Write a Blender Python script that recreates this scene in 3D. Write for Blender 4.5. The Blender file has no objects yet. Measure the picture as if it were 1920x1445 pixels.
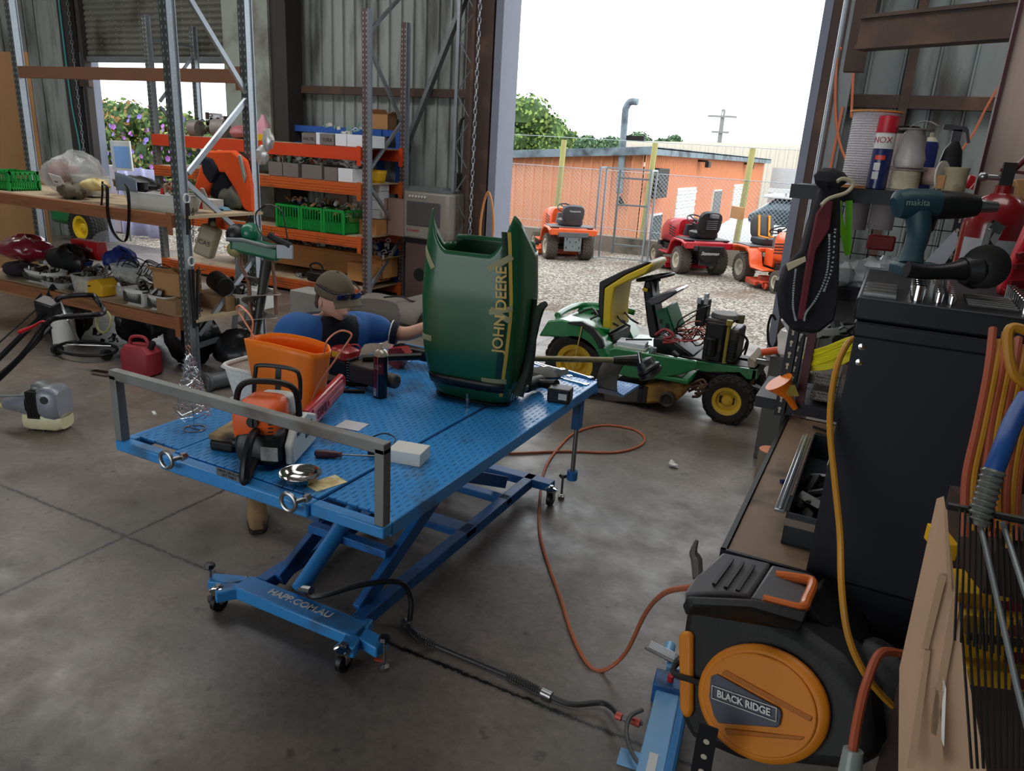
import bpy, math, random
from mathutils import Matrix, Vector, Euler
random.seed(7)
PI=math.pi
SC=bpy.context.scene
COL=SC.collection
V=Vector
# ---------------- camera model (image frame 1920x1445) ----------------
FL=1388.0; CX,CY=960.0,722.5; EYE=V((0,0,2.0))
_y=V((1695-CX,-(325-CY),-FL)).normalized()
_x=-V((-2000-CX,-(95-CY),-FL)).normalized()
_x=(_x-_y*_x.dot(_y)).normalized()
_z=_x.cross(_y)
CM=Matrix((_x,_y,_z))            # camera -> world
def ray(px,py): return CM@V((px-CX,-(py-CY),-FL))
def PZ(px,py,z=0.0):
    d=ray(px,py); return EYE+d*((z-EYE.z)/d.z)
def PY(px,py,y):
    d=ray(px,py); return EYE+d*(y/d.y)
def PX(px,py,x):
    d=ray(px,py); return EYE+d*(x/d.x)
def PD(px,py,dep): return EYE+ray(px,py)*(dep/FL)
cam=bpy.data.cameras.new('camera'); co=bpy.data.objects.new('camera',cam); COL.objects.link(co)
cam.sensor_fit='HORIZONTAL'; cam.sensor_width=36; cam.lens=36*FL/1920; cam.clip_start=.05; cam.clip_end=500
co.matrix_world=Matrix.Translation(EYE)@CM.to_4x4(); SC.camera=co
# ---------------- materials ----------------
def lin(c):
    if isinstance(c,str): c=tuple(int(c[i:i+2],16) for i in (0,2,4))
    r=[]
    for x in c[:3]:
        x/=255.0; r.append(x/12.92 if x<=.04045 else ((x+.055)/1.055)**2.4)
    return (*r,1)
_mc={}
def M(name,c,rough=.5,metal=0,var=.12,vs=9,bump=0,bs=60,coat=0,trans=0,dirt=None,da=.0,ds=4,emit=0,alpha=1,ior=1.45,stretch=None):
    if name in _mc: return _mc[name]
    m=bpy.data.materials.new(name); m.use_nodes=True; nt=m.node_tree; N=nt.nodes; L=nt.links
    b=N['Principled BSDF']; b.inputs['Roughness'].default_value=rough; b.inputs['Metallic'].default_value=metal
    b.inputs['Coat Weight'].default_value=coat; b.inputs['Coat Roughness'].default_value=.08
    b.inputs['Transmission Weight'].default_value=trans; b.inputs['Alpha'].default_value=alpha; b.inputs['IOR'].default_value=ior
    tc=N.new('ShaderNodeTexCoord'); co_=tc.outputs['Object']
    if stretch:
        mp=N.new('ShaderNodeMapping'); mp.inputs['Scale'].default_value=stretch; L.new(co_,mp.inputs[0]); co_=mp.outputs[0]
    def noise(s,d=4):
        n=N.new('ShaderNodeTexNoise'); n.inputs['Scale'].default_value=s; n.inputs['Detail'].default_value=d; L.new(co_,n.inputs[0]); return n
    n=noise(vs); C=lin(c)
    mx=N.new('ShaderNodeMix'); mx.data_type='RGBA'
    mx.inputs[6].default_value=tuple(x*(1-var) for x in C[:3])+(1,); mx.inputs[7].default_value=tuple(min(1,x*(1+var)) for x in C[:3])+(1,)
    L.new(n.outputs[0],mx.inputs[0]); out=mx.outputs[2]
    if dirt:
        n2=noise(ds,6); r=N.new('ShaderNodeValToRGB'); r.color_ramp.elements[0].position=.62-.3*da; r.color_ramp.elements[1].position=.78-.2*da
        L.new(n2.outputs[0],r.inputs[0]); m2=N.new('ShaderNodeMix'); m2.data_type='RGBA'; m2.inputs[7].default_value=lin(dirt)
        L.new(r.outputs[0],m2.inputs[0]); L.new(out,m2.inputs[6]); out=m2.outputs[2]
    L.new(out,b.inputs['Base Color'])
    if bump:
        n3=noise(bs,3); bm=N.new('ShaderNodeBump'); bm.inputs['Strength'].default_value=bump; bm.inputs['Distance'].default_value=.01
        L.new(n3.outputs[0],bm.inputs['Height']); L.new(bm.outputs[0],b.inputs['Normal'])
    if emit:
        b.inputs['Emission Color'].default_value=C; b.inputs['Emission Strength'].default_value=emit
    _mc[name]=m; return m
# ---------------- mesh builder ----------------
def rotm(r):
    if r is None: return Matrix.Identity(3)
    if isinstance(r,Matrix): return r.to_3x3()
    if isinstance(r,(int,float)): return Matrix.Rotation(r,3,'Z')
    return Euler(r).to_matrix()
def smooth(pts,k=6,closed=False):
    pts=[V(p) for p in pts]; n=len(pts); out=[]
    if n<3: return pts
    rng=range(n if closed else n-1)
    for i in rng:
        if closed: a,b,c,d=pts[i-1],pts[i],pts[(i+1)%n],pts[(i+2)%n]
        else: a,b,c,d=pts[max(i-1,0)],pts[i],pts[i+1],pts[min(i+2,n-1)]
        for j in range(k):
            t=j/k; t2=t*t; t3=t2*t
            out.append(.5*((2*b)+(c-a)*t+(2*a-5*b+4*c-d)*t2+(3*b-a-3*c+d)*t3))
    if not closed: out.append(pts[-1])
    return out
class MB:
    def __init__(s): s.v=[]; s.f=[]; s.m=[]; s.T=Matrix()
    def at(s,loc=(0,0,0),r=None,sc=1):
        s.T=Matrix.Translation(V(loc))@rotm(r).to_4x4()@Matrix.Diagonal((*( (sc,)*3 if isinstance(sc,(int,float)) else sc),1)); return s
    def add(s,vs,fs,mi=0):
        o=len(s.v); s.v+=[s.T@V(p) for p in vs]; s.f+=[[i+o for i in f] for f in fs]; s.m+=[mi]*len(fs); return s
    def box(s,c,d,r=None,mi=0,taper=1):
        R=rotm(r); c=V(c); x,y,z=[a/2 for a in d]
        vs=[c+R@V((i*x*(taper if k<0 else 1),j*y*(taper if k<0 else 1),k*z)) for k in (-1,1) for j in (-1,1) for i in (-1,1)]
        return s.add(vs,[(0,2,3,1),(4,5,7,6),(0,1,5,4),(2,6,7,3),(0,4,6,2),(1,3,7,5)],mi)
    def b2(s,a,b,mi=0):   # box from corner to corner
        a=V(a);b=V(b); return s.box((a+b)/2,[abs(q) for q in (b-a)],None,mi)
    def bar(s,a,b,w,h,up=(0,0,1),mi=0):
        a=V(a);b=V(b);d=(b-a).normalized(); u=V(up)
        x=d.cross(u)
        if x.length<1e-4: x=d.cross(V((0,1,0)))
        x.normalize(); u=x.cross(d)
        vs=[p+x*(i*w/2)+u*(j*h/2) for p in (a,b) for j in (-1,1) for i in (-1,1)]
        return s.add(vs,[(0,1,3,2),(4,6,7,5),(0,4,5,1),(2,3,7,6),(0,2,6,4),(1,5,7,3)],mi)
    def tube(s,pts,r,n=8,closed=False,caps=True,mi=0,sm=0,flat=None):
        pts=smooth(pts,sm,closed) if sm else [V(p) for p in pts]
        N=len(pts); rs=r if isinstance(r,(list,tuple)) else None
        vs=[];fs=[]; u=None
        for i,p in enumerate(pts):
            if closed: d=pts[(i+1)%N]-pts[i-1]
            else: d=pts[min(i+1,N-1)]-pts[max(i-1,0)]
            if d.length<1e-9: d=V((0,0,1))
            d.normalize()
            if u is None:
                u=d.cross(V((0,0,1)))
                if u.length<.05: u=d.cross(V((1,0,0)))
            else: u=u-d*u.dot(d)
            if u.length<1e-6: u=d.orthogonal()
            u.normalize(); w=d.cross(u)
            if rs:
                t=i/(N-1)*(len(rs)-1); k=min(int(t),len(rs)-2); q=rs[k]*(1-(t-k))+rs[k+1]*(t-k)
            else: q=r
            fl=flat or 1
            for j in range(n):
                a=2*PI*j/n; vs.append(p+u*(math.cos(a)*q)+w*(math.sin(a)*q*fl))
        for i in range(N if closed else N-1):
            for j in range(n):
                a=i*n+j; b=i*n+(j+1)%n; c=((i+1)%N)*n+(j+1)%n; d=((i+1)%N)*n+j
                fs.append((a,b,c,d))
        if caps and not closed: fs+= [tuple(range(n-1,-1,-1)),tuple((N-1)*n+j for j in range(n))]
        return s.add(vs,fs,mi)
    def cyl(s,a,b,r,r2=None,n=20,mi=0,caps=True):
        return s.tube([a,b],[r,r if r2 is None else r2],n,caps=caps,mi=mi)
    def lathe(s,prof,c=(0,0,0),ax=(0,0,1),n=24,mi=0,sx=1,sy=1):
        cl=(V(prof[0])-V(prof[-1])).length<1e-6
        Q=V((0,0,1)).rotation_difference(V(ax).normalized()).to_matrix(); c=V(c); vs=[];fs=[]
        for r,z in prof:
            for j in range(n):
                a=2*PI*j/n; vs.append(c+Q@V((r*math.cos(a)*sx,r*math.sin(a)*sy,z)))
        for i in range(len(prof)-1):
            for j in range(n):
                fs.append((i*n+j,i*n+(j+1)%n,(i+1)*n+(j+1)%n,(i+1)*n+j))
        if prof[0][0]>1e-5 and not cl: fs.append(tuple(range(n-1,-1,-1)))
        if prof[-1][0]>1e-5 and not cl: fs.append(tuple((len(prof)-1)*n+j for j in range(n)))
        return s.add(vs,fs,mi)
    def prism(s,poly,d,o=(0,0,0),ux=(1,0,0),uy=(0,1,0),mi=0):   # poly in plane ux,uy, extruded +-d/2 along ux x uy
        o=V(o);ux=V(ux).normalized();uy=V(uy).normalized();w=ux.cross(uy); n=len(poly)
        if sum(poly[i][0]*poly[(i+1)%n][1]-poly[(i+1)%n][0]*poly[i][1] for i in range(n))<0: poly=poly[::-1]
        vs=[o+ux*p[0]+uy*p[1]+w*k for k in (-d/2,d/2) for p in poly]
        return s.add(vs,[tuple(range(n-1,-1,-1)),tuple(range(n,2*n))]+[(i,(i+1)%n,n+(i+1)%n,n+i) for i in range(n)],mi)
    def grid(s,fn,nu,nv,mi=0,cu=False):
        vs=[fn(i/nu,j/nv) for i in range(nu+(0 if cu else 1)) for j in range(nv+1)]
        fs=[]; NU=nu if cu else nu+1
        for i in range(nu):
            for j in range(nv):
                a=i*(nv+1)+j; b=((i+1)%NU)*(nv+1)+j; fs.append((a,b,b+1,a+1))
        return s.add(vs,fs,mi)
    def sph(s,c,r,n=14,m=9,rot=None,mi=0,jit=0):
        r=(r,)*3 if isinstance(r,(int,float)) else r; R=rotm(rot); c=V(c); vs=[c+R@V((0,0,-r[2]))];fs=[]
        for i in range(1,m):
            t=PI*i/m-PI/2
            for j in range(n):
                a=2*PI*j/n; q=1+random.uniform(-jit,jit)
                vs.append(c+R@V((r[0]*math.cos(t)*math.cos(a)*q,r[1]*math.cos(t)*math.sin(a)*q,r[2]*math.sin(t)*q)))
        vs.append(c+R@V((0,0,r[2]))); e=len(vs)-1
        for j in range(n):
            fs.append((0,1+(j+1)%n,1+j)); fs.append((e,e-n+j,e-n+(j+1)%n))
            for i in range(m-2):
                a=1+i*n+j;b=1+i*n+(j+1)%n; fs.append((a,b,b+n,a+n))
        return s.add(vs,fs,mi)
    def build(s,name,mat,parent=None,world=False,ang=35,bev=0,sub=0,solid=0):
        me=bpy.data.meshes.new(name)
        vs=s.v
        if parent is not None and world:
            inv=WM[parent.name].inverted(); vs=[inv@p for p in vs]
        me.from_pydata([tuple(p) for p in vs],[],s.f)
        mats=mat if isinstance(mat,(list,tuple)) else [mat]
        for m in mats: me.materials.append(m)
        if len(mats)>1: me.polygons.foreach_set('material_index',s.m)
        me.update()
        if ang: me.shade_smooth(); me.set_sharp_from_angle(angle=math.radians(ang))
        o=bpy.data.objects.new(name,me); COL.objects.link(o)
        if parent is not None: o.parent=parent; WM[o.name]=WM[parent.name]
        else: WM[o.name]=Matrix()
        if solid: md=o.modifiers.new('s','SOLIDIFY'); md.thickness=solid; md.offset=0
        if bev: md=o.modifiers.new('b','BEVEL'); md.width=bev; md.segments=2; md.limit_method='ANGLE'; md.angle_limit=math.radians(40); md.harden_normals=False
        if sub: md=o.modifiers.new('u','SUBSURF'); md.levels=sub; md.render_levels=sub
        return o
WM={}
def tag(o,label,cat,group=None,kind=None):
    if label: o['label']=label
    if cat: o['category']=cat
    if group: o['group']=group
    if kind: o['kind']=kind
    return o
def thing(name,label,cat,loc=(0,0,0),rz=0,group=None,rot=None,sc=1):
    o=bpy.data.objects.new(name,None); COL.objects.link(o); o.empty_display_size=.1
    o.location=loc; o.rotation_euler=rot or (0,0,rz); o.scale=(sc,)*3
    WM[o.name]=Matrix.Translation(V(loc))@Euler(rot or (0,0,rz)).to_matrix().to_4x4()@Matrix.Diagonal((sc,sc,sc,1))
    return tag(o,label,cat,group)
def dup(r,loc=None,rz=None,label=None,rot=None,sc=None,mats=None):
    c=r.copy(); COL.objects.link(c)
    if loc is not None: c.location=loc
    if rz is not None: c.rotation_euler=(0,0,rz)
    if rot is not None: c.rotation_euler=rot
    if sc is not None: c.scale=(sc,)*3 if isinstance(sc,(int,float)) else sc
    if label: c['label']=label
    def rec(a,b):
        for ch in a.children:
            d=ch.copy(); COL.objects.link(d); d.parent=b; rec(ch,d)
    rec(r,c); return c
def struct(o): o['kind']='structure'; return o
def text(body,size,mat,o,ux,uy,parent=None,world=False,name='lettering',depth=.0006,bold=0,sx=1,shear=0,align='CENTER'):
    cu=bpy.data.curves.new('t','FONT'); cu.body=body; cu.size=size; cu.extrude=depth; cu.offset=bold; cu.align_x=align; cu.align_y='CENTER'; cu.shear=shear
    t=bpy.data.objects.new('t',cu); COL.objects.link(t)
    dg=bpy.context.evaluated_depsgraph_get(); me=bpy.data.meshes.new_from_object(t.evaluated_get(dg))
    bpy.data.objects.remove(t); bpy.data.curves.remove(cu)
    ux=V(ux).normalized(); uy=V(uy); uy=(uy-ux*uy.dot(ux)).normalized(); w=ux.cross(uy)
    mb=MB(); o=V(o)
    mb.add([o+ux*(v.co.x*sx)+uy*v.co.y+w*v.co.z for v in me.vertices],[tuple(p.vertices) for p in me.polygons])
    bpy.data.meshes.remove(me)
    return mb.build(name,mat,parent,world,ang=0)
# ---------------- render look, sky, light ----------------
SC.view_settings.view_transform='Standard'; SC.view_settings.look='None'; SC.view_settings.gamma=1; SC.view_settings.use_curve_mapping=False
SC.view_settings.exposure=0.12
w=bpy.data.worlds.new('sky'); SC.world=w; w.use_nodes=True
bg=w.node_tree.nodes['Background']; bg.inputs[0].default_value=(.93,.97,1,1); bg.inputs[1].default_value=2.8
YD=8.68      # door wall plane
def area(name,loc,rot,sx,sy,e,col=(1,1,1),portal=False):
    l=bpy.data.lights.new(name,'AREA'); l.shape='RECTANGLE'; l.size=sx; l.size_y=sy; l.energy=e; l.color=col
    o=bpy.data.objects.new(name,l); COL.objects.link(o); o.location=loc; o.rotation_euler=rot
    if portal: l.cycles.is_portal=True
    return o
area('door_portal',(-2.7,YD+.02,2.5),(-PI/2,0,0),3.5,5.0,1,portal=True)
area('roller_opening_portal',(-10.6,YD+.02,1.5),(-PI/2,0,0),3.4,3.0,1,portal=True)
area('roof_fill',(-6,4.6,5.3),(0,0,0),8,1.2,150,(1,.98,.95))  # added fill lights hung under the roof, no skylight sheets are built
area('roof_fill',(-.6,2.2,5.3),(0,0,0),4,1.2,50,(1,.98,.95))  # second added fill under the roof
area('roof_fill',(-11.2,5.2,5.3),(0,0,0),3,1.2,90,(1,.98,.95))  # added fill to brighten the left wall
area('roof_fill',(2.2,6.3,5.3),(0,0,0),3,1.2,70,(1,.98,.95))  # added fill to brighten the right wall panels
area('rear_fill',(-4.5,-5.2,2.3),(PI/2,0,0),6,3.2,28,(.92,.96,1))  # added interior fill from behind the camera, out of view
# ---------------- materials ----------------
GAL=M('galvanised',(168,176,184),.38,.75,.12,14)
GALD=M('galvanised_dull',(128,134,136),.5,.6,.18,10)
BLK=M('black_plastic',(22,22,24),.42,0,.2,12)
RUB=M('rubber',(34,32,31),.85,0,.25,20,bump=.3,bs=90)
STEEL=M('steel',(150,150,150),.3,.9,.15,12)
CHROME=M('chrome',(215,215,215),.12,1,.03,5)
DARKM=M('dark_metal',(38,36,35),.5,.5,.25,12)
BLUE=M('lift_blue',(50,136,204),.42,0,.10,5,dirt=(60,84,104),da=.12,ds=5,coat=.2)
WHT=M('white_plastic',(214,214,210),.5,0,.06,8)
RED=M('red_plastic',(178,30,36),.4,0,.15,8)
ORG=M('orange_beam',(196,92,34),.55,0,.15,6,dirt=(120,66,40),da=.3,ds=3)
REDB=M('red_orange_beam',(205,66,28),.5,0,.12,6)
CARD=M('cardboard',(176,132,88),.85,0,.1,5)
WOOD=M('particle_board',(178,158,128),.8,0,.12,10,dirt=(120,104,84),da=.3,ds=4)
PINE=M('pine_wood',(196,140,84),.7,0,.18,4,stretch=(1,8,8))
BRN=M('brown_steel',(78,62,56),.6,.2,.2,4,dirt=(110,84,66),da=.3,ds=3)
CONC=M('old_concrete',(128,122,112),.9,0,.2,3,bump=.4,bs=20,dirt=(70,66,60),da=.4,ds=2)
YEL=M('yellow_paint',(226,178,24),.45,0,.1,8)
WPAP=M('white_box',(226,230,236),.7,0,.04,5)
# floor material: worn concrete, joints, oil stains
def floor_mat():
    m=bpy.data.materials.new('shed_concrete'); m.use_nodes=True; nt=m.node_tree; N=nt.nodes; L=nt.links; b=N['Principled BSDF']
    tc=N.new('ShaderNodeTexCoord'); o=tc.outputs['Object']
    def noise(s,d=6,r=.55,inp=None):
        n=N.new('ShaderNodeTexNoise'); n.inputs['Scale'].default_value=s; n.inputs['Detail'].default_value=d; n.inputs['Roughness'].default_value=r; L.new(inp or o,n.inputs[0]); return n
    def ramp(i,ps):
        r=N.new('ShaderNodeValToRGB'); e=r.color_ramp.elements
        while len(e)<len(ps): e.new(.5)
        for k,(p,c) in enumerate(ps): e[k].position=p; e[k].color=lin(c) if max(c)>1 else (*c,1)
        L.new(i,r.inputs[0]); return r
    def mix(f,a,c2,t='MIX'):
        x=N.new('ShaderNodeMix'); x.data_type='RGBA'; x.blend_type=t; L.new(f,x.inputs[0]) if not isinstance(f,float) else None
        if isinstance(f,float): x.inputs[0].default_value=f
        L.new(a,x.inputs[6]); L.new(c2,x.inputs[7]) if not isinstance(c2,tuple) else None
        if isinstance(c2,tuple): x.inputs[7].default_value=lin(c2)
        return x.outputs[2]
    base=ramp(noise(1.1,8,.6).outputs[0],[(.25,(80,74,68)),(.5,(120,111,103)),(.75,(152,141,132))]).outputs[0]
    fine=ramp(noise(26,8,.7).outputs[0],[(.3,(.62,.6,.58)),(.7,(1,1,1))]).outputs[0]
    c=mix(1.0,base,fine,'MULTIPLY')
    mp=N.new('ShaderNodeMapping'); mp.inputs['Scale'].default_value=(1.2,5,1); mp.inputs['Rotation'].default_value=(0,0,.5); L.new(o,mp.inputs[0])
    c=mix(ramp(noise(3,5,.6,mp.outputs[0]).outputs[0],[(.55,(0,0,0)),(.75,(.35,.35,.35))]).outputs[0],c,(96,88,82))
    st=ramp(noise(.75,4,.5).outputs[0],[(.52,(0,0,0)),(.66,(.75,.75,.75))]); c=mix(st.outputs[0],c,(70,64,58))
    sp=ramp(noise(9,3,.5).outputs[0],[(.66,(0,0,0)),(.72,(.6,.6,.6))]); c=mix(sp.outputs[0],c,(52,48,45))
    # joints
    sx=N.new('ShaderNodeSeparateXYZ'); L.new(o,sx.inputs[0]); wob=noise(22,8,.8)
    def joint(axis,pos,wd):
        def mth(op,a,b_=None):
            q=N.new('ShaderNodeMath'); q.operation=op
            for k,v in enumerate((a,b_)):
                if v is None: continue
                if isinstance(v,(int,float)): q.inputs[k].default_value=v
                else: L.new(v,q.inputs[k])
            return q.outputs[0]
        a=mth('SUBTRACT',sx.outputs[axis],pos); ww=mth('MULTIPLY',mth('SUBTRACT',wob.outputs[0],.5),.07); a=mth('ABSOLUTE',mth('ADD',a,ww)); return mth('LESS_THAN',a,wd), mth('LESS_THAN',a,wd*2.2)
    for ax,ps in ((0,-3.19),(1,2.16)):
        j,j2=joint(ax,ps,.008); 
        q=N.new('ShaderNodeMath'); q.operation='MULTIPLY'; L.new(j2,q.inputs[0]); q.inputs[1].default_value=.4; c=mix(q.outputs[0],c,(60,55,50)); c=mix(j,c,(16,15,14))
    L.new(c,b.inputs['Base Color'])
    rr=ramp(noise(5,6,.6).outputs[0],[(.3,(.26,.26,.26)),(.7,(.52,.52,.52))]); L.new(rr.outputs[0],b.inputs['Roughness'])
    bm=N.new('ShaderNodeBump'); bm.inputs['Strength'].default_value=.25; bm.inputs['Distance'].default_value=.004; L.new(noise(30,8,.7).outputs[0],bm.inputs['Height']); L.new(bm.outputs[0],b.inputs['Normal'])
    return m
def gravel_mat(name,c1,c2,sc,leaf=None):
    m=bpy.data.materials.new(name); m.use_nodes=True; nt=m.node_tree; N=nt.nodes; L=nt.links; b=N['Principled BSDF']; b.inputs['Roughness'].default_value=.95
    tc=N.new('ShaderNodeTexCoord'); vo=N.new('ShaderNodeTexVoronoi'); vo.inputs['Scale'].default_value=sc; L.new(tc.outputs['Object'],vo.inputs[0])
    r=N.new('ShaderNodeValToRGB'); r.color_ramp.elements[0].color=lin(c1); r.color_ramp.elements[1].color=lin(c2)
    sp=N.new('ShaderNodeSeparateColor'); L.new(vo.outputs['Color'],sp.inputs[0]); L.new(sp.outputs[0],r.inputs[0]); out=r.outputs[0]
    d=N.new('ShaderNodeValToRGB'); d.color_ramp.elements[0].position=.25; d.color_ramp.elements[0].color=(1,1,1,1); d.color_ramp.elements[1].position=.75; d.color_ramp.elements[1].color=(.3,.28,.25,1); L.new(vo.outputs['Distance'],d.inputs[0])
    mm=N.new('ShaderNodeMix'); mm.data_type='RGBA'; mm.blend_type='MULTIPLY'; mm.inputs[0].default_value=1; L.new(out,mm.inputs[6]); L.new(d.outputs[0],mm.inputs[7]); out=mm.outputs[2]
    if leaf:
        n=N.new('ShaderNodeTexNoise'); n.inputs['Scale'].default_value=.8; n.inputs['Detail'].default_value=8; L.new(tc.outputs['Object'],n.inputs[0])
        q=N.new('ShaderNodeValToRGB'); q.color_ramp.elements[0].position=.5; q.color_ramp.elements[1].position=.68; q.color_ramp.elements[1].color=(.8,.8,.8,1); L.new(n.outputs[0],q.inputs[0])
        m3=N.new('ShaderNodeMix'); m3.data_type='RGBA'; L.new(q.outputs[0],m3.inputs[0]); L.new(out,m3.inputs[6]); m3.inputs[7].default_value=lin(leaf); out=m3.outputs[2]
    L.new(out,b.inputs['Base Color']); bm=N.new('ShaderNodeBump'); bm.invert=True; bm.inputs['Strength'].default_value=1; bm.inputs['Distance'].default_value=.02; L.new(vo.outputs['Distance'],bm.inputs['Height']); L.new(bm.outputs[0],b.inputs['Normal'])
    return m
# ---------------- shed shell ----------------
struct(MB().b2((-16,-6,-.2),(6,YD+.1,0)).build('floor',floor_mat(),ang=0))
struct(MB().b2((-60,YD+.1,-.25),(40,15.62,-.02)).build('ground_gravel',gravel_mat('gravel',(112,106,98),(220,210,196),26,(104,84,66)),ang=0))
struct(MB().b2((-90,15.85,-1.4),(60,80,-1.25)).build('ground_yard',gravel_mat('yard',(90,92,80),(130,132,120),9),ang=0))
def clad(x0,x1,z0,z1,y,mb=None,pitch=.19,d=.035,axis='x'):
    mb=mb or MB(); x=x0; pts=[]; k=pitch-.18
    while x<x1-1e-6:
        for dx,dy in ((0,0),(.145+k,0),(.155+k,d),(.18+k-.01,d)):
            if x+dx<=x1: pts.append((x+dx,dy))
        x+=pitch
    pts.append((x1,pts[-1][1]))
    vs=[];fs=[]
    for px,dy in pts:
        for z in (z0,z1): vs.append((px,y-dy,z) if axis=='x' else (y-dy,px,z))
    n=len(pts)
    fs=[(2*i,2*i+2,2*i+3,2*i+1) for i in range(n-1)]
    return mb.add(vs,fs)
CL=M('clad_steel',(160,166,162),.55,.25,.15,3,dirt=(92,92,88),da=.5,ds=1.4,stretch=(3,3,.6))
CLR=M('clad_steel_right',(140,148,148),.55,.25,.15,3,dirt=(78,76,72),da=.5,ds=1.4,stretch=(3,3,.6))
HT=5.6
XJ0,XJ1=-4.46,-.98
mb=MB(); clad(-13.6,-12.55,0,HT,YD,mb); clad(-12.55,-8.95,2.98,HT,YD,mb); clad(-8.95,XJ0-.12,0,HT,YD,mb)
struct(mb.build('wall_front',CL,ang=0,solid=.002))
struct(clad(XJ1+.2,6,0,HT,YD,pitch=.30,d=.045).build('wall_front_right',CLR,ang=0,solid=.002))
struct(clad(-6,YD,0,HT,-13.6,axis='y').build('wall_left',CL,ang=0,solid=.002))
struct(MB().b2((6,-6,0),(6.05,YD,HT)).build('wall_right',CLR,ang=0))
mb=MB(); mb.b2((-16,-6.05,3.9),(6,-6,HT)); mb.b2((-16,-6.05,0),(-8,-6,3.9)); mb.b2((-1,-6.05,0),(6,-6,3.9)); struct(mb.build('wall_back',CLR,ang=0))
struct(MB().b2((XJ0-.2,YD-.02,5.0),(XJ1+.2,YD+.05,HT)).build('trim_1',BRN,ang=0))
struct(MB().b2((-16,-6,HT),(6.1,YD+.4,HT+.06)).build('ceiling',M('roof_sheet',(120,122,120),.7,.2,.1,3),ang=0))
# girts
mb=MB()
for z in (2.62,): mb.b2((-12.3,YD-.12,z-.05),(-12.55,YD-.04,z+.05)); mb.b2((-8.95,YD-.13,z-.05),(XJ0-.2,YD-.045,z+.05)); 
struct(mb.build('trim_2',BRN,ang=0))
struct(MB().b2((XJ1+.25,YD-.13,2.6),(5.9,YD-.045,2.72)).build('trim_3',BRN,ang=0))
# left roller door
LAV=M('lavender_jamb',(128,134,150),.6,0,.1,4)
struct(MB().b2((-12.62,YD-.02,0),(-12.34,YD+.12,3.1)).build('trim_4',LAV,ang=0))
struct(MB().b2((-12.85,YD-.16,0),(-12.6,YD-.04,4.9)).b2((-12.42,YD-.14,0),(-12.33,YD-.02,4.9)).build('trim_5',M('dark_frame',(56,52,50),.7,.1,.2,3),ang=0))
struct(MB().b2((-8.98,YD-.16,0),(-8.8,YD-.02,4.9)).build('trim_6',M('dark_frame',(56,52,50)),ang=0))
def slats(x0,x1,z0,z1,y):
    mb=MB(); n=int((z1-z0)/.085); vs=[];fs=[]; k=0
    prof=[(0,z0)]
    for i in range(n):
        z=z0+i*.085
        prof+= [(-.004,z+.004),(-.028,z+.02),(-.032,z+.045),(-.022,z+.07),(-.002,z+.08)]
    for dy,z in prof:
        vs+= [(x0,y+dy,z),(x1,y+dy,z)]
    fs=[(2*i,2*i+1,2*i+3,2*i+2) for i in range(len(prof)-1)]
    return mb.add(vs,fs)
rd=thing('roller_door','grey ribbed roller door half open above the flowering hedge view at the left','roller door',(-10.65,YD-.03,2.95)); rd['kind']='structure'
slats(-12.4,-8.9,3.04,HT-.02,YD-.03).build('curtain',M('slat_steel',(112,112,104),.6,.3,.15,4,dirt=(70,66,58),da=.5,ds=2),rd,True,ang=60)
MB().b2((-12.4,YD-.09,2.95),(-8.9,YD-.02,3.04)).build('bottom_rail',GALD,rd,True,bev=.01)
# columns
PST=M('pillar_paint',(150,158,148),.7,0,.2,3,dirt=(104,102,92),da=.5,ds=2)
c=MB(); c.b2((-8.78,YD-.5,0),(-8.42,YD-.44,HT)); c.b2((-8.38,YD-.44,0),(-8.0,YD-.12,HT)); struct(c.build('trim_7',PST,ang=0))
struct(MB().b2((-8.0,YD-.4,0),(-7.72,YD-.1,HT)).build('trim_8',M('dark_frame',(56,52,50)),ang=0))
# diagonal wall brace
struct(MB().bar(PY(755,290,YD-.2),PY(895,-60,YD-.2),.09,.05).build('trim_9',GALD,ang=0))
struct(MB().cyl(PY(900,0,YD-.2),PY(885,320,YD-.2)+V((0,0,-1.2)),.03).build('trim_10',BRN))
# left jamb of the big door
mb=MB(); mb.b2((XJ0-.5,YD-.3,0),(XJ0-.1,YD-.05,5)); mb.b2((XJ0-.22,YD-.35,0),(XJ0-.12,YD+.06,5)); struct(mb.build('trim_11',BRN,ang=0))
struct(MB().b2((XJ0-.1,YD-.34,0),(XJ0,YD+.1,5)).build('trim_12',LAV,ang=0))
tr=thing('lattice_door_track','dark lattice strut with perforated angle standing beside the left door jamb','lattice strut',(-4.85,YD-.45,0))
xa,xb=-4.99,-4.78; yj=YD-.45
MB().b2((xa-.02,yj-.02,0),(xa+.02,yj+.02,5.2)).build('perforated_angle',GAL,tr,True)
MB().b2((xb-.02,yj-.02,0),(xb+.02,yj+.02,5.2)).build('rail',BRN,tr,True)
mb=MB(); z=.2; k=0
while z<5: mb.cyl((xa,yj,z),(xb,yj,z+.3),.009,n=5) if k%2==0 else mb.cyl((xb,yj,z),(xa,yj,z+.3),.009,n=5); z+=.3;k+=1
mb.build('lattice',GALD,tr,True)
def chain(mb,a,b,pitch=.05,r=.004,w=.012):
    a=V(a);b=V(b); d=(b-a); n=max(2,int(d.length/pitch)); d.normalize(); u=d.orthogonal().normalized(); v=d.cross(u)
    for i in range(n):
        c=a+d*(pitch*(i+.5)); q=u if i%2 else v
        mb.tube([c+d*(pitch*.62*math.cos(t))+q*(w*math.sin(t)) for t in [k*PI/3 for k in range(6)]],r,4,closed=True)
    return mb
tag(chain(MB(),(-4.64,yj-.12,5.58),(-4.66,yj-.12,.9),.07,.006,.018).build('hoist_chain',GAL),'long galvanised chain hanging beside the left jamb of the big doorway','chain')
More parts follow.
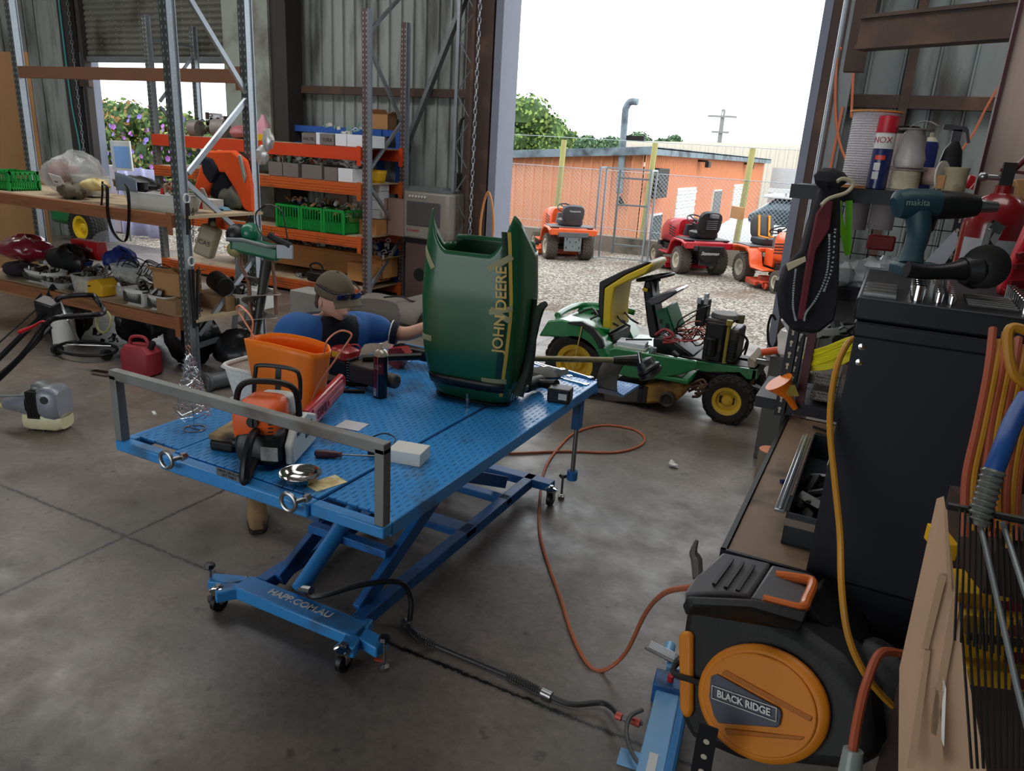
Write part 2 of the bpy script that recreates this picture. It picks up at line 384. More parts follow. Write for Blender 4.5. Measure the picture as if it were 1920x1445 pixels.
tag(MB().tube([PY(905,560,YD-.6),PY(900,430,YD-.6),PY(915,360,YD-.6),PY(925,420,YD-.6),PY(915,540,YD-.6),PY(912,600,YD-.6)],.014,6,sm=6).build('orange_hose',M('old_orange_hose',(196,130,70),.6)),'faded orange hose looped on the lattice strut by the left jamb','hose')
# right jamb: lavender flange + brown post at y wall
mb=MB(); mb.b2((XJ1+.08,YD-.35,0),(XJ1+.3,YD+.02,5)); struct(mb.build('trim_13',BRN,ang=0))
struct(MB().b2((XJ1,YD-.36,0),(XJ1+.08,YD+.05,5)).build('trim_14',LAV,ang=0))
# steel mullion & posts right wall
struct(MB().b2((-.17,YD-.14,0),(-.09,YD-.045,HT)).build('trim_15',BRN,ang=0))
# hanging post + channel beam (sliding gear) nearer
p=PY(1598,135,6.0); q=PY(1575,120,6.0)
st=thing('door_gear_frame','brown steel channel beam with a hanging post, high at the right of the doorway','steel beam',p)
A=PY(1632,62,5.4); d=-ray(-90,214); d.z=0; d.normalize()
MB().bar(A-d*.05,A+d*2.6,.09,.155).build('channel_beam',BRN,st,True)
MB().bar(A-d*.05+V((0,0,-.085)),A+d*2.6+V((0,0,-.085)),.13,.02).bar(A-d*.05+V((0,0,.085)),A+d*2.6+V((0,0,.085)),.13,.02).build('flange',BRN,st,True)
B=PY(1600,135,5.6); MB().b2((B.x-.06,B.y-.05,B.z),(B.x+.06,B.y+.05,B.z+2.2)).build('hanging_post',BRN,st,True)
C=PY(1527,560,7.3); c2=PY(1600,0,7.3)
st=thing('door_column','grey galvanised square column standing just inside the right door jamb','column',(c2.x+.0,7.9,0))
MB().b2((-.06,-.05,0),(.06,.05,5.5)).build('post',GALD,st)
MB().cyl((-.1,-.09,0),(-.1,-.09,5.5),.022).build('conduit',GAL,st)
# ---------------- shared builders ----------------
def loft(mb,secs,n=20,mi=0,ax='x'):
    """secs: (x,(y,z) centre,half w,half h,exponent) superellipse sections along an axis"""
    vs=[];fs=[]
    for x,(cy,cz),hw,hh,e in secs:
        for j in range(n):
            a=2*PI*j/n; ca,sa=math.cos(a),math.sin(a)
            u=cy+hw*math.copysign(abs(ca)**(2/e),ca); w_=cz+hh*math.copysign(abs(sa)**(2/e),sa)
            vs.append((x,u,w_) if ax=='x' else ((u,x,w_) if ax=='y' else (u,w_,x)))
    N=len(secs)
    fs=[(i*n+j,i*n+(j+1)%n,(i+1)*n+(j+1)%n,(i+1)*n+j) for i in range(N-1) for j in range(n)]
    fs+=[tuple(range(n-1,-1,-1)),tuple((N-1)*n+j for j in range(n))]
    return mb.add(vs,fs,mi)
def wheel(par,c,r,w,rim,ax=(0,1,0),tread=1,name='wheel',tm=None,world=False,lab=None):
    k=w/2; q=r*.55
    mb=MB(); mb.lathe([(q,-k*.9),(q*1.12,-k),(r*.86,-k),(r*.96,-k*.8),(r*.985,-k*.4),(r*.99,0),(r*.985,k*.4),(r*.96,k*.8),(r*.86,k),(q*1.12,k),(q,k*.9),(q*.98,0),(q,-k*.9)],c,ax,32)
    if tread:
        Q=V((0,0,1)).rotation_difference(V(ax)).to_matrix(); n=int(2*PI*r/.062)
        for i in range(n):
            for j in range(-2,3):
                a=2*PI*(i+.5*(j%2))/n; R=Q@Matrix.Rotation(a,3,'Z')
                mb.box(V(c)+R@V((r*.985 if abs(j)<2 else r*.955,0,j*k*.4)),(.016,.04,k*.3),R@Matrix.Rotation(.35*(1 if j%2 else -1),3,'X'))
    t=mb.build(name,tm or RUB,par,world)
    if lab: t['label']=lab
    m=MB(); m.lathe([(.02,-k*.75),(q*.35,-k*.72),(q*.5,-k*.4),(q*.75,-k*.42),(q*.82,-k*.9),(q*1.08,-k*.97),(q*1.08,-k*.85),(q,-k*.8),(q,k*.8),(q*1.08,k*.85),(q*1.08,k*.97),(q*.82,k*.9),(q*.75,k*.42),(q*.5,k*.4),(q*.35,k*.72),(.02,k*.75)],c,ax,28)
    for j in range(5):
        pass
    m.cyl(V(c)-V(ax)*k*.9,V(c)+V(ax)*k*.9,.022,n=10)
    m.build('rim',rim,t,world)
    return t
TYG=M('dusty_tyre',(88,80,72),.95,0,.25,14,bump=.3)
def steering(par,c,tilt,r=.16,mat=BLK,world=False,spokes=3):
    R=rotm((0,tilt,0)); c=V(c)
    m=MB().tube([c+R@V((r*math.cos(a),r*math.sin(a),0)) for a in [2*PI*i/28 for i in range(28)]],.013,8,closed=True)
    for i in range(spokes):
        a=2*PI*i/spokes+.5; m.bar(c+R@V((0,0,-.02)),c+R@V((r*math.cos(a),r*math.sin(a),0)),.03,.012,up=R@V((0,0,1)))
    m.cyl(c+R@V((0,0,-.04)),c+R@V((0,0,.01)),.04)
    return m.build('steering_wheel',mat,par,world)
def rider(name,label,cat,loc,rz,body,deck,seatm,grey,script=None,highback=True,face=None,plate=True,seattext=None,sc=1.0):
    t=thing(name,label,cat,loc,rz,None,None,sc)
    rl=M('rim_cream',(190,182,164),.5,.3,.1,10)
    for s in (-1,1):
        wheel(t,(0,s*.36,.25),.25,.22,rl,tm=TYG); wheel(t,(1.2,s*.36,.19),.19,.15,rl,tm=TYG)
    m=MB(); m.b2((-.28,-.16,.3),(1.5,.16,.42)); m.cyl((1.2,-.3,.22),(1.2,.3,.22),.03); m.cyl((0,-.3,.25),(0,.3,.25),.06)
    m.build('chassis',DARKM,t,bev=.01)
    # hood
    m=MB(); loft(m,[(.62,(0,.70),.20,.24,4),(.68,(0,.71),.235,.25,4),(1.0,(0,.70),.235,.24,4),(1.3,(0,.66),.225,.22,4),(1.48,(0,.6),.20,.19,3),(1.58,(0,.56),.16,.13,2.6)],24)
    m.build('hood',body,t,ang=50)
    m=MB(); 
    for i in range(5): m.box((1.55-.0*i,0,.5-.045*i+.06),(.1,.30,.018))
    m.b2((1.42,-.22,.33),(1.56,.22,.44)); m.build('grille',grey,t,bev=.006)
    m=MB()
    for s in (-1,1): m.box((1.5,s*.12,.62),(.06,.09,.045),(0,.4,s*.25))
    m.build('headlights',M('lamp_lens',(225,228,230),.15,.2,.03),t,bev=.006)
    m=MB()
    for s in (-1,1):
        for i in range(4): m.box((.85+.0*i,s*.236,.62+.05*i),(.3,.01,.02),(0,-.12,0))
    m.build('side_vents',BLK,t)
    # fender body
    m=MB()
    for s in (-1,1):
        pr=[(-.34,.5),(-.3,.56),(-.12,.6),(.14,.6),(.28,.53),(.36,.36),(.42,.3),(.86,.3),(.88,.33),(.45,.34),(.40,.4),(.33,.56),(.2,.64),(-.14,.64),(-.36,.6)]
        m.prism(pr,.24,(0,s*.36,0),(1,0,0),(0,0,1))
    m.box((-.02,0,.6),(.66,.56,.07)); m.box((-.33,0,.56),(.06,.92,.12)); m.box((.5,0,.5),(.3,.4,.3))
    m.build('rear_body',body,t,bev=.015)
    m=MB(); m.box((-.02,0,.645),(.5,.86,.03)).b2((-.375,-.3,.47),(-.35,.3,.56)); m.build('fender_trim',grey,t,bev=.01)
    if plate:
        m=MB(); m.b2((-.36,-.17,.2),(-.34,.17,.5)); 
        m.build('hitch_plate',GALD if not face else grey,t,bev=.004)
        m=MB()
        for yy,zz,hh in ((-.12,.43,.05),(.12,.43,.05),(-.06,.38,.03),(.06,.38,.03),(-.13,.27,.04),(.13,.27,.04),(0,.3,.02)): m.b2((-.364,yy-.008,zz-hh/2),(-.358,yy+.008,zz+hh/2))
        m.build('plate_slots',BLK,t)
    # seat
    h=.42 if highback else .32
    m=MB(); loft(m,[(.66,(-.02,0),.2,.2,3.5),(.7,(-.02,0),.235,.235,3.5),(.77,(-.02,0),.235,.235,3.5),(.79,(-.02,0),.2,.2,3.5)],20,ax='z')
    s=m.build('seat',seatm,t,ang=60)
    m=MB().at((-.2,0,.74),(0,-.26,0)); loft(m,[(-.05,(0,.1),.16,.1,3),(-.02,(0,h/2),.21,h/2,3.5),(.05,(0,h/2),.22,h/2+.01,3.5),(.085,(0,h/2),.17,h/2-.04,3)],24)
    m.build('seat_back',seatm,t,ang=60)
    if seattext: text(seattext,.05,WHT,(-.2-.05-.105,0,.74+h*.68),(0,-1,0),(.0,0,1),t,name='seat_lettering')
    # dash + wheel
    m=MB(); loft(m,[(.3,(.52,0),.1,.15,3),(.7,(.5,0),.09,.15,3),(.86,(.47,0),.08,.13,3)],14,ax='z'); m.cyl((.46,0,.84),(.38,0,.95),.02); m.build('dash',grey,t,ang=50)
    steering(t,(.37,0,.96),-.5)
    # deck
    m=MB(); m.b2((.36,-.5,.1),(.96,.5,.14)); m.cyl((.66,-.3,.1),(.66,-.3,.2),.12); m.cyl((.66,.3,.1),(.66,.3,.2),.12); m.b2((.36,-.5,.05),(.38,.5,.14)); m.b2((.94,-.5,.05),(.96,.5,.14)); m.b2((.5,-.56,.06),(.82,-.5,.13)); m.b2((.5,.5,.06),(.82,.56,.13))
    for s in (-1,1): m.cyl((.98,s*.45-.02,.07),(.98,s*.45+.02,.07),.05,n=12)
    m.build('cutting_deck',deck,t,bev=.006)
    return t
OR=M('mower_orange',(226,92,38),.35,0,.06,6,coat=.3); RD=M('mower_red',(176,24,38),.3,0,.06,6,coat=.4); GRY=M('mower_grey',(92,92,96),.5,0,.08,8)
SEAT=M('seat_vinyl',(60,60,64),.55,0,.1,12)
G0=-.02
a=rider('riding_mower','orange ride-on mower with grey low seat, seen from behind, left of the metal frame','mower',(-5.66,13.75,G0),math.radians(128),OR,OR,SEAT,GRY,highback=False,seattext='Husqvarna')
b=rider('riding_mower','red ride-on mower with high black seat back, parked in the middle of the gravel','mower',(-3.1,14.0,G0),math.radians(128),RD,RD,BLK,M('mower_black',(38,38,42),.45),face=1)
m=MB(); m.prism([(-.22,.56),(.22,.56),(.2,.36),(.1,.27),(-.1,.27),(-.2,.36)],.05,(-.385,0,0),(0,-1,0),(0,0,1)); m.build('rear_panel',BLK,b,bev=.012)
text('Statesman',.085,WHT,(-.415,0,.43),(0,-1,0),(0,0,1),b,shear=.4,name='panel_lettering')
m=MB(); m.b2((-.46,-.06,1.06),(-.3,.06,1.12)); 
for i in range(5): m.box((-.335,0,.86+.035*i),(.03,.2,.012))
m.build('seat_vents',GRY,b)
c=rider('riding_mower','orange ride-on mower with cutting deck and steering wheel facing the shed, right of the doorway','mower',(-1.96,14.05,G0),math.radians(-52),OR,M('deck_red',(206,70,44),.4,0,.15,8,dirt=(120,70,50),da=.5),SEAT,GRY,highback=True)
m=MB(); 
for y in (-.1,.1): m.box((.06,y,.8),(.34,.035,.02)); m.box((-.17,y,.98),(.03,.035,.36),(0,-.26,0))
m.build('orange_straps',M('strap_orange',(240,150,30),.6),c)
tag(MB().box((-2.62,14.5,1.12),(.42,.06,.22),(0,0,-.9)).build('plywood_board',CARD,bev=.004),'small brown board standing behind the orange mower seat at the right','board')
# ---------------- retaining wall, fence ----------------
YW=15.6
m=MB(); random.seed(3)
tag(m.b2((-40,YW,-1.3),(12,YW+.24,.32)).build('retaining_wall',CONC,bev=.01),'low weathered concrete block wall behind the parked mowers','wall')
YF=YW+.12
POLE=M('treated_pine',(176,172,110),.8,0,.15,6,stretch=(6,6,.6))
FP=[(1058,262),(1229,268),(1412,278),(900,262)]
f=thing('chain_link_fence','tall chain link fence with round timber posts standing on the low block wall','fence',(-6,YF,.3))
xs=[]
for px,py in FP:
    tp=PY(px,py,YF); xs.append(tp.x); MB().cyl((tp.x-.06,YF,.32),tp,.065,.06,12).build('post',POLE,f,True)
MB().cyl(PY(1508,290,YF),(PY(1508,290,YF).x,YF,.3),.05,n=10).build('post',GALD,f,True)
m=MB(); zt=2.32; xl,xr=-12,-1.3
for z in (zt,1.7,.5): m.cyl((xl,YF-.07,z),(xr,YF-.07,z-.02),.006,n=4,caps=False)
n=0; x=xl-2.0
while x<xr:
    for s in (0,1):
        p0=[x,.34];p1=[x+1.36,1.7]
        if s: p0,p1=[x,1.7],[x+1.36,.34]
        a0=max(p0[0],xl); b0=min(p1[0],xr)
        if b0<=a0: continue
        f0=(a0-p0[0])/1.36; f1=(b0-p0[0])/1.36; z0=p0[1]+(p1[1]-p0[1])*f0; z1=p0[1]+(p1[1]-p0[1])*f1
        m.tube([(a0,YF-.07,z0),(b0,YF-.07,z1)],.0028,3,caps=False)
    x+=.085
m.build('chain_link_mesh',GAL,f,True,ang=0)
# ---------------- galvanised gate frames ----------------
g=thing('steel_cage_frame','galvanised steel tube frame standing open on the gravel between the mowers','frame',(-4.7,14.4,G0))
A=PZ(1111,484,G0);B=PZ(1203,492,G0);Cc=B+V((.03,.28,0)); D_=V((A.x-.02,Cc.y,G0)); h=2.02; sw=.028
Dd=A+(Cc-B)
H=V((0,0,1.0))
m=MB()
for p in (A,B): m.bar(p,p+H*1.78,.035,.035,up=(0,1,0))
for p in (A+(Cc-B)*1.0,Cc): m.bar(p,p+H*1.78,.035,.035,up=(0,1,0))
m.build('upright',GAL,g,True)
m=MB()
for z in (.0,1.78): 
    for p,q in ((A,Dd),(B,Cc),(Dd,Cc)): m.bar(p+H*z,q+H*z,.035,.035)
m.build('rail',GAL,g,True)
m=MB(); E_=A*.35+Cc*.65+V((-.35,0,.1)); F_=E_+(Cc-Dd).normalized()*.62
for p in (E_,F_): m.bar(p,p+H*1.65,.04,.04,up=(0,1,0))
for z in (.18,.98,1.5): m.bar(E_+H*z,F_+H*z,.035,.035)
m.build('inner_ladder',GALD,g,True)
# ---------------- orange building ----------------
BW=M('orange_cladding',(226,154,112),.6,0,.08,2)
FAS=M('fascia_grey',(120,136,146),.6,.1,.15,3,dirt=(60,66,72),da=.5,ds=2)
yb=19.0; cn=PY(1213,274,yb); xl=-14.0; zb=-1.2
bl=thing('orange_shed','long orange corrugated building with white roller doors beyond the fence','building',(cn.x,yb,zb))
m=MB(); zl=1.62
def clad2(mb,p0,p1,zb,zt0,zt1,pitch,d,nrm):
    p0=V(p0);p1=V(p1);L=(p1-p0).length; u=(p1-p0)/L; n=int(L/pitch); prev=[]
    for i in range(n+1):
        for dx,dy in ((0,0),(pitch*.7,0),(pitch*.76,d),(pitch*.92,d)):
            q=i*pitch+dx
            if q>L: break
            prev.append((p0+u*q+V(nrm)*dy, zt0+(zt1-zt0)*q/L))
    vs=[];
    for p,z in prev: vs+=[(p.x,p.y,zb),(p.x,p.y,z)]
    return mb.add(vs,[(2*i,2*i+2,2*i+3,2*i+1) for i in range(len(prev)-1)])
clad2(m,(xl,yb,0),(cn.x,yb,0),zb,zl,cn.z-.1,.28,.05,(0,-1,0)); clad2(m,(cn.x,yb,0),(cn.x,yb+18.5,0),zb,cn.z-.1,cn.z-.1,.16,.03,(1,0,0))
m.b2((xl,yb+.05,zb),(cn.x-.05,yb+18.5,1.55)); m.build('walls',BW,bl,True,ang=0)
m=MB(); ov=.25
m.prism([(xl-cn.x,zl),(ov,cn.z-.02),(ov,cn.z-.2),(xl-cn.x,zl-.18)],.06,(cn.x,yb-ov,0),(1,0,0),(0,0,1)); m.b2((cn.x+ov-.05,yb-ov,cn.z-.2),(cn.x+ov,yb+18.8,cn.z-.02))
m.prism([(xl-cn.x,zl+.02),(ov,cn.z),(ov,cn.z-.05),(xl-cn.x,zl-.04)],18.9,(cn.x,yb+9.2,0),(1,0,0),(0,0,1)); m.build('roof',FAS,bl,True,ang=0)
RW=M('white_roller',(228,228,224),.6,0,.05,3)
for pa,pb in (((1268,355),(1303,355)),((1375,350),(1395,350))):
    y0=PX(*pa,cn.x).y;y1=PX(*pb,cn.x).y
    m=MB(); z=-1.1
    while z<1.1: m.b2((cn.x-.02,y0,z),(cn.x+.05+(.02 if int(z*10)%2 else 0),y1,z+.09)); z+=.1
    m.build('roller_shutter',RW,bl,True,ang=0)
GLS=M('dark_glass',(70,84,92),.08,.3,.2,3)
for pa,pb,z0,z1 in (((1218,390),(1238,390),-.55,.5),((1335,370),(1348,370),.05,1.0)):
    y0=PX(*pa,cn.x).y;y1=PX(*pb,cn.x).y; wn=MB().b2((cn.x,y0-.05,z0-.05),(cn.x+.07,y1+.05,z1+.05)).build('window',WHT,bl,True,ang=0)
    MB().b2((cn.x+.03,y0,z0),(cn.x+.09,y1,z1)).build('pane',GLS,wn,True,ang=0)
m=MB().b2((cn.x+.05,yb+.3,1.0),(cn.x+.3,yb+1.3,1.75)); m.build('meter_box',DARKM,bl,True,bev=.01)
m=MB()
for i in range(4): m.tube([(cn.x+.2,yb-.1,1.9),(cn.x+.3+.1*i,yb-.3,1.5-.1*i),(cn.x+.3,yb+.5,1.3)],.02,5,sm=4)
m.build('cables',DARKM,bl,True)
for px,py in ((1308,303),(1394,308)):
    q=PX(px,py,cn.x); MB().b2((cn.x,q.y-.1,q.z),(cn.x+.35,q.y+.1,q.z+.06)).b2((cn.x+.28,q.y-.16,q.z-.16),(cn.x+.4,q.y+.16,q.z+.02)).build('wall_lamp',DARKM,bl,True)
# pole on the building corner (power mast)
q0=PY(1161,362,yb-.15); top=PY(1172,215,yb-.15)
mp=thing('service_mast','tall curved grey mast fixed to the orange building wall','mast',(q0.x,yb-.15,q0.z))
MB().tube([q0,q0*.6+top*.4,top,PY(1175,200,yb-.15),PY(1182,191,yb-.15),PY(1196,191,yb-.15)],.085,10,sm=4).build('mast',FAS,mp,True)
MB().b2((q0.x-.1,yb-.15,q0.z+1.3),(q0.x+.5,yb-.02,q0.z+1.42)).cyl(q0+V((0,0,-.1)),q0+V((.12,0,-.3)),.06).build('bracket',DARKM,mp,True)
# beige shed far behind
BG=M('beige_cladding',(206,200,186),.7,0,.05,1)
bs=thing('beige_shed','large pale beige corrugated shed behind the orange building','building',(-6,46,zb))
m=MB(); clad2(m,(-16,46,0),(6,46,0),zb,2.75,3.35,.5,.12,(0,-1,0)); m.build('walls',BG,bs,True,ang=0)
MB().prism([(-16,2.75),(6,3.35),(6,3.5),(-16,2.9)],20,(0,56,0),(1,0,0),(0,0,1)).build('roof',BG,bs,True,ang=0)
gx=PY(1510,330,40).x; m=MB()
tag(MB().b2((cn.x+.4,yb+18.5,zb),(cn.x+2.0,yb+19,1.9)).build('grey_annex',M('annex_grey',(176,182,184),.7)),'light grey wall at the far end of the orange building','annex')
tag(MB().b2((cn.x+1.0,yb+17.9,zb),(cn.x+1.9,yb+18.3,1.0)).build('slatted_panel',M('slat_blue',(176,196,202),.6,0,.1,30)),'pale blue slatted panel beside the light grey wall','panel')
# white utility vehicle behind the wall
VW=M('vehicle_white',(232,234,236),.3,0,.03,2,coat=.4)
uv=thing('white_utility_truck','white utility truck with roof rack parked behind the wall at the right','truck',(-3.0,20.5,zb))
m=MB(); loft(m,[(-4.4,(20.6,-.25),.85,.35,4),(-3.9,(20.6,-.05),.9,.6,4),(-3.3,(20.6,0),.9,.65,5),(-1.0,(20.6,0),.9,.65,5)],20); m.build('body',VW,uv,True,ang=50)
m=MB(); loft(m,[(-3.3,(20.6,.7),.78,.12,3),(-2.7,(20.6,.85),.8,.42,4),(-1.2,(20.6,.85),.8,.42,4)],18); m.build('cab',GLS,uv,True)
MB().b2((-3.0,19.75,1.22),(-1.0,21.4,1.3)).build('roof',VW,uv,True,bev=.03)
MB().b2((-2.9,19.7,1.36),(-1.0,19.8,1.46)).b2((-2.5,19.75,1.3),(-2.45,19.8,1.4)).build('roof_rack',WHT,uv,True)
wheel(uv,(-3.6,19.85,-.9),.33,.22,GAL,world=True,tread=0); wheel(uv,(-1.6,19.85,-.9),.33,.22,GAL,world=True,tread=0)
tag(MB().prism([(0,0),(.9,.32),(1.15,.3),(1.2,.1),(.7,.02)],.6,(-4.55,16.6,.32),(1,0,0),(0,0,1)).prism([(-.4,-1.6),(1.1,-1.6),(1.1,.06),(.1,.05)],.5,(-4.45,16.62,.32),(1,0,0),(0,0,1)).build('white_bonnet',VW,bev=.02),'white vehicle panel with sloping edge beyond the wall, right of the red mower','vehicle panel')
# power pole
pp=PY(1357,205,70); pb=PY(1350,270,70)
pw=thing('power_pole','distant timber power pole with cross arms above the beige shed','power pole',(pb.x,70,-1.2))
MB().cyl((pb.x-.05,70,-1.2),pp,.24,.18,8).build('pole',M('pole_grey',(128,128,128),.8),pw,True)
for zz,hw in ((.9,1.25),(2.2,.75),(5.0,.85)):
    MB().bar((pp.x-hw,69.8,pp.z-zz+.3),(pp.x+hw,69.8,pp.z-zz+.3),.17,.17).build('cross_arm',M('pole_grey',(128,128,128)),pw,True)
for dx in (-.6,0,.6): MB().cyl((pp.x+dx,69.8,pp.z-.55),(pp.x+dx,69.8,pp.z-.2),.06,n=6).build('insulator',WHT,pw,True)
m=MB()
for dz in (.0,.35,1.2): m.tube([(pp.x,70.3,pp.z-.5-dz),(pp.x+10,71,pp.z-1.5-dz),(pp.x+22,72,pp.z-1.4-dz)],.02,3,sm=5)
tag(m.build('power_lines',DARKM),'thin overhead wires running right from the power pole','wires')
# ---------------- trees, hedge ----------------
def leafmat(name,cs):
    return [M(name+str(i),c,.8,0,.3,3) for i,c in enumerate(cs)]
LEAF=leafmat('leaf',[(58,84,42),(92,122,58),(126,150,74)])
LEAFD=leafmat('leafd',[(50,78,52),(72,102,66),(96,124,84)])
TRK=M('bark',(92,78,64),.9,0,.2,5)
def crown(mb,c,r,n,ls,mis=3,flatten=.9,cores=True):
    c=V(c); r=V(r)
    if cores: mb.sph(c,(r.x*.8,r.y*.8,r.z*.8),12,8,jit=.12)
    for i in range(n):
        while 1:
            d=V((random.gauss(0,1),random.gauss(0,1),random.gauss(0,1)))
            if d.length>.1: break
        d.normalize(); k=random.uniform(.78,1.04)
        p=c+V((d.x*r.x,d.y*r.y,d.z*r.z))*k
        a=V((random.gauss(0,1),random.gauss(0,1),random.gauss(0,1))).normalized(); b=a.cross(d+V((.01,0,0))).normalized(); s=ls*random.uniform(.6,1.3)
        q=(a*.6+b).normalized()
        mb.add([p-b*s*.5,p+a*s*.35,p+b*s*.5,p-a*s*.35],[(0,1,2,3)],random.randrange(mis))
def tree(name,label,px,py,y,r,n,ls,mats=LEAF,blobs=4,seed=1,group='trees beyond the fence'):
    random.seed(seed); c=PY(px,py,y); t=thing(name,label,'tree',(c.x,y,-1.2),0,group)
    m=MB()
    for i in range(blobs):
        o=V((random.uniform(-.6,.6)*r,random.uniform(-.5,.5)*r,random.uniform(-.45,.1)*r)) if i else V((0,0,-r*.45))
        crown(m,c+o,V((r,r,r*.75))*(.62 if i else .7),n//blobs,ls)
    m.build('foliage',mats,t,True,ang=0)
    MB().cyl((c.x,y,-1.2),(c.x,y,c.z-r*.4),.2,.12,8).build('trunk',TRK,t,True)
random.seed(5)
tree('leafy_tree','yellow-green leafy tree above the roof beside the left door jamb',975,225,42,2.6,2600,.28,blobs=6,seed=2,group=None)
tree('leafy_tree','broad green bushy tree above the roof, second from the left jamb',1020,252,43,2.2,2200,.28,blobs=6,seed=3,group=None)
tree('domed_tree','small round dark green tree top right of the first fence post',1083,262,80,2.2,1400,.4,LEAFD,4,4,None)
tree('domed_tree','pale small tree top just right of the round dark green one',1133,268,84,1.7,900,.42,LEAFD,4,5,None)
tree('domed_tree','low dark hedge-like tree top left of the second fence post',1195,268,80,2.2,900,.43,LEAFD,4,6,None)
tree('domed_tree','small spiky green tree top right of the second fence post',1250,262,75,1.25,600,.4,LEAFD,3,7,None)
# norfolk pine
c=PY(1037,236,70); t=thing('norfolk_pine','tall thin conifer silhouette beyond the leafy trees','conifer',(c.x,70,-1.2))
MB().cyl((c.x,70,-1.2),c,.2,.05,6).build('trunk',TRK,t,True)
m=MB(); random.seed(8)
for i in range(14):
    z=c.z-.3-i*.24; L=.25+i*.1
    for k in range(7):
        a=2*PI*k/7+i; m.cyl((c.x,70,z),(c.x+L*math.cos(a),70+L*math.sin(a),z-.12),.07,.02,4)
m.build('branches',LEAFD[0],t,True,ang=0)
# flowering hedge behind roller opening
random.seed(11)
h=thing('flowering_hedge','dense green hedge with purple morning glory flowers outside the left roller door','hedge',(-13.5,12.4,G0))
m=MB()
for i in range(16):
    x=-19.2+i*.48; zt=2.42+random.uniform(-.18,.16)-max(0,(x+14.6))*.22
    for z,rr in ((zt-.45,.5),(zt-1.15,.62),(zt-1.85,.62)): crown(m,(x,12.5+random.uniform(-.2,.2),max(z,.3)),(.5,.5,rr),330,.12,5)
MOG=leafmat('hedge',[(58,84,44),(96,122,60),(120,146,80)])+[M('hedge_dry',(150,118,70),.9),M('hedge_lime',(158,168,96),.8)]
m.build('foliage',MOG,h,True,ang=0)
fm=MB()
for i in range(230):
    x=random.uniform(-19,-12); z=random.uniform(.2,2.2); p=V((x,12.0-random.uniform(0,.12),z))
    n=V((random.uniform(-.5,.5),-1,random.uniform(-.3,.6))).normalized(); u=n.orthogonal().normalized(); v_=n.cross(u); r=random.uniform(.04,.07)
    vs=[p-n*.0]+[p+u*(r*math.cos(a))+v_*(r*math.sin(a))+n*.02 for a in [k*PI/3 for k in range(6)]]
    fm.add(vs,[(0,1+k,1+(k+1)%6) for k in range(6)],i%2)
o=fm.build('flowers',[M('morning_glory',(176,110,196),.7,0,.2),M('morning_glory_blue',(140,120,204),.7)],h,True,ang=0); o['kind']='stuff'
# ================= lift table =================
TZ=.87
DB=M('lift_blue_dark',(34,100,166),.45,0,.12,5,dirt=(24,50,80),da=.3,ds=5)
def plate_mat():
    m=BLUE.copy(); m.name='blue_chequer_plate'; nt=m.node_tree; N=nt.nodes; L=nt.links; b=N['Principled BSDF']
    tc=N.new('ShaderNodeTexCoord'); hs=[]
    for r,off in ((.6,0),(-.6,.5)):
        mp=N.new('ShaderNodeMapping'); mp.inputs['Rotation'].default_value=(0,0,0); mp.inputs['Scale'].default_value=(22,22,1); mp.inputs['Location'].default_value=(off,off,0); L.new(tc.outputs['Object'],mp.inputs[0])
        fr=N.new('ShaderNodeVectorMath'); fr.operation='FRACTION'; L.new(mp.outputs[0],fr.inputs[0])
        sb=N.new('ShaderNodeVectorMath'); sb.operation='SUBTRACT'; L.new(fr.outputs[0],sb.inputs[0]); sb.inputs[1].default_value=(.5,.5,0)
        m2=N.new('ShaderNodeMapping'); m2.inputs['Rotation'].default_value=(0,0,r); m2.inputs['Scale'].default_value=(12,2.6,0); L.new(sb.outputs[0],m2.inputs[0])
        ln=N.new('ShaderNodeVectorMath'); ln.operation='LENGTH'; L.new(m2.outputs[0],ln.inputs[0])
        lt=N.new('ShaderNodeMath'); lt.operation='SUBTRACT'; lt.use_clamp=True; lt.inputs[0].default_value=1; L.new(ln.outputs['Value'],lt.inputs[1]); hs.append(lt.outputs[0])
    mx=N.new('ShaderNodeMath'); mx.operation='MAXIMUM'; L.new(hs[0],mx.inputs[0]); L.new(hs[1],mx.inputs[1])
    bp=N.new('ShaderNodeBump'); bp.inputs['Strength'].default_value=.8; bp.inputs['Distance'].default_value=.012; L.new(mx.outputs[0],bp.inputs['Height']); L.new(bp.outputs[0],b.inputs['Normal']); b.inputs['Roughness'].default_value=.3
    return m
PL=plate_mat()
lt=thing('lift_table','blue chequer-plate scissor lift table with grey front rail standing on casters','lift table',(-1.83,2.6,0))
xA,xB,xC,xD=-2.455,-2.2,-1.51,-1.215; y0,y1=1.66,3.62
MB().b2((xB+.006,y0+.05,TZ-.012),(xC-.006,y1-.02,TZ)).build('centre_deck',PL,lt,True,bev=.003)
for a,b in ((xA,xB),(xC,xD)): MB().b2((a+.012,y0+.075,TZ-.012),(b-.002,y1-.09,TZ)).build('side_deck',PL,lt,True,bev=.003)
for a,b in ((xA,xB-.003),(xC+.003,xD)):
    m=MB().b2((a,y0,TZ-.042),(b,y0+.045,TZ)); m.build('wing_rail',BLUE,lt,True,bev=.006)
MB().b2((xB,y0-.012,TZ-.05),(xC,y0+.045,TZ)).build('front_rail',BLUE,lt,True,bev=.008)
for x in (xA,xD-.045): MB().b2((x,y0+.045,TZ-.052),(x+.045,y1-.09,TZ-.001)).build('side_rail',BLUE,lt,True,bev=.004)
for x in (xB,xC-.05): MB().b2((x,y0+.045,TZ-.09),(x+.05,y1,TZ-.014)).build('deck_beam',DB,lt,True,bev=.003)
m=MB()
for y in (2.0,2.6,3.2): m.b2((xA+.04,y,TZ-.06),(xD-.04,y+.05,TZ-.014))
m.b2((xB,y1-.05,TZ-.09),(xC,y1,TZ-.014)); m.b2((xA,y1-.13,TZ-.065),(xD,y1-.09,TZ-.001)); m.build('cross_member',DB,lt,True,bev=.003)
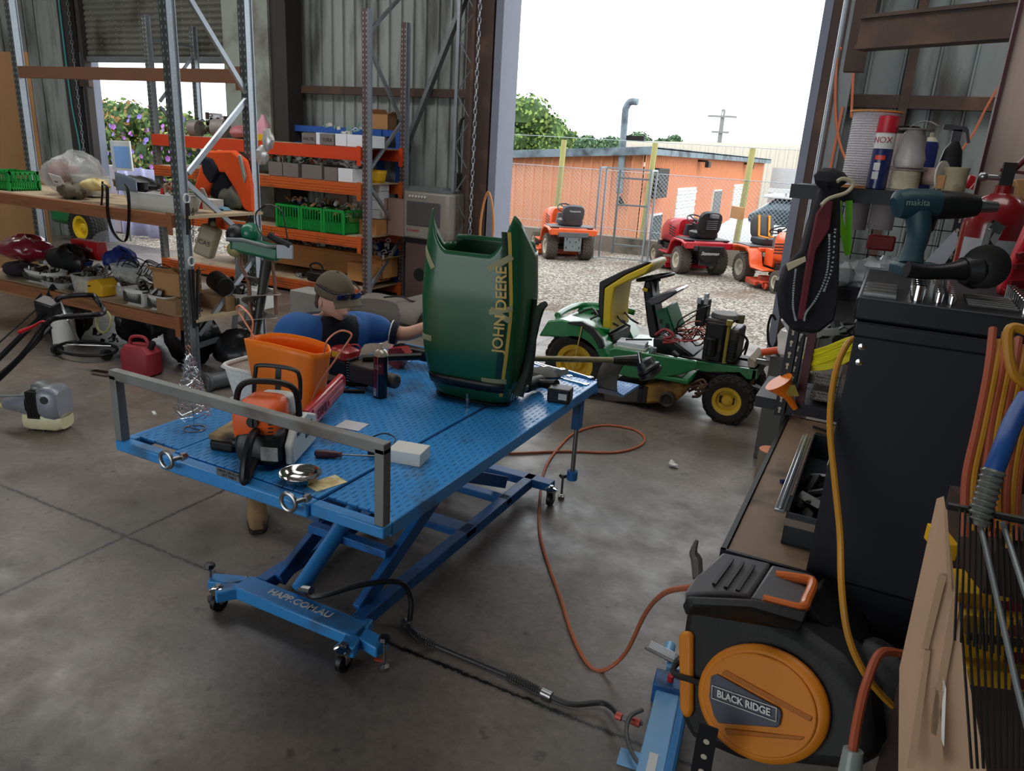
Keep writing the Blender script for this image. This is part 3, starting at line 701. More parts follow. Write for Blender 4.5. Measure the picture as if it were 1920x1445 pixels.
# ramp
r0=V((0,y1+.01,TZ)); m=MB(); m.prism([(0,0),(.55,-.2),(.55,-.215),(0,-.015)],.69,(xB+.345,y1+.02,TZ),(0,1,0),(0,0,1)); m.build('ramp',PL,lt,True)
m=MB(); m.prism([(0,0),(.45,-.2),(.76,-.215),(.76,-.23),(.45,-.215),(0,-.015)],.26,(xD-.13,y1-.08,TZ),(0,1,0),(0,0,1)); m.build('side_ramp',PL,lt,True)
# grey tube rail at the front
m=MB(); zt=1.145; s=.036
for x in (xA+.02,xD-.02): m.bar((x,y0+.02,TZ),(x,y0+.02,zt-s/2),s,s,up=(0,1,0))
m.bar((xA+.002,y0+.02,zt-s/2),(xD-.002,y0+.02,zt-s/2),s,s)
GT=M('raw_steel_tube',(126,128,126),.55,.55,.2,6,dirt=(96,86,76),da=.4,ds=5); m.build('front_stop_frame',GT,lt,True,bev=.003)
for px,py in ((312,862),(541,941)):
    p=PY(px,py,y0-.045); m=MB(); m.tube([p+V((.03*math.cos(a),0,.03*math.sin(a))) for a in [2*PI*i/20 for i in range(20)]],.007,8,closed=True); m.cyl(p+V((.028,.0,.008)),(p.x+.05,y0,p.z+.012),.008); m.cyl((p.x+.045,y0-.02,p.z+.012),(p.x+.045,y0,p.z+.012),.014,n=6)
    m.build('eye_bolt',STEEL,lt,True)
p=PY(430,890,y0-.013); MB().box((p.x,y0-.0135,p.z),(.12,.002,.03)).build('maker_plate',M('grey_label',(96,100,104),.5),lt,True)
text('M8HA 340 KG-SL\nLIFT TABLE',.014,M('ink',(30,32,36),.6),(p.x,y0-.015,p.z),(1,0,0),(0,0,1),lt,True,name='plate_lettering')
p=PZ(612,906,TZ); MB().box((p.x,p.y,TZ+.0012),(.075,.12,.0015),-.3).build('warning_sticker',M('sticker_cream',(214,206,160),.6,0,.15,60,dirt=(180,150,90),da=.4,ds=20),lt,True)
# base
BZ=.12
xL,xR=-2.2,-1.64
MB().b2((xL-.06,1.99,BZ-.06),(xR+.03,2.1,BZ)).build('base_front_bar',BLUE,lt,True,bev=.008)
text('HAPP.COM.AU',.052,WHT,(-1.93,2.05,BZ+.0012),(1,0,0),(0,1,0),lt,True,bold=.0012,name='maker_lettering')
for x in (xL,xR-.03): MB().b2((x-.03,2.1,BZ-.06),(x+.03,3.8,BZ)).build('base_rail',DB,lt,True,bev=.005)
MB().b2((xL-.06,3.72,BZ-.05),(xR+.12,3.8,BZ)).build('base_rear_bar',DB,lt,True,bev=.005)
for a,b in (((xL-.06,2.06,BZ-.03),(xL-.2,2.0,BZ-.03)),((xR+.02,2.04,BZ-.03),(xR+.16,2.02,BZ-.03)),((xL,2.1,BZ-.03),(xL-.11,1.94,BZ-.03)),((xR,2.12,BZ-.03),(xR+.05,1.93,BZ-.03))): MB().bar(a,b,.07,.05).build('base_outrigger',BLUE,lt,True,bev=.006)
def caster(p,r=.042):
    x,y,_=p; c=MB().cyl((x-.014,y,r),(x+.014,y,r),r,n=22).build('caster',BLK,lt,True,bev=.004)
    MB().lathe([(.01,.0),(.034,.0),(.038,.012),(.02,.022)],(x,y,.094)).b2((x-.022,y-.016,r),(x-.018,y+.016,.098)).b2((x+.018,y-.016,r),(x+.022,y+.016,.098)).build('caster_bracket',CHROME,c,True)
    MB().cyl((x,y,.118),(x,y,.128),.012,n=6).build('caster_bolt',STEEL,c,True)
for p in ((-2.31,1.96,0),(-1.60,1.93,0),(-1.5,3.7,0),(-2.3,3.75,0)): caster(p)
def foot(x,y,z=.2):
    c=MB().cyl((x,y,.03),(x,y,z),.007,n=10).lathe([(.0,0),(.02,0),(.02,.012),(.008,.022)],(x,y,.004)).build('levelling_screw',STEEL,lt,True)
    MB().lathe([(.0,0),(.02,0),(.026,.008),(.02,.022),(.0,.024)],(x,y,z),n=7).build('knob',BLK,c,True)
foot(-2.4,2.0,.16); foot(-1.47,2.02,.13); foot(-1.48,3.82,.14)
# scissor arms
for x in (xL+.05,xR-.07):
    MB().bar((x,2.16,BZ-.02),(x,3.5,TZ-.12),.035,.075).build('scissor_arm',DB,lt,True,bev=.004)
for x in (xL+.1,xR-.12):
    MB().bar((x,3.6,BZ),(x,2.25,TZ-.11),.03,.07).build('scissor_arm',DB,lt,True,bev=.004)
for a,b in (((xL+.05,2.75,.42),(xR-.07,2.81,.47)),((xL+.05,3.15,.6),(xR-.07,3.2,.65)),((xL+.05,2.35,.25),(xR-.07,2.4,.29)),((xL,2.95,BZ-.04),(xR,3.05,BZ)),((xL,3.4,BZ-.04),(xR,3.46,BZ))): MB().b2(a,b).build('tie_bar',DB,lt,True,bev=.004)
c=MB().cyl((-1.98,2.1,BZ+.02),(-1.98,2.72,.52),.036).build('hydraulic_cylinder',BLUE,lt,True)
MB().cyl((-1.98,2.72,.52),(-1.98,2.98,.73),.018).build('piston_rod',CHROME,c,True)
m=MB().tube([(-1.95,2.1,BZ+.03),(-1.86,2.08,.16),(-1.72,2.2,.2),(-1.6,2.3,.2),(-1.56,2.33,.12),(-1.54,2.3,.03)],.012,8,sm=6); m.build('pressure_hose',BLK,lt,True)
MB().cyl((-1.97,2.1,BZ+.03),(-1.9,2.09,BZ+.05),.018,n=8).build('hose_fitting',STEEL,lt,True)
# drop leg under the right rail (sliding jack)
MB().b2((xD-.06,3.34,TZ-.22),(xD-.02,3.4,TZ-.06)).build('leg_socket',DB,lt,True,bev=.003)
l=MB().cyl((xD-.04,3.37,.4),(xD-.04,3.37,TZ-.2),.012,n=12).build('drop_leg',STEEL,lt,True)
MB().cyl((xD-.04,3.37,.36),(xD-.04,3.37,.41),.028,n=16).build('leg_foot',DB,l,True,bev=.003)
MB().b2((xR+.02,2.62,.62),(xR+.06,2.68,TZ-.07)).cyl((xR+.04,2.65,.5),(xR+.04,2.65,.63),.014,n=10).build('drop_leg',DB,lt,True,bev=.003)
# ================= mower hood =================
HG=M('hood_green',(22,84,52),.36,0,.06,3,coat=.25); HGD=M('hood_inside',(16,52,34),.4,0,.08,4)
HC=V((-1.605,2.9,TZ)); hr=.10
hd=thing('mower_hood','dark green mower hood standing on its nose on the blue table, yellow side stripe','mower hood',HC,hr)
SEC=[(0,.165,.11,3),(.012,.19,.13,4),(.10,.212,.15,4.5),(.25,.23,.165,5),(.5,.238,.17,5.5),(.75,.222,.165,5),(.92,.20,.155,4.5)]
def sec(z):
    z=max(0,min(.92,z))
    for a,b in zip(SEC,SEC[1:]):
        if z<=b[0]:
            k=(z-a[0])/(b[0]-a[0]); return [a[i]*(1-k)+b[i]*k for i in range(1,4)]
def hs(a,z,off=0):
    w_,d_,e=sec(z); ca,sa=math.cos(a),math.sin(a)
    x=w_*math.copysign(abs(ca)**(2/e),ca); y=d_*math.copysign(abs(sa)**(2/e),sa)
    if off:
        off+=.0036; n=V((math.copysign(abs(x/w_)**(e-1),x)/w_,math.copysign(abs(y/d_)**(e-1),y)/d_,0)).normalized(); x+=n.x*off;y+=n.y*off
    y-=.05*max(0,(.3-z)/.3)**2*(-1)   # nose sweeps back
    return V((x,y+.02,z))
def htop(a):
    # a: 0 = +x side, -pi/2 = front (-y)
    p=hs(a,.82); w_,d_,e=sec(.82); u=abs(p.x)/w_; s=(p.y-.02+d_)/(2*d_)
    if s>.93 and u<.97: return .735
    f=.70+.168*max(0,min(1,(u-.42)/.5))**1.7
    if s>.1: f=min(f,.868-.175*min(1,(s-.1)/.6))
    return max(f,.70)
NA,NZ=240,30
o=MB().grid(lambda u,v:hs(2*PI*u,htop(2*PI*u)*v),NA,NZ,cu=True).build('shell',HG,hd,ang=60,solid=.006)
m=MB(); 
for z in (.6,.66,.71): m.box((0,.165,z),(.38,.012,.012))
m.b2((-.19,.15,.45),(.19,.156,.70)); m.build('inner_panel',HGD,hd)
m=MB().grid(lambda u,v:hs(-PI/2-.75+1.5*u,.085+.045*v,.006),20,2); m.build('nose_grille',BLK,hd,solid=.01)
MB().grid(lambda u,v:hs(-PI/2-1.2+2.4*u,.0+.012*v,.006),24,1).build('nose_trim',DARKM,hd,solid=.008)
MB().grid(lambda u,v:hs(-.95+.14*u-.0*v+(.10*(1-abs(2*v-1))-.02),.06+.74*v,.0015),3,26).build('yellow_stripe',M('stripe_yellow',(190,160,70),.5,0,.1,20),hd,ang=60)
MB().grid(lambda u,v:hs(-1.16+.20*u,.08+.72*v,.001),3,26).build('black_decal_band',M('hood_band',(20,50,34),.3,0,.1,6,coat=.5),hd,ang=60)
def arcpt(a0,dist,z,off):   # walk along the section
    a=a0; st=.004*(1 if dist>0 else -1); d=0; p=hs(a,z)
    while d<abs(dist) and abs(a-a0)<1.5:
        q=hs(a+st,z); d+=(q-p).length; p=q; a+=st
    return hs(a,z,off)
cu=bpy.data.curves.new('t','FONT'); cu.body='JOHN DEERE'; cu.size=.062; cu.align_x='CENTER'; cu.offset=.0012
t_=bpy.data.objects.new('t',cu); COL.objects.link(t_); me=bpy.data.meshes.new_from_object(t_.evaluated_get(bpy.context.evaluated_depsgraph_get())); bpy.data.objects.remove(t_)
m=MB(); m.add([arcpt(-1.02,-v.co.y,.47+v.co.x*1.06,.004) for v in me.vertices],[tuple(p.vertices) for p in me.polygons]); m.build('hood_lettering',M('letter_gold',(200,170,96),.5),hd,ang=0); bpy.data.meshes.remove(me)
TP=M('masking_tape',(150,148,112),.8,0,.1,40)
def tape(a,z,L,w_,rot):
    m=MB()
    def f(u,v):
        s=(u-.5)*L; t=(v-.5)*w_; dx=s*math.cos(rot)-t*math.sin(rot); dz=s*math.sin(rot)+t*math.cos(rot)
        return arcpt(a,dx,z+dz,.0025)
    m.grid(f,10,2); m.build('tape_strip',TP,hd,ang=60)
tape(-PI+.93,.66,.11,.024,-.95); tape(-1.22,.67,.12,.026,.55); tape(-1.18,.47,.10,.024,.25); tape(-1.18,.45,.10,.024,-.5); tape(-PI+.9,.30,.07,.026,-.02); tape(-1.2,.14,.11,.026,.03)
m=MB()
for i in range(5): m.add([hs(-.25+.0,.07+.0*i+.0,.004)+V((.0,.0,0)) for _ in (0,)],[]) if 0 else None
for i in range(5):
    a=-.42+.16*i; m.add([hs(a,.03,.003),hs(a+.06,.03,.003),hs(a+.12,.09,.003),hs(a+.06,.09,.003)],[(0,1,2,3)])
m.build('side_vents',WHT,hd,ang=0)
m=MB().cyl((.03,-.13,.03),(.03,-.15,.045),.008).bar((.03,-.14,.0),(.03,-.15,.07),.01,.006); m.build('latch',STEEL,hd)
# hinge arms behind hood (black bracket standing at its right)
m=MB(); m.tube([PX(970,740,-1.36),PX(990,690,-1.33),PX(1000,640,-1.3),PX(1010,585,-1.28),PX(1024,568,-1.26)],[.03,.014,.012,.02,.012],6,sm=4)
m.build('support_arm',M('hinge_arm',(34,46,38),.5),hd,True)
m=MB(); m.tube([PX(985,720,-1.36),PX(996,650,-1.36),PX(1003,560,-1.36)],[.03,.025,.01],6,sm=4); m.build('side_bracket',M('hinge_arm',(34,46,38),.5),hd,True)
# ================= things on the table =================
def spraycan(name,label,loc,r,h,body,cap,top='nozzle',rz=0,group=None,lean=None):
    t=thing(name,label,'spray can',loc,rz,group,rot=lean)
    MB().lathe([(r*.9,0),(r,.006),(r,h*.8),(r*.96,h*.83)],n=28).build('can',body,t)
    return t
t=spraycan('spray_can','black aerosol can with red and white label, standing left of the hood',(-1.965,2.655,TZ),.033,.25,M('can_black',(26,20,24),.3,.2,.1,10,coat=.4),None)
MB().lathe([(.034,.2),(.033,.206),(.024,.224),(.014,.23),(.012,.238)],n=28).build('shoulder',M('can_cream',(196,190,172),.3,.4),t)
MB().cyl((0,0,.236),(0,0,.256),.009,.008,n=12).build('nozzle',M('nozzle_cream',(206,200,180),.5),t)
def band(par,r,a0,a1,z0,z1,mat,name='label_patch',off=.0006):
    MB().grid(lambda u,v:V(((r+off)*math.cos(a0+(a1-a0)*u),(r+off)*math.sin(a0+(a1-a0)*u),z0+(z1-z0)*v)),12,1).build(name,mat,par,ang=60)
def bandtext(par,body,r,a0,z,size,mat,vert=False,name='can_lettering'):
    cu=bpy.data.curves.new('t','FONT'); cu.body=body; cu.size=size; cu.align_x='CENTER'; cu.align_y='CENTER'; t_=bpy.data.objects.new('t',cu); COL.objects.link(t_)
    me=bpy.data.meshes.new_from_object(t_.evaluated_get(bpy.context.evaluated_depsgraph_get())); bpy.data.objects.remove(t_); m=MB()
    for v in me.vertices:
        x,y=(v.co.x,v.co.y) if not vert else (-v.co.y,v.co.x); a=a0+x/r; v.co=((r+.0012)*math.cos(a),(r+.0012)*math.sin(a),z+y)
    m.add([v.co.copy() for v in me.vertices],[tuple(p.vertices) for p in me.polygons]); bpy.data.meshes.remove(me); return m.build(name,mat,par,ang=0)
DR=M('can_red',(120,26,34),.3,0,.2,30)
band(t,.033,-2.4,-1.5,.03,.195,DR,'red_panel'); band(t,.033,-1.45,-1.35,.01,.2,GAL,'silver_stripe'); band(t,.033,-2.3,-1.6,.012,.05,WHT,'barcode_panel')
bandtext(t,'HEAVY DUTY\nCLEANER',.033,-1.95,.15,.012,WHT); band(t,.033,-1.3,-.6,.12,.17,DR,'red_flash')
# orange trug bag
OB=M('trug_orange',(246,124,20),.4,0,.05,5,trans=.0); OB.node_tree.nodes['Principled BSDF'].inputs['Subsurface Weight'].default_value=0
bc=V((-2.14,2.25,TZ)); tb=thing('orange_tub_bag','open orange plastic tub bag with wire handles on the blue table','bag',bc,.0)
def trug(u,v):
    a=2*PI*u; w0=.15+.05*v; d0=.07+.015*v; e=3.0; ca,sa=math.cos(a),math.sin(a)
    rp=1+.02*math.sin(a*9)*v
    x=w0*math.copysign(abs(ca)**(2/e),ca)*rp; y=d0*math.copysign(abs(sa)**(2/e),sa)*rp
    return V((x,y,.305*v+.02*v*abs(math.sin(a))**2*(1 if sa<0 else .9)))
m=MB().grid(trug,64,12,cu=True); n=len(m.v); m.f.append([i*13 for i in range(64)][::-1]); m.m.append(0); m.build('tub',OB,tb,ang=50,solid=.004)
WIR=M('copper_wire',(206,128,96),.4,.3)
for s,e in ((-1,[(-.18,.0,.3),(-.25,.0,.38),(-.27,-.01,.42),(-.24,-.01,.43),(-.18,-.01,.38),(-.15,-.06,.3)]),(1,[(.19,-.0,.29),(.22,-.01,.36),(.26,.02,.4),(.30,.04,.39),(.29,.02,.35),(.235,-.08,.2),(.21,-.11,.1)])): MB().tube(e,.004,6,sm=6).build('wire_handle',WIR,tb)
# white lattice basket
wb=thing('white_basket','white plastic lattice basket tucked behind the orange tub bag on the table','basket',(-2.38,2.33,TZ))
MB().grid(lambda u,v:V(((.10+.03*v)*math.copysign(abs(math.cos(2*PI*u))**.5,math.cos(2*PI*u)),(.09+.03*v)*math.copysign(abs(math.sin(2*PI*u))**.5,math.sin(2*PI*u)),.15*v)),48,6,cu=True).build('basket_wall',M('basket_white',(214,214,208),.5,0,.35,60),wb,solid=.003)
MB().grid(lambda u,v:V(((.12+.022*v)*math.copysign(abs(math.cos(2*PI*u))**.5,math.cos(2*PI*u)),(.11+.022*v)*math.copysign(abs(math.sin(2*PI*u))**.5,math.sin(2*PI*u)),.15+.012*math.sin(PI*v))),48,3,cu=True).b2((-.10,-.09,0),(.10,.09,.004)).build('rim',WHT,wb,solid=.003)
# ---- chainsaw ----
SO=M('saw_orange',(226,92,28),.4,0,.05,8,coat=.2); SW=M('saw_pale',(196,198,194),.45,0,.05,8)
cs=thing('chainsaw','orange, black and pale grey chainsaw lying upright at the front edge of the blue table','chainsaw',(-1.885,1.885,TZ),math.radians(113))
m=MB(); loft(m,[(-.14,(.0,.075),.07,.055,3.5),(-.12,(.0,.08),.085,.068,4),(.02,(0,.075),.095,.072,4),(.12,(-.0,.07),.09,.065,4)],20); m.build('crankcase',BLK,cs,ang=50)
m=MB(); loft(m,[(-.135,(.015,.17),.055,.045,3.5),(-.125,(.012,.165),.075,.068,4.5),(-.05,(.01,.165),.08,.075,4.5),(.0,(.005,.175),.075,.07,4),(.05,(.0,.165),.065,.055,4)],22); m.build('top_cover',SO,cs,ang=50)
m=MB(); loft(m,[(.0,(-.01,.19),.06,.05,3),(.06,(-.01,.185),.065,.05,4),(.11,(-.01,.17),.05,.04,3)],16); m.build('muffler_cover',SW,cs,ang=50)
m=MB().cyl((-.136,.01,.18),(-.145,.01,.18),.02,n=20).box((-.147,.01,.18),(.006,.008,.034)); m.build('cover_knob',BLK,cs)
m=MB(); 
for i in range(4): m.box((-.131,-.045,.145+.014*i),(.006,.022,.005))
m.build('cooling_slots',BLK,cs)
m=MB(); m.prism([(-.11,.015),(.14,.015),(.16,.05),(.15,.12),(.05,.16),(-.06,.15),(-.12,.09)],.03,(0,-.105,0),(1,0,0),(0,0,1)); m.build('clutch_cover',SW,cs,bev=.008)
m=MB(); m.b2((.02,-.123,.07),(.09,-.12,.12)); m.build('cover_decal',BLK,cs)
text('MS 211',.022,M('ink',(30,32,36)),(-.04,-.1225,.115),(1,0,0),(0,0,1),cs,name='saw_lettering')
# rear handle: loop
m=MB(); m.tube([(-.1,.0,.14),(-.15,0,.145),(-.19,0,.13),(-.235,0,.07),(-.25,0,.02),(-.245,0,-.0)],[.017,.015,.015,.016,.017,.014],10,sm=5)
m.tube([(-.1,.02,.045),(-.17,.01,.03),(-.24,0,.012),(-.262,0,.02)],[.03,.022,.02,.014],10,sm=4,flat=.6); m.build('rear_handle',BLK,cs)
m=MB().box((-.152,-.05,.07),(.003,.06,.05)); m.build('warning_label',M('label_grey',(170,170,166),.6,0,.4,200),cs)
MB().tube([(.02,.1,.03),(.01,.125,.08),(.0,.125,.2),(-.005,.1,.265),(-.005,.04,.285),(-.0,-.06,.28),(.01,-.095,.24),(.02,-.1,.12)],.0115,10,sm=6).build('front_handle',BLK,cs)
MB().tube([(.07,.09,.2),(.085,.085,.29),(.09,.07,.315),(.09,-.05,.31),(.088,-.08,.28),(.07,-.085,.2)],.008,8,sm=5).bar((.075,.0,.2),(.09,.0,.312),.02,.008,up=(1,0,0)).build('hand_guard',BLK,cs)
m=MB().cyl((-.09,.085,.08),(-.09,.1,.08),.02).cyl((.05,.09,.08),(.05,.105,.08),.02); m.build('filler_cap',BLK,cs)
SR=M('scabbard_red',(196,52,56),.35,0,.06,8,coat=.3)
m=MB(); m.prism([(.15,.03),(.62,.045),(.66,.07),(.66,.11),(.62,.135),(.15,.13)],.026,(0,-.075,0),(1,0,0),(0,0,1)); sb=m.build('bar_scabbard',SR,cs,bev=.008)
m=MB(); m.b2((.2,-.0925,.1),(.6,-.0885,.115)); m.b2((.4,-.0925,.06),(.6,-.0885,.085)); m.build('scabbard_rib',M('scabbard_pale',(214,110,112),.4),sb)
text('STIHL',.05,M('ink_dark_red',(90,24,30),.5),(.32,-.0895,.07),(1,0,0),(0,0,1),sb,bold=.001,name='scabbard_lettering')
MB().b2((.12,-.08,.065),(.56,-.074,.1)).build('guide_bar',STEEL,cs)
# ---- wire tree ----
wt=thing('wire_tree','little silver chain-wire cone tree ornament on the left front of the blue table','ornament',(-2.31,1.9,TZ))
SIL=M('silver_wire',(214,218,222),.2,1,.05,5)
m=MB(); pts=[]; random.seed(4)
for i in range(620):
    k=i/620; z=.06+.24*k; r=.055*(1-k)+.012; a=i*.62
    pts.append((r*math.cos(a)+random.uniform(-.009,.009),r*math.sin(a)+random.uniform(-.009,.009),z+.012*math.sin(i*2.1)))
m.tube(pts,.0010,3); m.build('chain_cone',SIL,wt)
m=MB().tube([(.04*math.cos(a),.04*math.sin(a),.003) for a in [2*PI*i/24 for i in range(24)]],.0025,6,closed=True).cyl((-.04,0,.003),(.04,0,.003),.002,n=5); m.cyl((0,0,.003),(0,0,.3),.0022,n=5); m.build('base_ring',SIL,wt)
MB().tube([(0,0,.3),(.004,0,.325),(-.01,0,.33),(.0,0,.345),(.012,0,.335)],.0018,5).build('copper_star',WIR,wt)
# ---- small things ----
p=PZ(415,835,TZ); t=thing('saw_chain_block','stained timber block with a saw chain under it, left of the chainsaw','wood block',(p.x+.02,p.y+.06,TZ),.25)
MB().box((0,0,.05),(.11,.2,.022)).build('block',M('grubby_timber',(176,150,108),.85,0,.2,12,dirt=(58,48,42),da=.85,ds=7),t,bev=.004)
MB().box((0,-.02,.02),(.1,.17,.04)).build('dark_case',DARKM,t,bev=.01)
p=PZ(564,893,TZ); t=thing('steel_parts_bowl','shallow stainless steel magnetic bowl on the blue table right of the chainsaw handle','bowl',(p.x+.03,p.y-.035,TZ))
MB().lathe([(.03,.0),(.045,.004),(.062,.02),(.07,.034),(.073,.036),(.069,.035),(.06,.02),(.044,.008),(.0,.007)],n=36).build('dish',M('polished_steel',(190,188,184),.14,1,.05,4),t,ang=50)
m=MB(); random.seed(2)
for i in range(7): m.cyl((random.uniform(-.02,.03),random.uniform(-.02,.02),.011),(random.uniform(-.02,.03),random.uniform(-.02,.02),.012),.003,n=6)
m.build('screws',STEEL,t)['kind']='stuff'
a=PZ(590,857,TZ);b=PZ(640,861,TZ);c=PZ(700,862,TZ); dv=(c-a).normalized()
t=thing('screwdriver','screwdriver with dark red and blue grip on the blue table behind the steel bowl','screwdriver',(a.x,a.y,TZ),math.atan2(dv.y,dv.x))
MB().lathe([(.006,0),(.014,.006),(.0155,.03),(.014,.07),(.010,.09),(.012,.1)],(0,0,.0155),(1,0,0),12).build('grip',M('grip_maroon',(70,36,44),.4,0,.2,40),t); MB().cyl((.1,0,.0155),(.24,0,.0155),.0035,n=8).build('shank',STEEL,t)
t=tag(MB().box((PZ(755,868,TZ).x,PZ(755,868,TZ).y+.04,TZ+.025),(.13,.1,.05),.2).build('small_white_box',WHT,bev=.002),'small white cardboard box on the blue table just inside the right rail post','box')
t=tag(MB().box((PZ(660,798,TZ).x,PZ(660,798,TZ).y,TZ+.0015),(.11,.09,.002),.15).build('paper_card',M('grey_card',(196,196,200),.8)),'pale grey card lying on the blue table beside the red scabbard','card')
p=PZ(700,848,TZ); tag(MB().tube([p+V((-.09,.08,.006)),p+V((-.04,.12,.03)),p+V((.03,.1,.03)),p+V((.05,.02,.01)),p+V((.02,-.02,.006))],.003,6,sm=5).box(p+V((.03,-.02,.02)),(.06,.03,.035),.4).build('cable_with_plug',BLK),'thin black cable with a small black plug looped beside the white box','cable')
for (a,b,lb) in (((600,718),(690,726),'upper'),((625,735),(685,737),'lower')):
    a=PZ(*a,TZ);b=PZ(*b,TZ); 
    tag(MB().bar(a+V((0,0,.01)),b+V((0,0,.01)),.018,.014).build('pliers',DARKM,bev=.004),'dark handled plier lying on the blue table behind the red scabbard, %s of two'%lb,'pliers')
tag(MB().cyl(PZ(560,745,TZ)+V((.1,.2,.005)),PZ(700,703,TZ)+V((0,0,.005)),.004,n=6).build('bright_rod',SIL),'thin bright rod across the blue table in front of the trimmer','rod')
for i,(px,py) in enumerate(((622,760),(634,770))):
    pass
# ---- hedge trimmer / red engine tool behind bag ----
he=thing('red_brush_engine','red and black small engine with finned side lying on the table before the crouching person','engine',PZ(640,716,TZ)+V((0,.02,0)),-.1)
MB().box((0,0,.075),(.13,.1,.11)).build('recoil_housing',BLK,he,bev=.018)
m=MB(); loft(m,[(.125,(0,0),.072,.055,4),(.16,(0,0),.07,.055,4),(.172,(0,0),.05,.04,3)],20,ax='z'); m.build('red_cover',M('engine_red',(160,36,34),.35,0,.1,6,coat=.3),he)
MB().b2((-.02,-.058,.135),(.03,-.05,.16)).build('yellow_label',YEL,he)
m=MB()
for i in range(9): m.box((.075,0,.03+.013*i),(.02,.1,.005))
m.build('fins',STEEL,he)
MB().tube([(-.06,0,.0),(-.05,0,.01)],.01).b2((-.07,-.05,0),(.05,.05,.04)).build('fuel_tank',M('tank_tan',(176,146,104),.4),he,bev=.012)
m=MB().tube([(.07,.02,.12),(.09,.02,.18),(.08,.0,.2),(.04,-.0,.19),(.0,.02,.19)],.004,6,sm=5); m.build('red_cable',M('cable_red',(196,70,60),.5),he)
sh=MB().b2((.08,-.05,.03),(.24,.05,.12)).cyl((.22,0,.07),(.34,0,.07),.035,n=14).build('gear_housing',M('grime_metal',(86,80,74),.6,.4,.3,10),he,bev=.01)
a=PZ(670,700,TZ)+V((0,.05,.06)); 
ht=thing('trimmer_pole','long thin trimmer pole with black head resting across the table and out behind the hood','trimmer',(-1.9,3.1,TZ))
MB().tube([PD(680,672,3.55),PD(790,668,3.6)],.018,10).build('black_tube',BLK,ht,True)
s0=PD(1003,672,3.62);s1=PD(1150,675,3.62)
MB().tube([s0-(s1-s0)*.9,s1],.014,10).build('shaft',M('shaft_olive',(128,120,88),.5,.4,.2,8),ht,True)
m=MB(); e1=PD(1195,676,3.62); m.tube([s1,e1],[.018,.03],10); m.build('gear_head',DARKM,ht,True)
m=MB(); c=PD(1215,690,3.62); ax_=(PD(1225,705,3.6)-PD(1205,672,3.6)).normalized(); m.lathe([(.02,-.05),(.045,-.04),(.05,-.01),(.062,.0),(.062,.012),(.055,.015),(.062,.02),(.062,.035),(.03,.05)],c,ax_,20); m.build('line_spool',BLK,ht,True)
gc=PD(1165,712,3.6); m=MB()
def guard(u,v):
    a=-.9+1.6*u; r=.16; 
    return gc+V((-.06+.10*v+.03*math.sin(3*v),.04,.0))+V((-.075*math.cos(a)*1.0,-.07*math.sin(a*.8),-.10*math.sin(a)))
m.grid(guard,12,5); m.build('debris_guard',M('guard_dark',(52,50,46),.5,0,.2,8),ht,True,solid=.006)
MB().cyl(PD(1203,690,3.6),PD(1198,660,3.6)+V((0,0,.0)),.01).build('pivot',STEEL,ht,True)
RD2=M('cord_brown',(150,80,60),.6)
tag(MB().tube([PZ(715,690,TZ)+V((0,0,.02)),PZ(740,650,TZ)+V((0,0,.03)),PZ(775,640,TZ)+V((0,0,.05)),PZ(800,645,TZ)+V((.05,0,.04)),PZ(830,650,TZ)+V((.1,0,.02))],.009,8,sm=5).build('air_line',RD2),'brown air hose arching across the far side of the table into the hood','hose')
tag(MB().prism([(0,0),(.05,.09),(.02,.12),(-.06,.1),(-.07,.02)],.06,PZ(752,690,TZ)+V((0,0,.0)),(1,0,0),(0,0,1)).build('red_tool_grip',M('engine_red',(160,36,34))),'red plastic tool grip between the spray can and the hood','tool grip')
tag(MB().b2(PZ(735,680,TZ)+V((0,0,.04)),PZ(735,680,TZ)+V((.3,.07,.1))).build('black_saw_housing',BLK,bev=.012),'black tool housing lying behind the spray can, running behind the hood','tool housing')
# ---- drill, battery, wrenches to right of hood ----
dr=thing('cordless_impact_driver','dark cordless driver with a box battery lying on the table right of the hood','driver',PZ(1055,755,TZ)+V((-.02,.0,0)),.2)
MB().box((0,0.02,.035),(.11,.09,.07)).build('battery',BLK,dr,bev=.008); MB().b2((-.0,-.0265,.02),(.04,-.025,.05)).build('battery_label',WHT,dr)
m=MB(); m.tube([(-.03,.06,.06),(-.1,.09,.05),(-.15,.1,.045)],[.03,.02,.022],10,sm=3); m.tube([(-.13,.16,.045),(-.15,.1,.045),(-.17,.02,.045)],[.028,.034,.03],12); m.build('handle',DARKM,dr)
MB().cyl((-.17,.02,.045),(-.18,-.04,.045),.022,.014,n=14).build('chuck',STEEL,dr)
random.seed(9)
wr=[]
def wrench(name,L,mat=CHROME):
    t=thing(name,None,'wrench'); MB().box((0,0,.004),(L,.012,.006)).build('shank',mat,t,bev=.002)
    m=MB().prism([(-.006,-.012),(.006,-.016),(.02,-.012),(.021,-.005),(.01,-.004),(.01,.004),(.021,.005),(.02,.012),(.006,.016),(-.006,.012)],.008,(L/2,0,.004)); m.build('open_jaw',mat,t)
    m=MB().tube([(-L/2-.006+.011*math.cos(a),.011*math.sin(a),.004) for a in [2*PI*i/14 for i in range(14)]],.004,6,closed=True); m.build('ring_end',mat,t); return t
spots=[(1060,712,-.25,.2),(1080,702,-.3,.18),(1045,700,-.45,.18),(1030,692,-.2,.17),(1015,704,-.5,.2),(1070,722,-.15,.16),(1000,690,-.35,.17)]
for i,(px,py,r,L) in enumerate(spots):
    p=PZ(px,py,TZ); w=wrench('combination_wrench',L); w.location=(p.x,p.y,TZ+.004*i); w.rotation_euler=(0,0,r); w['group']='wrenches right of the hood'
    w['label']='steel combination wrench in the loose pile on the table between hood and trimmer guard'
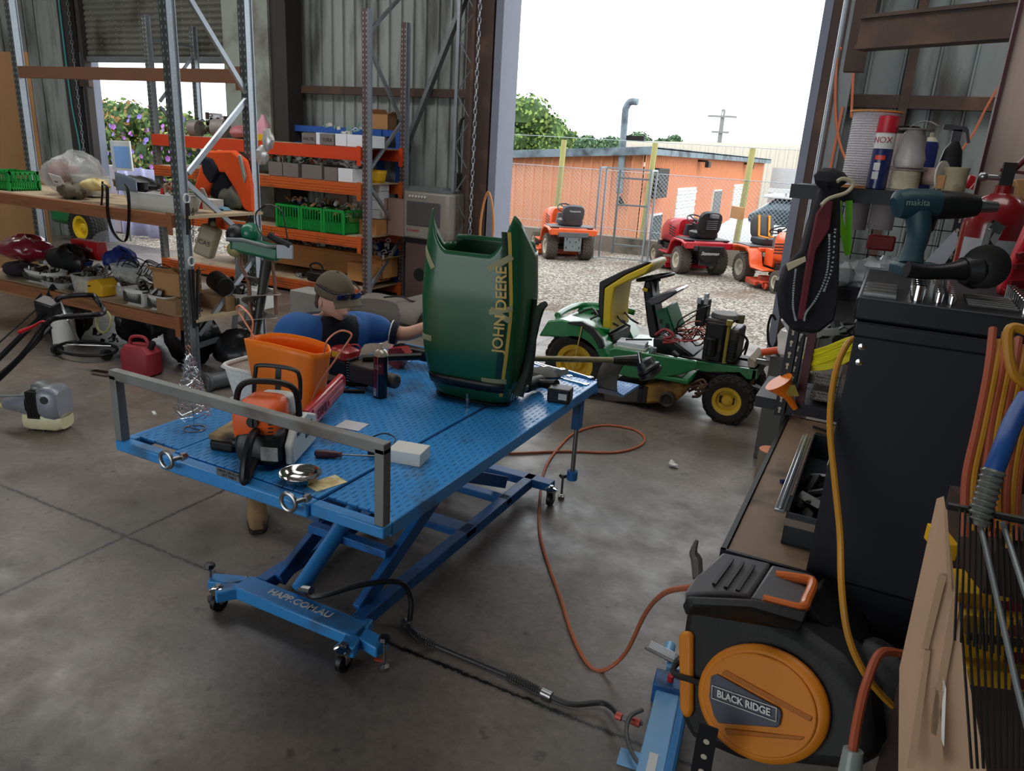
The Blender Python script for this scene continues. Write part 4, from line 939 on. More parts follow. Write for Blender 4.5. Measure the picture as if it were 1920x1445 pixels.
tag(MB().at(PZ(1010,715,TZ)+V((0,.05,.0)),.3).sph((0,0,.03),(.1,.09,.03),14,7,jit=.15).build('grey_rag',M('rag_grey',(92,92,90),.95,0,.2,14)),'crumpled dark grey rag under the tools right of the hood','rag')
tag(MB().prism([(0,0),(.11,.03),(.12,.0),(.0,-.03)],.003,PZ(1040,715,TZ)+V((-.03,0,.05)),(1,-.3,.1),(0,.6,.8)).build('flat_steel_tool',SIL),'bright flat steel blade leaning on the wrench pile right of the hood','blade')
# ================= green tractor under repair =================
JG=M('tractor_green',(20,112,58),.28,0,.06,4,coat=.5); JY=M('tractor_yellow',(214,182,30),.45,0,.08,8)
JYD=M('wheel_yellow',(206,166,40),.5,0,.1,8)
yN,yF=5.80,6.52; yM=(yN+yF)/2
jt=thing('green_lawn_tractor','green lawn tractor with its bonnet off, engine bare and yellow seat folded forward','mower',(-1.55,yM,0))
def pp(pts,y): return [((q:=PY(a,b,y)).x,q.z) for a,b in pts]
def pz7(pts,y): return pp([(980+a/3.692,460+b/3.692) for a,b in pts],y)
def slab(mb,pts,y0_,y1_,ref=None,mi=0): return mb.prism(pts if ref is None else pz7(pts,ref),abs(y1_-y0_),(0,(y0_+y1_)/2,0),(1,0,0),(0,0,1),mi)
wheel(jt,(-.915,yN+.06,.19),.195,.15,JYD,world=True,lab='front wheel with yellow rim'); wheel(jt,(-.915,yF-.06,.19),.195,.15,JYD,world=True)
wheel(jt,(-2.2,yN+.02,.285),.285,.24,JYD,world=True,lab='large rear wheel'); wheel(jt,(-2.2,yF+.02,.285),.285,.24,JYD,world=True)
m=MB(); f=[(140,615),(205,508),(300,500),(450,540),(560,635),(610,740),(640,840),(600,870),(585,800),(520,720),(440,665),(330,628),(215,618)]
for s in (yN-.1,yF-.12): slab(MB(),f,s,s+.24,yN).build('fender',JG,jt,True,bev=.018)
ft=PY(1061,597,yN).z; m=MB(); xa=PY(1035,600,yN).x
m.b2((xa,yN+.1,ft-.09),(-1.98,yF-.1,ft-.05)); m.tube([(xa+.02,yN+.06,ft),(xa+.0,yM,ft+.01),(xa+.02,yF-.06,ft),(xa+.3,yF-.04,ft+.02),(-1.95,yF-.04,ft)],.03,8,sm=4); m.build('rear_deck',JG,jt,True,bev=.008)
m=MB(); slab(m,[(340,515),(440,512),(520,560),(580,640),(590,690),(560,700),(510,610),(430,545),(345,530)],yN-.105,yN-.06,yN); m.build('fender_trim',BLK,jt,True,bev=.006)
m=MB(); m.cyl((xa+.32,yM+.1,ft-.03),(xa+.32,yM+.1,ft+.05),.06,n=16); m.build('fuel_cap',BLK,jt,True,bev=.008)
m=MB(); random.seed(6)
for i in range(7):
    a=V((xa+.1+random.random()*.35,yM-.25+random.random()*.4,ft-.02)); m.tube([a,a+V((.1,.05,.05)),a+V((.2,-.05,.02)),a+V((.26,0,-.02))],.009,5,sm=3)
m.build('seat_linkage',DARKM,jt,True)
# folded seat
so=[(535,250),(700,175),(870,112),(900,128),(860,190),(740,240),(640,285),(622,420),(620,590),(555,580),(540,520)]
m=MB(); slab(m,[(535,250),(700,172),(868,108),(893,118),(720,200),(575,290),(562,580),(540,520),(528,400)],yM-.22,yM+.22,yM-.2); m.build('seat_shell',BLK,jt,True,bev=.02)
m=MB(); slab(m,[(720,203),(895,122),(903,140),(862,190),(740,245),(645,290),(622,440),(622,590),(560,582),(575,295)],yM-.235,yM+.235,yM-.2); m.build('seat_cushion',JY,jt,True,bev=.03)
m=MB(); slab(m,[(860,120),(895,110),(906,128),(895,150)],yM-.2,yM+.2,yM-.2); m.build('seat_tip',M('seat_pale',(216,206,170),.5),jt,True,bev=.01)
# floor pan and tunnel
m=MB(); slab(m,[(600,720),(640,705),(900,750),(1195,795),(1218,850),(1100,892),(880,928),(740,912),(610,870)],yN-.12,yN-.09,yN-.1); slab(m,[(640,712),(880,745),(880,790),(640,800)],yN-.1,yF+.05,yN+.1)
q0=PY(1216,711,yN-.1); m.b2((PY(1150,690,yN).x,yN-.12,q0.z+.02),(PY(1300,690,yN).x,yF+.1,q0.z+.06)); m.build('footrest',JG,jt,True,bev=.012)
MB().b2((PY(1165,690,yN).x,yN-.08,q0.z+.06),(PY(1285,690,yN).x,yN+.2,q0.z+.068)).build('foot_mat',M('mat_grey',(96,90,84),.9),jt,True,bev=.003)
m=MB(); slab(m,[(900,640),(1010,640),(1190,770),(1185,800),(900,740)],yM-.2,yM+.2,yM-.2); m.build('tunnel_cover',BLK,jt,True,bev=.03)
m=MB(); slab(m,[(1200,800),(1625,862),(1625,925),(1550,930),(1500,880),(1230,872),(1200,850)],yN+.1,yN+.13,yN+.1); slab(m,[(1200,800),(1625,862),(1625,925),(1230,872)],yF-.2,yF-.17,yN+.1); m.build('side_frame',JG,jt,True,bev=.004)
fx=PY(1419,700,yN+.1).x; m=MB(); z0=PY(1419,693,yN+.1).z; m.b2((fx-.04,yN+.1,z0-.1),(fx,yF-.17,z0)); m.b2((-1.35,yN+.13,z0-.02),(fx,yF-.2,z0)); m.b2((-.98,yN+.02,.16),(-.86,yF-.02,.22)); m.cyl((-.915,yM-.3,.19),(-.915,yM+.3,.19),.025); m.b2((-1.0,yM-.05,.2),(-.8,yM+.05,z0)); m.cyl((-2.2,yN,.28),(-2.2,yF,.28),.05); m.b2((-2.35,yM-.15,.2),(-1.0,yM+.15,.34)); m.b2((-2.5,yN+.12,.3),(-1.95,yF-.12,ft-.1)); m.build('chassis',DARKM,jt,True,bev=.008)
m=MB(); slab(m,[(1555,790),(1570,770),(1610,800),(1610,850),(1560,845)],yN+.1,yN+.5,yN+.1); m.build('heat_shield',M('tin_beige',(170,158,142),.5,.3),jt,True,bev=.006)
bz=PY(1430,680,yN+.1).z; m=MB().tube([(fx-.02,yN+.12,bz),(fx+.12,yN+.12,bz),(fx+.19,yN+.16,bz-.02),(fx+.2,yM-.02,bz-.02),(fx+.19,yF-.24,bz-.02),(fx+.12,yF-.2,bz),(fx-.02,yF-.2,bz)],.022,10,sm=4).tube([(fx-.02,yN+.12,bz-.2),(fx+.16,yN+.12,bz-.22),(fx+.19,yN+.14,bz-.1),(fx+.19,yN+.16,bz-.02)],.02,10,sm=4)
m.build('front_bumper',CHROME,jt,True)
# engine
e0=PY(1318,673,yN+.12); e1=PY(1394,608,yN+.12)
m=MB(); m.b2((e0.x-.02,yN+.14,e0.z-.02),(e0.x+.14,yN+.42,e1.z-.02)); m.b2((e0.x+.17,yN+.12,e0.z),(e1.x-.02,yN+.44,e1.z-.06)); m.b2((e0.x-.04,yN+.15,e1.z-.05),(e1.x-.12,yN+.5,e1.z+.0)); m.build('engine_block',M('engine_black',(34,33,33),.4,.3,.3,14,dirt=(78,68,58),da=.4,ds=9),jt,True,bev=.02)
m=MB()
for i in range(7): m.b2((e0.x+.17,yN+.105,e0.z+.03+.025*i),(e1.x-.04,yN+.13,e0.z+.038+.025*i))
m.build('cooling_fins',DARKM,jt,True)
m=MB().cyl((e0.x+.1,yN+.3,e1.z),(e0.x+.1,yN+.3,e1.z+.035),.12,.11,28); m.build('blower_screen',M('screen_grey',(96,94,90),.6,.3,.5,160),jt,True,bev=.004)
MB().cyl((e0.x+.05,yN+.11,e0.z+.04),(e0.x+.05,yN+.11,e0.z+.19),.045,n=20).build('oil_filter',BLK,jt,True,bev=.008)
MB().cyl((e1.x-.06,yN+.3,e1.z-.03),(e1.x-.06,yN+.3,e1.z+.04),.035,n=16).build('tank_cap',M('cap_olive',(86,82,50),.5),jt,True,bev=.004)
MB().b2((e1.x-.2,yN+.25,e1.z-.04),(e1.x-.1,yN+.4,e1.z+.02)).build('pale_cover',WHT,jt,True,bev=.012)
MB().cyl((e0.x+.17,yN+.1,e1.z),(e0.x+.17,yN+.1,e0.z),.012,n=10).cyl((e0.x+.17,yN+.1,e1.z-.02),(e0.x+.17,yN+.1,e1.z+.02),.025,n=14).build('dipstick_tube',M('brass_cap',(150,136,50),.5),jt,True)
b0=PY(1302,606,yN+.25); b1=PY(1328,564,yN+.25); bb=MB().b2((b0.x,yN+.25,b0.z-.02),(b1.x,yN+.4,b1.z)).build('tall_black_box',BLK,jt,True,bev=.014)
m=MB().b2((b0.x+.0,yN+.235,b1.z-.03),(b0.x+.03,yN+.26,b1.z+.02)).b2((b1.x-.03,yN+.235,b1.z-.03),(b1.x,yN+.26,b1.z+.02)).b2((b0.x+.045,yN+.27,b1.z),(b0.x+.07,yN+.35,b1.z+.05)); m.build('box_clips',M('clip_grey',(170,172,176),.4),bb,True)
random.seed(12); 
for cm,nm,k in ((BLK,'black_wiring',7),(M('cable_red',(196,70,60)),'red_wiring',6),(M('wire_pink',(190,110,100),.5),'pale_wiring',5)):
    m=MB()
    for i in range(k):
        a=V((e0.x-.3+random.uniform(-.1,.1),yN+.2+random.uniform(0,.2),e0.z+.08+random.uniform(0,.1))); bq=V((e0.x+random.uniform(-.05,.05),yN+.15+random.uniform(0,.2),e0.z+.1+random.uniform(0,.16)))
        m.tube([a,(a*.6+bq*.4)+V((0,-.02,random.uniform(-.08,.12))),(a*.3+bq*.7)+V((0,0,random.uniform(-.08,.1))),bq],.005,5,sm=4)
    m.build(nm,cm,jt,True)
MB().tube([PY(1330,573,yN+.2),PY(1310,580,yN+.1),PY(1275,600,yN+.1),PY(1268,625,yN+.1)],.006,5,sm=5).tube([PY(1305,590,yN+.2),PY(1290,600,yN+.1),PY(1265,618,yN+.1),PY(1262,630,yN+.1)],.006,5,sm=5).build('battery_leads',BLK,jt,True)
m=MB(); a=PY(1240,630,yN+.05); m.tube([a+V((-.05,0,0)),a+V((.02,0,.06)),a+V((.1,0,.02)),a+V((.02,0,-.02)),a+V((.12,0,-.03)),a+V((.02,0,-.05))],.014,6,sm=3); m.build('red_loom',M('loom_red',(150,50,56),.6),jt,True)
m=MB().tube([PY(1375,678,yN+.08),PY(1395,655,yN+.08),PY(1400,640,yN+.1)],.008,6).tube([PY(1390,625,yN+.2),PY(1402,640,yN+.2),PY(1396,665,yN+.2)],.01,6,sm=4); m.build('control_rods',DARKM,jt,True)
# dash
m=MB(); slab(m,[(835,300),(850,235),(895,240),(900,330),(950,620),(940,640),(880,640),(860,520)],yM-.12,yM+.12,yM-.1); m.build('dash_column',BLK,jt,True,bev=.02)
m=MB(); slab(m,[(855,385),(900,355),(1000,318),(1065,303),(1088,318),(1040,350),(960,398),(900,410)],yM-.2,yM+.2,yM-.15); m.build('dash_panel',M('panel_gloss',(60,58,66),.25,0,.1,6,coat=.6),jt,True,bev=.012)
m=MB(); slab(m,[(918,450),(1000,425),(1058,590),(980,602)],yM-.16,yM-.13,yM-.15); slab(m,[(990,425),(1003,425),(1060,590),(1045,592)],yM-.16,yM+.16,yM-.15); m.build('firewall',M('firewall_green',(34,104,72),.4),jt,True,bev=.004)
m=MB()
for a,b in (((950,510),(965,525)),((990,540),(1010,560)),((960,455),(985,440))): q=pz7([a,b],yM-.17); m.b2((q[0][0],yM-.17,q[0][1]),(q[1][0],yM-.162,q[1][1]-.02))
m.build('firewall_cutouts',BLK,jt,True)
c=PY(1229,519,yM); MB().cyl((c.x,yM,c.z-.18),c,.025).build('steering_column',BLK,jt,True)
steering(jt,c,-.28,.155,world=True)
MB().bar(PY(1205,541,yM-.15),PY(1214,545,yM-.15),.02,.03).build('yellow_lever_knob',JY,jt,True,bev=.006)
m=MB().bar(PY(1259,693,yN),PY(1268,668,yN),.035,.012).box(PY(1266,664,yN),(.06,.06,.03),(0,.6,0)).box(PY(1252,682,yN),(.09,.08,.03),(0,-.3,0)); m.build('pedal',BLK,jt,True,bev=.006)
# deck
DK=M('deck_rusty_yellow',(196,146,66),.5,.2,.25,6,dirt=(64,50,38),da=.5,ds=3)
d0=PY(1205,757,yN+.02); m=MB(); slab(m,[(835,965),(900,950),(1000,930),(1090,932),(1130,975),(1120,1030),(1060,1080),(840,1092)],yN-.08,yF+.1,yN-.05); m.build('cutting_deck',DK,jt,True,bev=.025)
m=MB(); slab(m,[(560,985),(835,960),(838,1090),(560,1080)],yN-.05,yF+.1,yN-.03); m.build('deck_chute',M('deck_grey',(92,84,80),.7,.2,.2,5,dirt=(60,52,46),da=.5,ds=3),jt,True,bev=.02)
m=MB()
for a,b in (((805,985),(822,1085)),((838,975),(852,1090))): q=pz7([a,b],yN-.09); m.b2((q[0][0],yN-.1,q[0][1]),(q[1][0],yN-.07,max(q[1][1],.02)))
m.build('deck_strap',BLK,jt,True)
c=PY(1253,747,yN-.1); MB().lathe([(.028,-.02),(.05,-.02),(.062,0),(.062,.05),(.05,.055),(.03,.03),(.0,.03)],c+V((0,.0,0)),(0,-1,0),20).build('spindle_outlet',M('rust_dark',(58,50,46),.7,.3,.3,10),jt,True)
m=MB(); random.seed(3)
for i in range(6): a=PY(1290+random.random()*20,715+random.random()*22,yN+.1); m.tube([a,a+V((.06,.02,.03)),a+V((.1,0,-.02)),a+V((.04,0,-.04))],.012,5,sm=3)
m.build('belt_linkage',M('rust',(104,78,58),.7,.3,.3,10),jt,True)
# items on tractor
p=PY(1185,625,yN+.15); t=thing('parts_basket','white parts basket holding papers on the green tractor floor behind the seat','basket',(p.x,yN+.2,q0.z+.075))
MB().b2((-.14,-.1,0),(.14,.1,.008)).b2((-.14,-.1,0),(-.132,.1,.11)).b2((.132,-.1,0),(.14,.1,.11)).b2((-.14,-.1,0),(.14,-.093,.11)).b2((-.14,.093,0),(.14,.1,.11)).build('basket_box',M('basket_white',(214,214,208)),t,bev=.003)
MB().box((0,-.1035,.05),(.12,.002,.05)).build('green_label',M('label_green',(40,140,60),.6),t); MB().box((.0,.0,.12),(.24,.17,.05),.1).build('papers',WPAP,t,bev=.004); MB().cyl((-.05,-.05,.16),(.16,.02,.18),.008).build('pen',BLK,t)
t=spraycan('lubricant_can','small black and yellow aerosol with silver top on the tractor footrest above the trimmer spool','',.03,.16,BLK,None) if 0 else thing('lubricant_can','small black aerosol with yellow lettering on the green tractor footrest','spray can',(PY(1222,680,yN).x,yN-.02,q0.z+.07))
MB().lathe([(.03,0),(.032,.006),(.032,.12),(.028,.13)],n=20).build('can',BLK,t); MB().lathe([(.0315,.0),(.0315,.05),(.0,.055)],(0,0,.13),n=20).build('cap',GAL,t); band(t,.032,-2.3,-.8,.02,.05,M('label_orange',(226,130,40),.5))
bandtext(t,'WD\n40',.032,-1.6,.08,.02,YEL)
tag(MB().tube([PY(1091,612,yN-.12),PY(1085,640,yN-.12),PY(1073,700,yN-.13)],.006,5).build('tie_down_cord',M('cord_yellow',(190,160,90),.7)),'thin yellow cord hanging over the tractor rear fender','cord')
# ================= crouching person =================
def skin(nodes,edges,root,sub=2):
    import bmesh
    me=bpy.data.meshes.new('sk'); bm=bmesh.new(); L=bm.verts.layers.skin.verify(); d={}
    for k,(p,r) in nodes.items():
        v=bm.verts.new(p); v[L].radius=(r,r) if not isinstance(r,tuple) else r; v[L].use_root=(k==root); d[k]=v
    for a,b in edges: bm.edges.new((d[a],d[b]))
    bm.to_mesh(me); bm.free(); o=bpy.data.objects.new('sk',me); COL.objects.link(o)
    o.modifiers.new('s','SKIN').use_smooth_shade=True; s=o.modifiers.new('u','SUBSURF'); s.levels=sub
    r=bpy.data.meshes.new_from_object(o.evaluated_get(bpy.context.evaluated_depsgraph_get())); bpy.data.objects.remove(o); bpy.data.meshes.remove(me)
    out=([v.co.copy() for v in r.vertices],[tuple(p.vertices) for p in r.polygons]); bpy.data.meshes.remove(r); return out
SKN=M('skin',(196,150,128),.55,0,.08,12); NAVY=M('shirt_navy',(18,22,36),.85,0,.15,10); RBL=M('shirt_blue',(34,86,148),.8,0,.1,8); TRO=M('trousers_dark',(44,46,54),.9,0,.15,10)
hc=PD(627,560,3.72); F=V((.93,-.30,-.26)).normalized(); Lf=V((0,0,1)).cross(F).normalized(); Up=F.cross(Lf).normalized(); HM=Matrix((F,Lf,Up)).transposed()
pe=thing('person','person in khaki cap and blue polo shirt crouching behind the table','person',(-2.85,2.95,0))
rs=PD(538,612,3.55); ls=PD(688,612,4.0); nk=hc-Up*.13-F*.03; ch=(rs+ls)/2-V((0,0,.04)); hip=V((-3.0,2.98,.62))
el=PD(762,628,4.0); wl=PD(835,600,3.95); er=PD(545,735,3.45); wrr=PD(628,742,3.5); er.z=max(er.z,.98)
wrr=V((-2.35,2.78,.98)); er=V((-2.66,2.72,.93))
kr=V((-2.62,2.78,.5)); ar=V((-2.80,2.67,.12)); kl=V((-2.66,3.22,.1)); al=V((-3.05,3.26,.1))
B={'hip':(hip,.12),'ch':(ch,.12),'nk':(nk,.055),'hd':(hc-Up*.06,.05),'ls':(ls,.055),'el':(el,.043),'wl':(wl,.03),'rs':(rs,.055),'er':(er,.043),'wr':(wrr,.03),'kr':(kr,.06),'ar':(ar,.042),'kl':(kl,.06),'al':(al,.045)}
E_=[('hip','ch'),('ch','nk'),('nk','hd'),('ch','ls'),('ls','el'),('el','wl'),('ch','rs'),('rs','er'),('er','wr'),('hip','kr'),('kr','ar'),('hip','kl'),('kl','al')]
def hand(k,w_,d,side):
    d=d.normalized(); n=V((0,0,1)); s_=d.cross(n).normalized()
    B[k+'p']=(w_+d*.06,(.034,.018)); E_.append((k,k+'p'))
    for i in range(4):
        o=s_*(.024-.016*i); L=(.034,.04,.037,.03)[i]
        a=w_+d*.1+o; b=a+d*L-n*.012; c=b+d*L*.6-n*.024
        B[k+'f%da'%i]=(a,.0085);B[k+'f%db'%i]=(b,.008);B[k+'f%dc'%i]=(c,.007); E_.extend([(k+'p',k+'f%da'%i),(k+'f%da'%i,k+'f%db'%i),(k+'f%db'%i,k+'f%dc'%i)])
    a=w_+d*.04+s_*side*.04; B[k+'ta']=(a,.01); b=a+d*.035+s_*side*.012-n*.01; B[k+'tb']=(b,.0085); E_.extend([(k+'p',k+'ta'),(k+'ta',k+'tb')])
hand('wl',wl,wl-el,-1); hand('wr',wrr,wrr-er,1)
vs,fs=skin(B,E_,'hip',1)
m=MB(); m.add(vs,fs)
def headp(u,v):
    az=2*PI*u; e=-PI/2+PI*v; ce=math.cos(e); x=.098*ce*math.cos(az); y=.076*ce*math.sin(az); z=.118*math.sin(e); f=max(0,math.cos(az))
    if z<0: k=(-z/.118); y*=1-.3*k**1.3; x+=.022*k*f*ce if x>0 else .012*k
    g=lambda a,b,s1,s2: math.exp(-((y-a)/s1)**2-((z-b)/s2)**2)*(1 if math.cos(az)>0 else 0)
    x+=.026*g(0,-.022,.011,.017)+.012*g(0,.004,.009,.02)+.008*g(0,.03,.05,.01)-.012*g(.03,.012,.014,.011)-.012*g(-.03,.012,.014,.011)+.007*g(0,-.058,.022,.005)+.006*g(0,-.071,.02,.006)+.01*g(0,-.1,.02,.012)
    return hc+HM@V((x,y,z))
m.grid(headp,48,40,cu=True)
for s in (-1,1): m.sph(hc+HM@V((-.005,s*.076,-.01)),(.018,.008,.03),10,7,HM)
m.build('body',SKN,pe,True,ang=60)
m=MB()
for s in (-1,1): m.sph(hc+HM@V((.083,s*.031,.012)),.011,10,7)
m.build('eyes',M('eye_white',(210,205,200),.3),pe,True)
MB().grid(lambda u,v:hc+HM@V(((-.098-.006)*math.cos((u-.5)*2.9)*1.0*(1) ,.083*math.sin((u-.5)*2.9),-.05+.07*v)),16,4).build('hair',M('hair_brown',(70,52,40),.9,0,.2,40),pe,True,solid=.006)
CAPM=M('cap_khaki',(92,82,66),.9,0,.15,14,bump=.2,bs=200)
def capp(u,v):
    az=2*PI*u; e=PI/2*v; ce=math.cos(e); return hc+HM@V((.112*ce*math.cos(az)-.006,.092*ce*math.sin(az),.028+.112*math.sin(e)**.9))
cp=MB().grid(capp,40,12,cu=True).grid(lambda u,v:hc+HM@V((.098*math.cos(.0)+(.075*v)*math.cos((u-.5)*1.9)*1.1-.02*(1-math.cos((u-.5)*2.2)),(.085+.01*v)*math.sin((u-.5)*1.9)*1.02,.046-.004*v-.3*((u-.5)**2)*.09*4*v)),18,5).sph(hc+HM@V((-.006,0,.14)),.008,8,5).build('cap',CAPM,pe,True,ang=60,solid=.003)
m=MB()
for s in (-1,1): m.grid(lambda u,v:hc+HM@V((.118+.008*math.cos((u-.5)*2)-.10*(abs((.008+.062*u))**2)*8,s*(.008+.062*u),.068+.036*(v-.5)*(1-.3*u))),8,4)
gl=m.build('sunglasses_lens',M('purple_lens',(40,34,92),.08,.6,.3,14,coat=1),cp,True,solid=.003)
MB().tube([hc+HM@V((.075,s*.078,.06)) if 0 else hc+HM@V((x,s*y,.08)) for s,x,y in ((-1,-.02,.1),(-1,.08,.086),(-1,.122,.04),(1,.124,.0),(1,.122,.04),(1,.08,.086),(1,-.02,.1))],.004,6,sm=3).build('sunglasses_frame',BLK,cp,True)
# shirt
S={'hip':(hip+V((.02,0,.02)),.165),'w':((hip+ch)/2+V((-.02,0,.03)),.16),'ch':(ch,.15),'cl':(nk-V((0,0,.035)),.085),'ls':(ls,.088),'lu':(ls*.3+el*.7,.078),'rs':(rs-V((0,0,.01)),.085),'ru':(rs*.4+er*.6,.078)}
vs,fs=skin(S,[('hip','w'),('w','ch'),('ch','cl'),('ch','ls'),('ls','lu'),('ch','rs'),('rs','ru')],'hip',2)
m=MB(); sd=(rs-ls).normalized(); mid=(rs+ls)/2
for f in fs:
    c=sum((vs[i] for i in f),V())/len(f); k=abs((c-mid).dot(sd)); m.m.append(0 if (k>.105 or c.z>1.3) else 1)
m.v=vs; m.f=list(fs); m.build('polo_shirt',[RBL,NAVY],pe,True,ang=80)
for c_,d_,r_ in ((ls*.35+el*.65,el-ls,.066),):
    MB().tube([c_-d_.normalized()*.0,c_+d_.normalized()*.03],[.064,.065],20).build('sleeve_cuff',NAVY,pe,True)
    MB().tube([c_-d_.normalized()*.008,c_-d_.normalized()*.002],[.0655,.0655],20).build('sleeve_piping',WHT,pe,True)
cr=(rs+ls)/2
for s0 in (rs,ls):
    a=nk+(s0-nk)*.42+V((0,0,.03)); b=cr+(s0-cr)*.52+V((.06,-.10,-.02)); c_=cr+(s0-cr)*.6+V((.08,-.11,-.16)); MB().tube([a,b,c_],.0035,6,sm=5).build('shirt_piping',WHT,pe,True)
MB().tube([nk+V((.07*math.cos(a),.07*math.sin(a),-.02+.02*math.cos(a+2.6))) for a in [2*PI*i/20 for i in range(20)]],.014,8,closed=True).build('collar',NAVY,pe,True)
T={'hip':(hip,.16),'kr':(kr,.085),'ar':(ar+V((0,0,.06)),.06),'kl':(kl,.085),'al':(al,.06)}
vs,fs=skin(T,[('hip','kr'),('kr','ar'),('hip','kl'),('kl','al')],'hip',2); MB().add(vs,fs).build('trousers',TRO,pe,True,ang=80)
BT=M('boot_tan',(128,104,72),.85,0,.2,14,bump=.3)
for q,dv in ((ar,V((.72,-.68,0))),(al,V((-.9,.1,0)))):
    m=MB(); dv.normalize(); c=V((q.x,q.y,0)); yaw=math.atan2(dv.y,dv.x)
    m.at(c,yaw); loft(m,[(-.075,(0,.06),.035,.055,3),(-.05,(0,.075),.046,.072,3.5),(.02,(0,.07),.048,.065,3.5),(.1,(0,.055),.052,.045,3.5),(.17,(0,.045),.045,.035,3),(.195,(0,.04),.028,.025,3)],18); m.cyl((-.02,0,.1),(-.02,0,.2),.052,.056,16)
    b=m.build('boot',BT,pe,True,ang=60); m=MB().at(c,yaw); loft(m,[(-.085,(0,.012),.035,.012,4),(-.06,(0,.012),.048,.012,4),(.1,(0,.012),.054,.012,4),(.18,(0,.012),.045,.012,4),(.205,(0,.014),.025,.01,3)],18); m.build('sole',M('sole_dark',(40,34,30),.9),b,True)
# ================= floor items =================
HO=M('orange_air_hose',(176,98,66),.5,0,.15,12)
pts=[PZ(905,850,0),PZ(960,852,0),PZ(1060,848,0),PZ(1150,850,0),PZ(1198,838,0),PZ(1208,822,0),PZ(1185,806,0),PZ(1130,799,0),PZ(1080,812,0),PZ(1050,838,0),PZ(1022,880,0),PZ(1012,940,0),PZ(1012,1000,0),PZ(1028,1060,0),PZ(1050,1120,0),PZ(1072,1190,0),PZ(1100,1245,0),PZ(1130,1260,0)]
for q in pts: q.z=.009
pts+=[PZ(1172,1225,.12),PZ(1210,1150,.42),PZ(1245,1112,.72),PD(1300,1100,1.72)]
tag(MB().tube(pts,.0085,8,sm=6).build('orange_air_hose',HO),'long orange-brown air hose looping over the floor up to the hose reel','hose')
BH=M('hose_black',(40,39,40),.5,0,.1,10)
hp=[PZ(757,1172,0)+V((0,0,.02)),PZ(790,1205,0)+V((0,0,.022)),PZ(840,1225,0)+V((0,0,.014)),PZ(900,1250,0)+V((0,0,.014)),PZ(960,1278,0)+V((0,0,.02)),PZ(1015,1305,0)+V((0,0,.02)),PZ(1070,1326,0)+V((0,0,.016)),PZ(1130,1330,0)+V((0,0,.03)),PZ(1160,1340,.06)]
ph=thing('foot_pump_hose','black hydraulic hose with two coil springs lying on the floor right of the table','hose',(hp[3].x,hp[3].y,0))
sp=smooth(hp,12); MB().tube(sp,.0105,8).build('hose',BH,ph,True)
def coil(a,b,r,n):
    seg=sp[a:b]; P=[]
    for i in range(n*12):
        t=i/(n*12-1)*(len(seg)-1); k=min(int(t),len(seg)-2); p=seg[k].lerp(seg[k+1],t-k); d=(seg[k+1]-seg[k]).normalized(); u=d.orthogonal().normalized(); w_=d.cross(u); an=2*PI*i/12; P.append(p+u*(r*math.cos(an))+w_*(r*math.sin(an)))
    return MB().tube(P,.002,4)
coil(4,20,.016,16).build('spring',STEEL,ph,True); coil(46,60,.017,14).build('spring',STEEL,ph,True)
MB().cyl(sp[0],sp[4],.017,n=14).build('end_ferrule',STEEL,ph,True); MB().cyl(sp[60],sp[64],.018,n=14).build('middle_ferrule',STEEL,ph,True)
# foot pump
fpz=thing('foot_pump','light blue hydraulic foot pump with treaded pedal on the floor beside the hose reel','foot pump',PZ(1230,1380,0))
LB=M('pump_blue',(120,172,214),.4,0,.08,6,coat=.2)
a=PZ(1222,1445,0.0);b=PZ(1252,1310,0.0); d=(b-a).normalized(); yaw=math.atan2(d.y,d.x); m=MB().at(a,yaw); L=(b-a).length
m.b2((-.35,-.045,.012),(L-.02,.045,.075)); m.build('channel_body',LB,fpz,True,bev=.006)
MB().at(a,yaw).b2((L-.06,-.06,.01),(L+.04,.06,.1)).build('valve_block',DB,fpz,True,bev=.006)
m=MB().at(a,yaw); m.tube([(-.3,-.06,.07),(L*.5,-.065,.11),(L+.12,-.06,.14)],.018,10); m.build('pedal_arm',M('pump_blue_mid',(58,122,180),.4),fpz,True)
m=MB().at(a,yaw).box((L+.05,.05,.165),(.055,.13,.012),(0,0,-.35)); pd=m.build('pedal',M('pedal_grey',(120,120,118),.5,.4,.1,10),fpz,True,bev=.01)
m=MB().at(a,yaw)
for i in range(7): m.box((L+.05-.02+.007*i,.05,.173),(.003,.11,.004),(0,0,-.35))
m.build('pedal_tread',STEEL,pd,True)
m=MB().at(a,yaw).b2((L+.1,-.04,.02),(L+.16,.03,.07)).cyl((L+.12,.03,.1),(L+.2,.03,.1),.022); m.build('pump_cylinder',LB,fpz,True,bev=.004)
MB().at(a,yaw).cyl((L-.02,0,.1),(L-.02,0,.125),.012).build('red_button',RED,fpz,True)
m=MB().at(a,yaw).b2((-.02,.045,.0),(.06,.12,.006)).b2((-.05,-.13,.0),(.03,-.045,.006)); m.build('mounting_ear',LB,fpz,True,bev=.002)
MB().at(a,yaw).b2((-.1,-.015,.0755),(.0,.015,.077)).build('white_label',WHT,fpz,True)
MB().tube([PZ(1205,1330,.1),PZ(1180,1345,.09),PZ(1175,1380,.06),PZ(1190,1420,.05),PZ(1220,1450,.05)],.008,8,sm=5).tube([hp[-1],PZ(1178,1350,.06),PZ(1205,1355,.06)],.01,8,sm=3).build('pump_hose',M('hose_grey',(84,84,84),.4),fpz,True)
m=MB().cyl(PZ(1155,1340,.06),PZ(1166,1345,.06),.014,n=10).cyl(PZ(1185,1350,.06),PZ(1200,1356,.06),.015,n=10); m.build('red_fitting',M('fitting_red',(190,80,70),.4,.3),fpz,True)
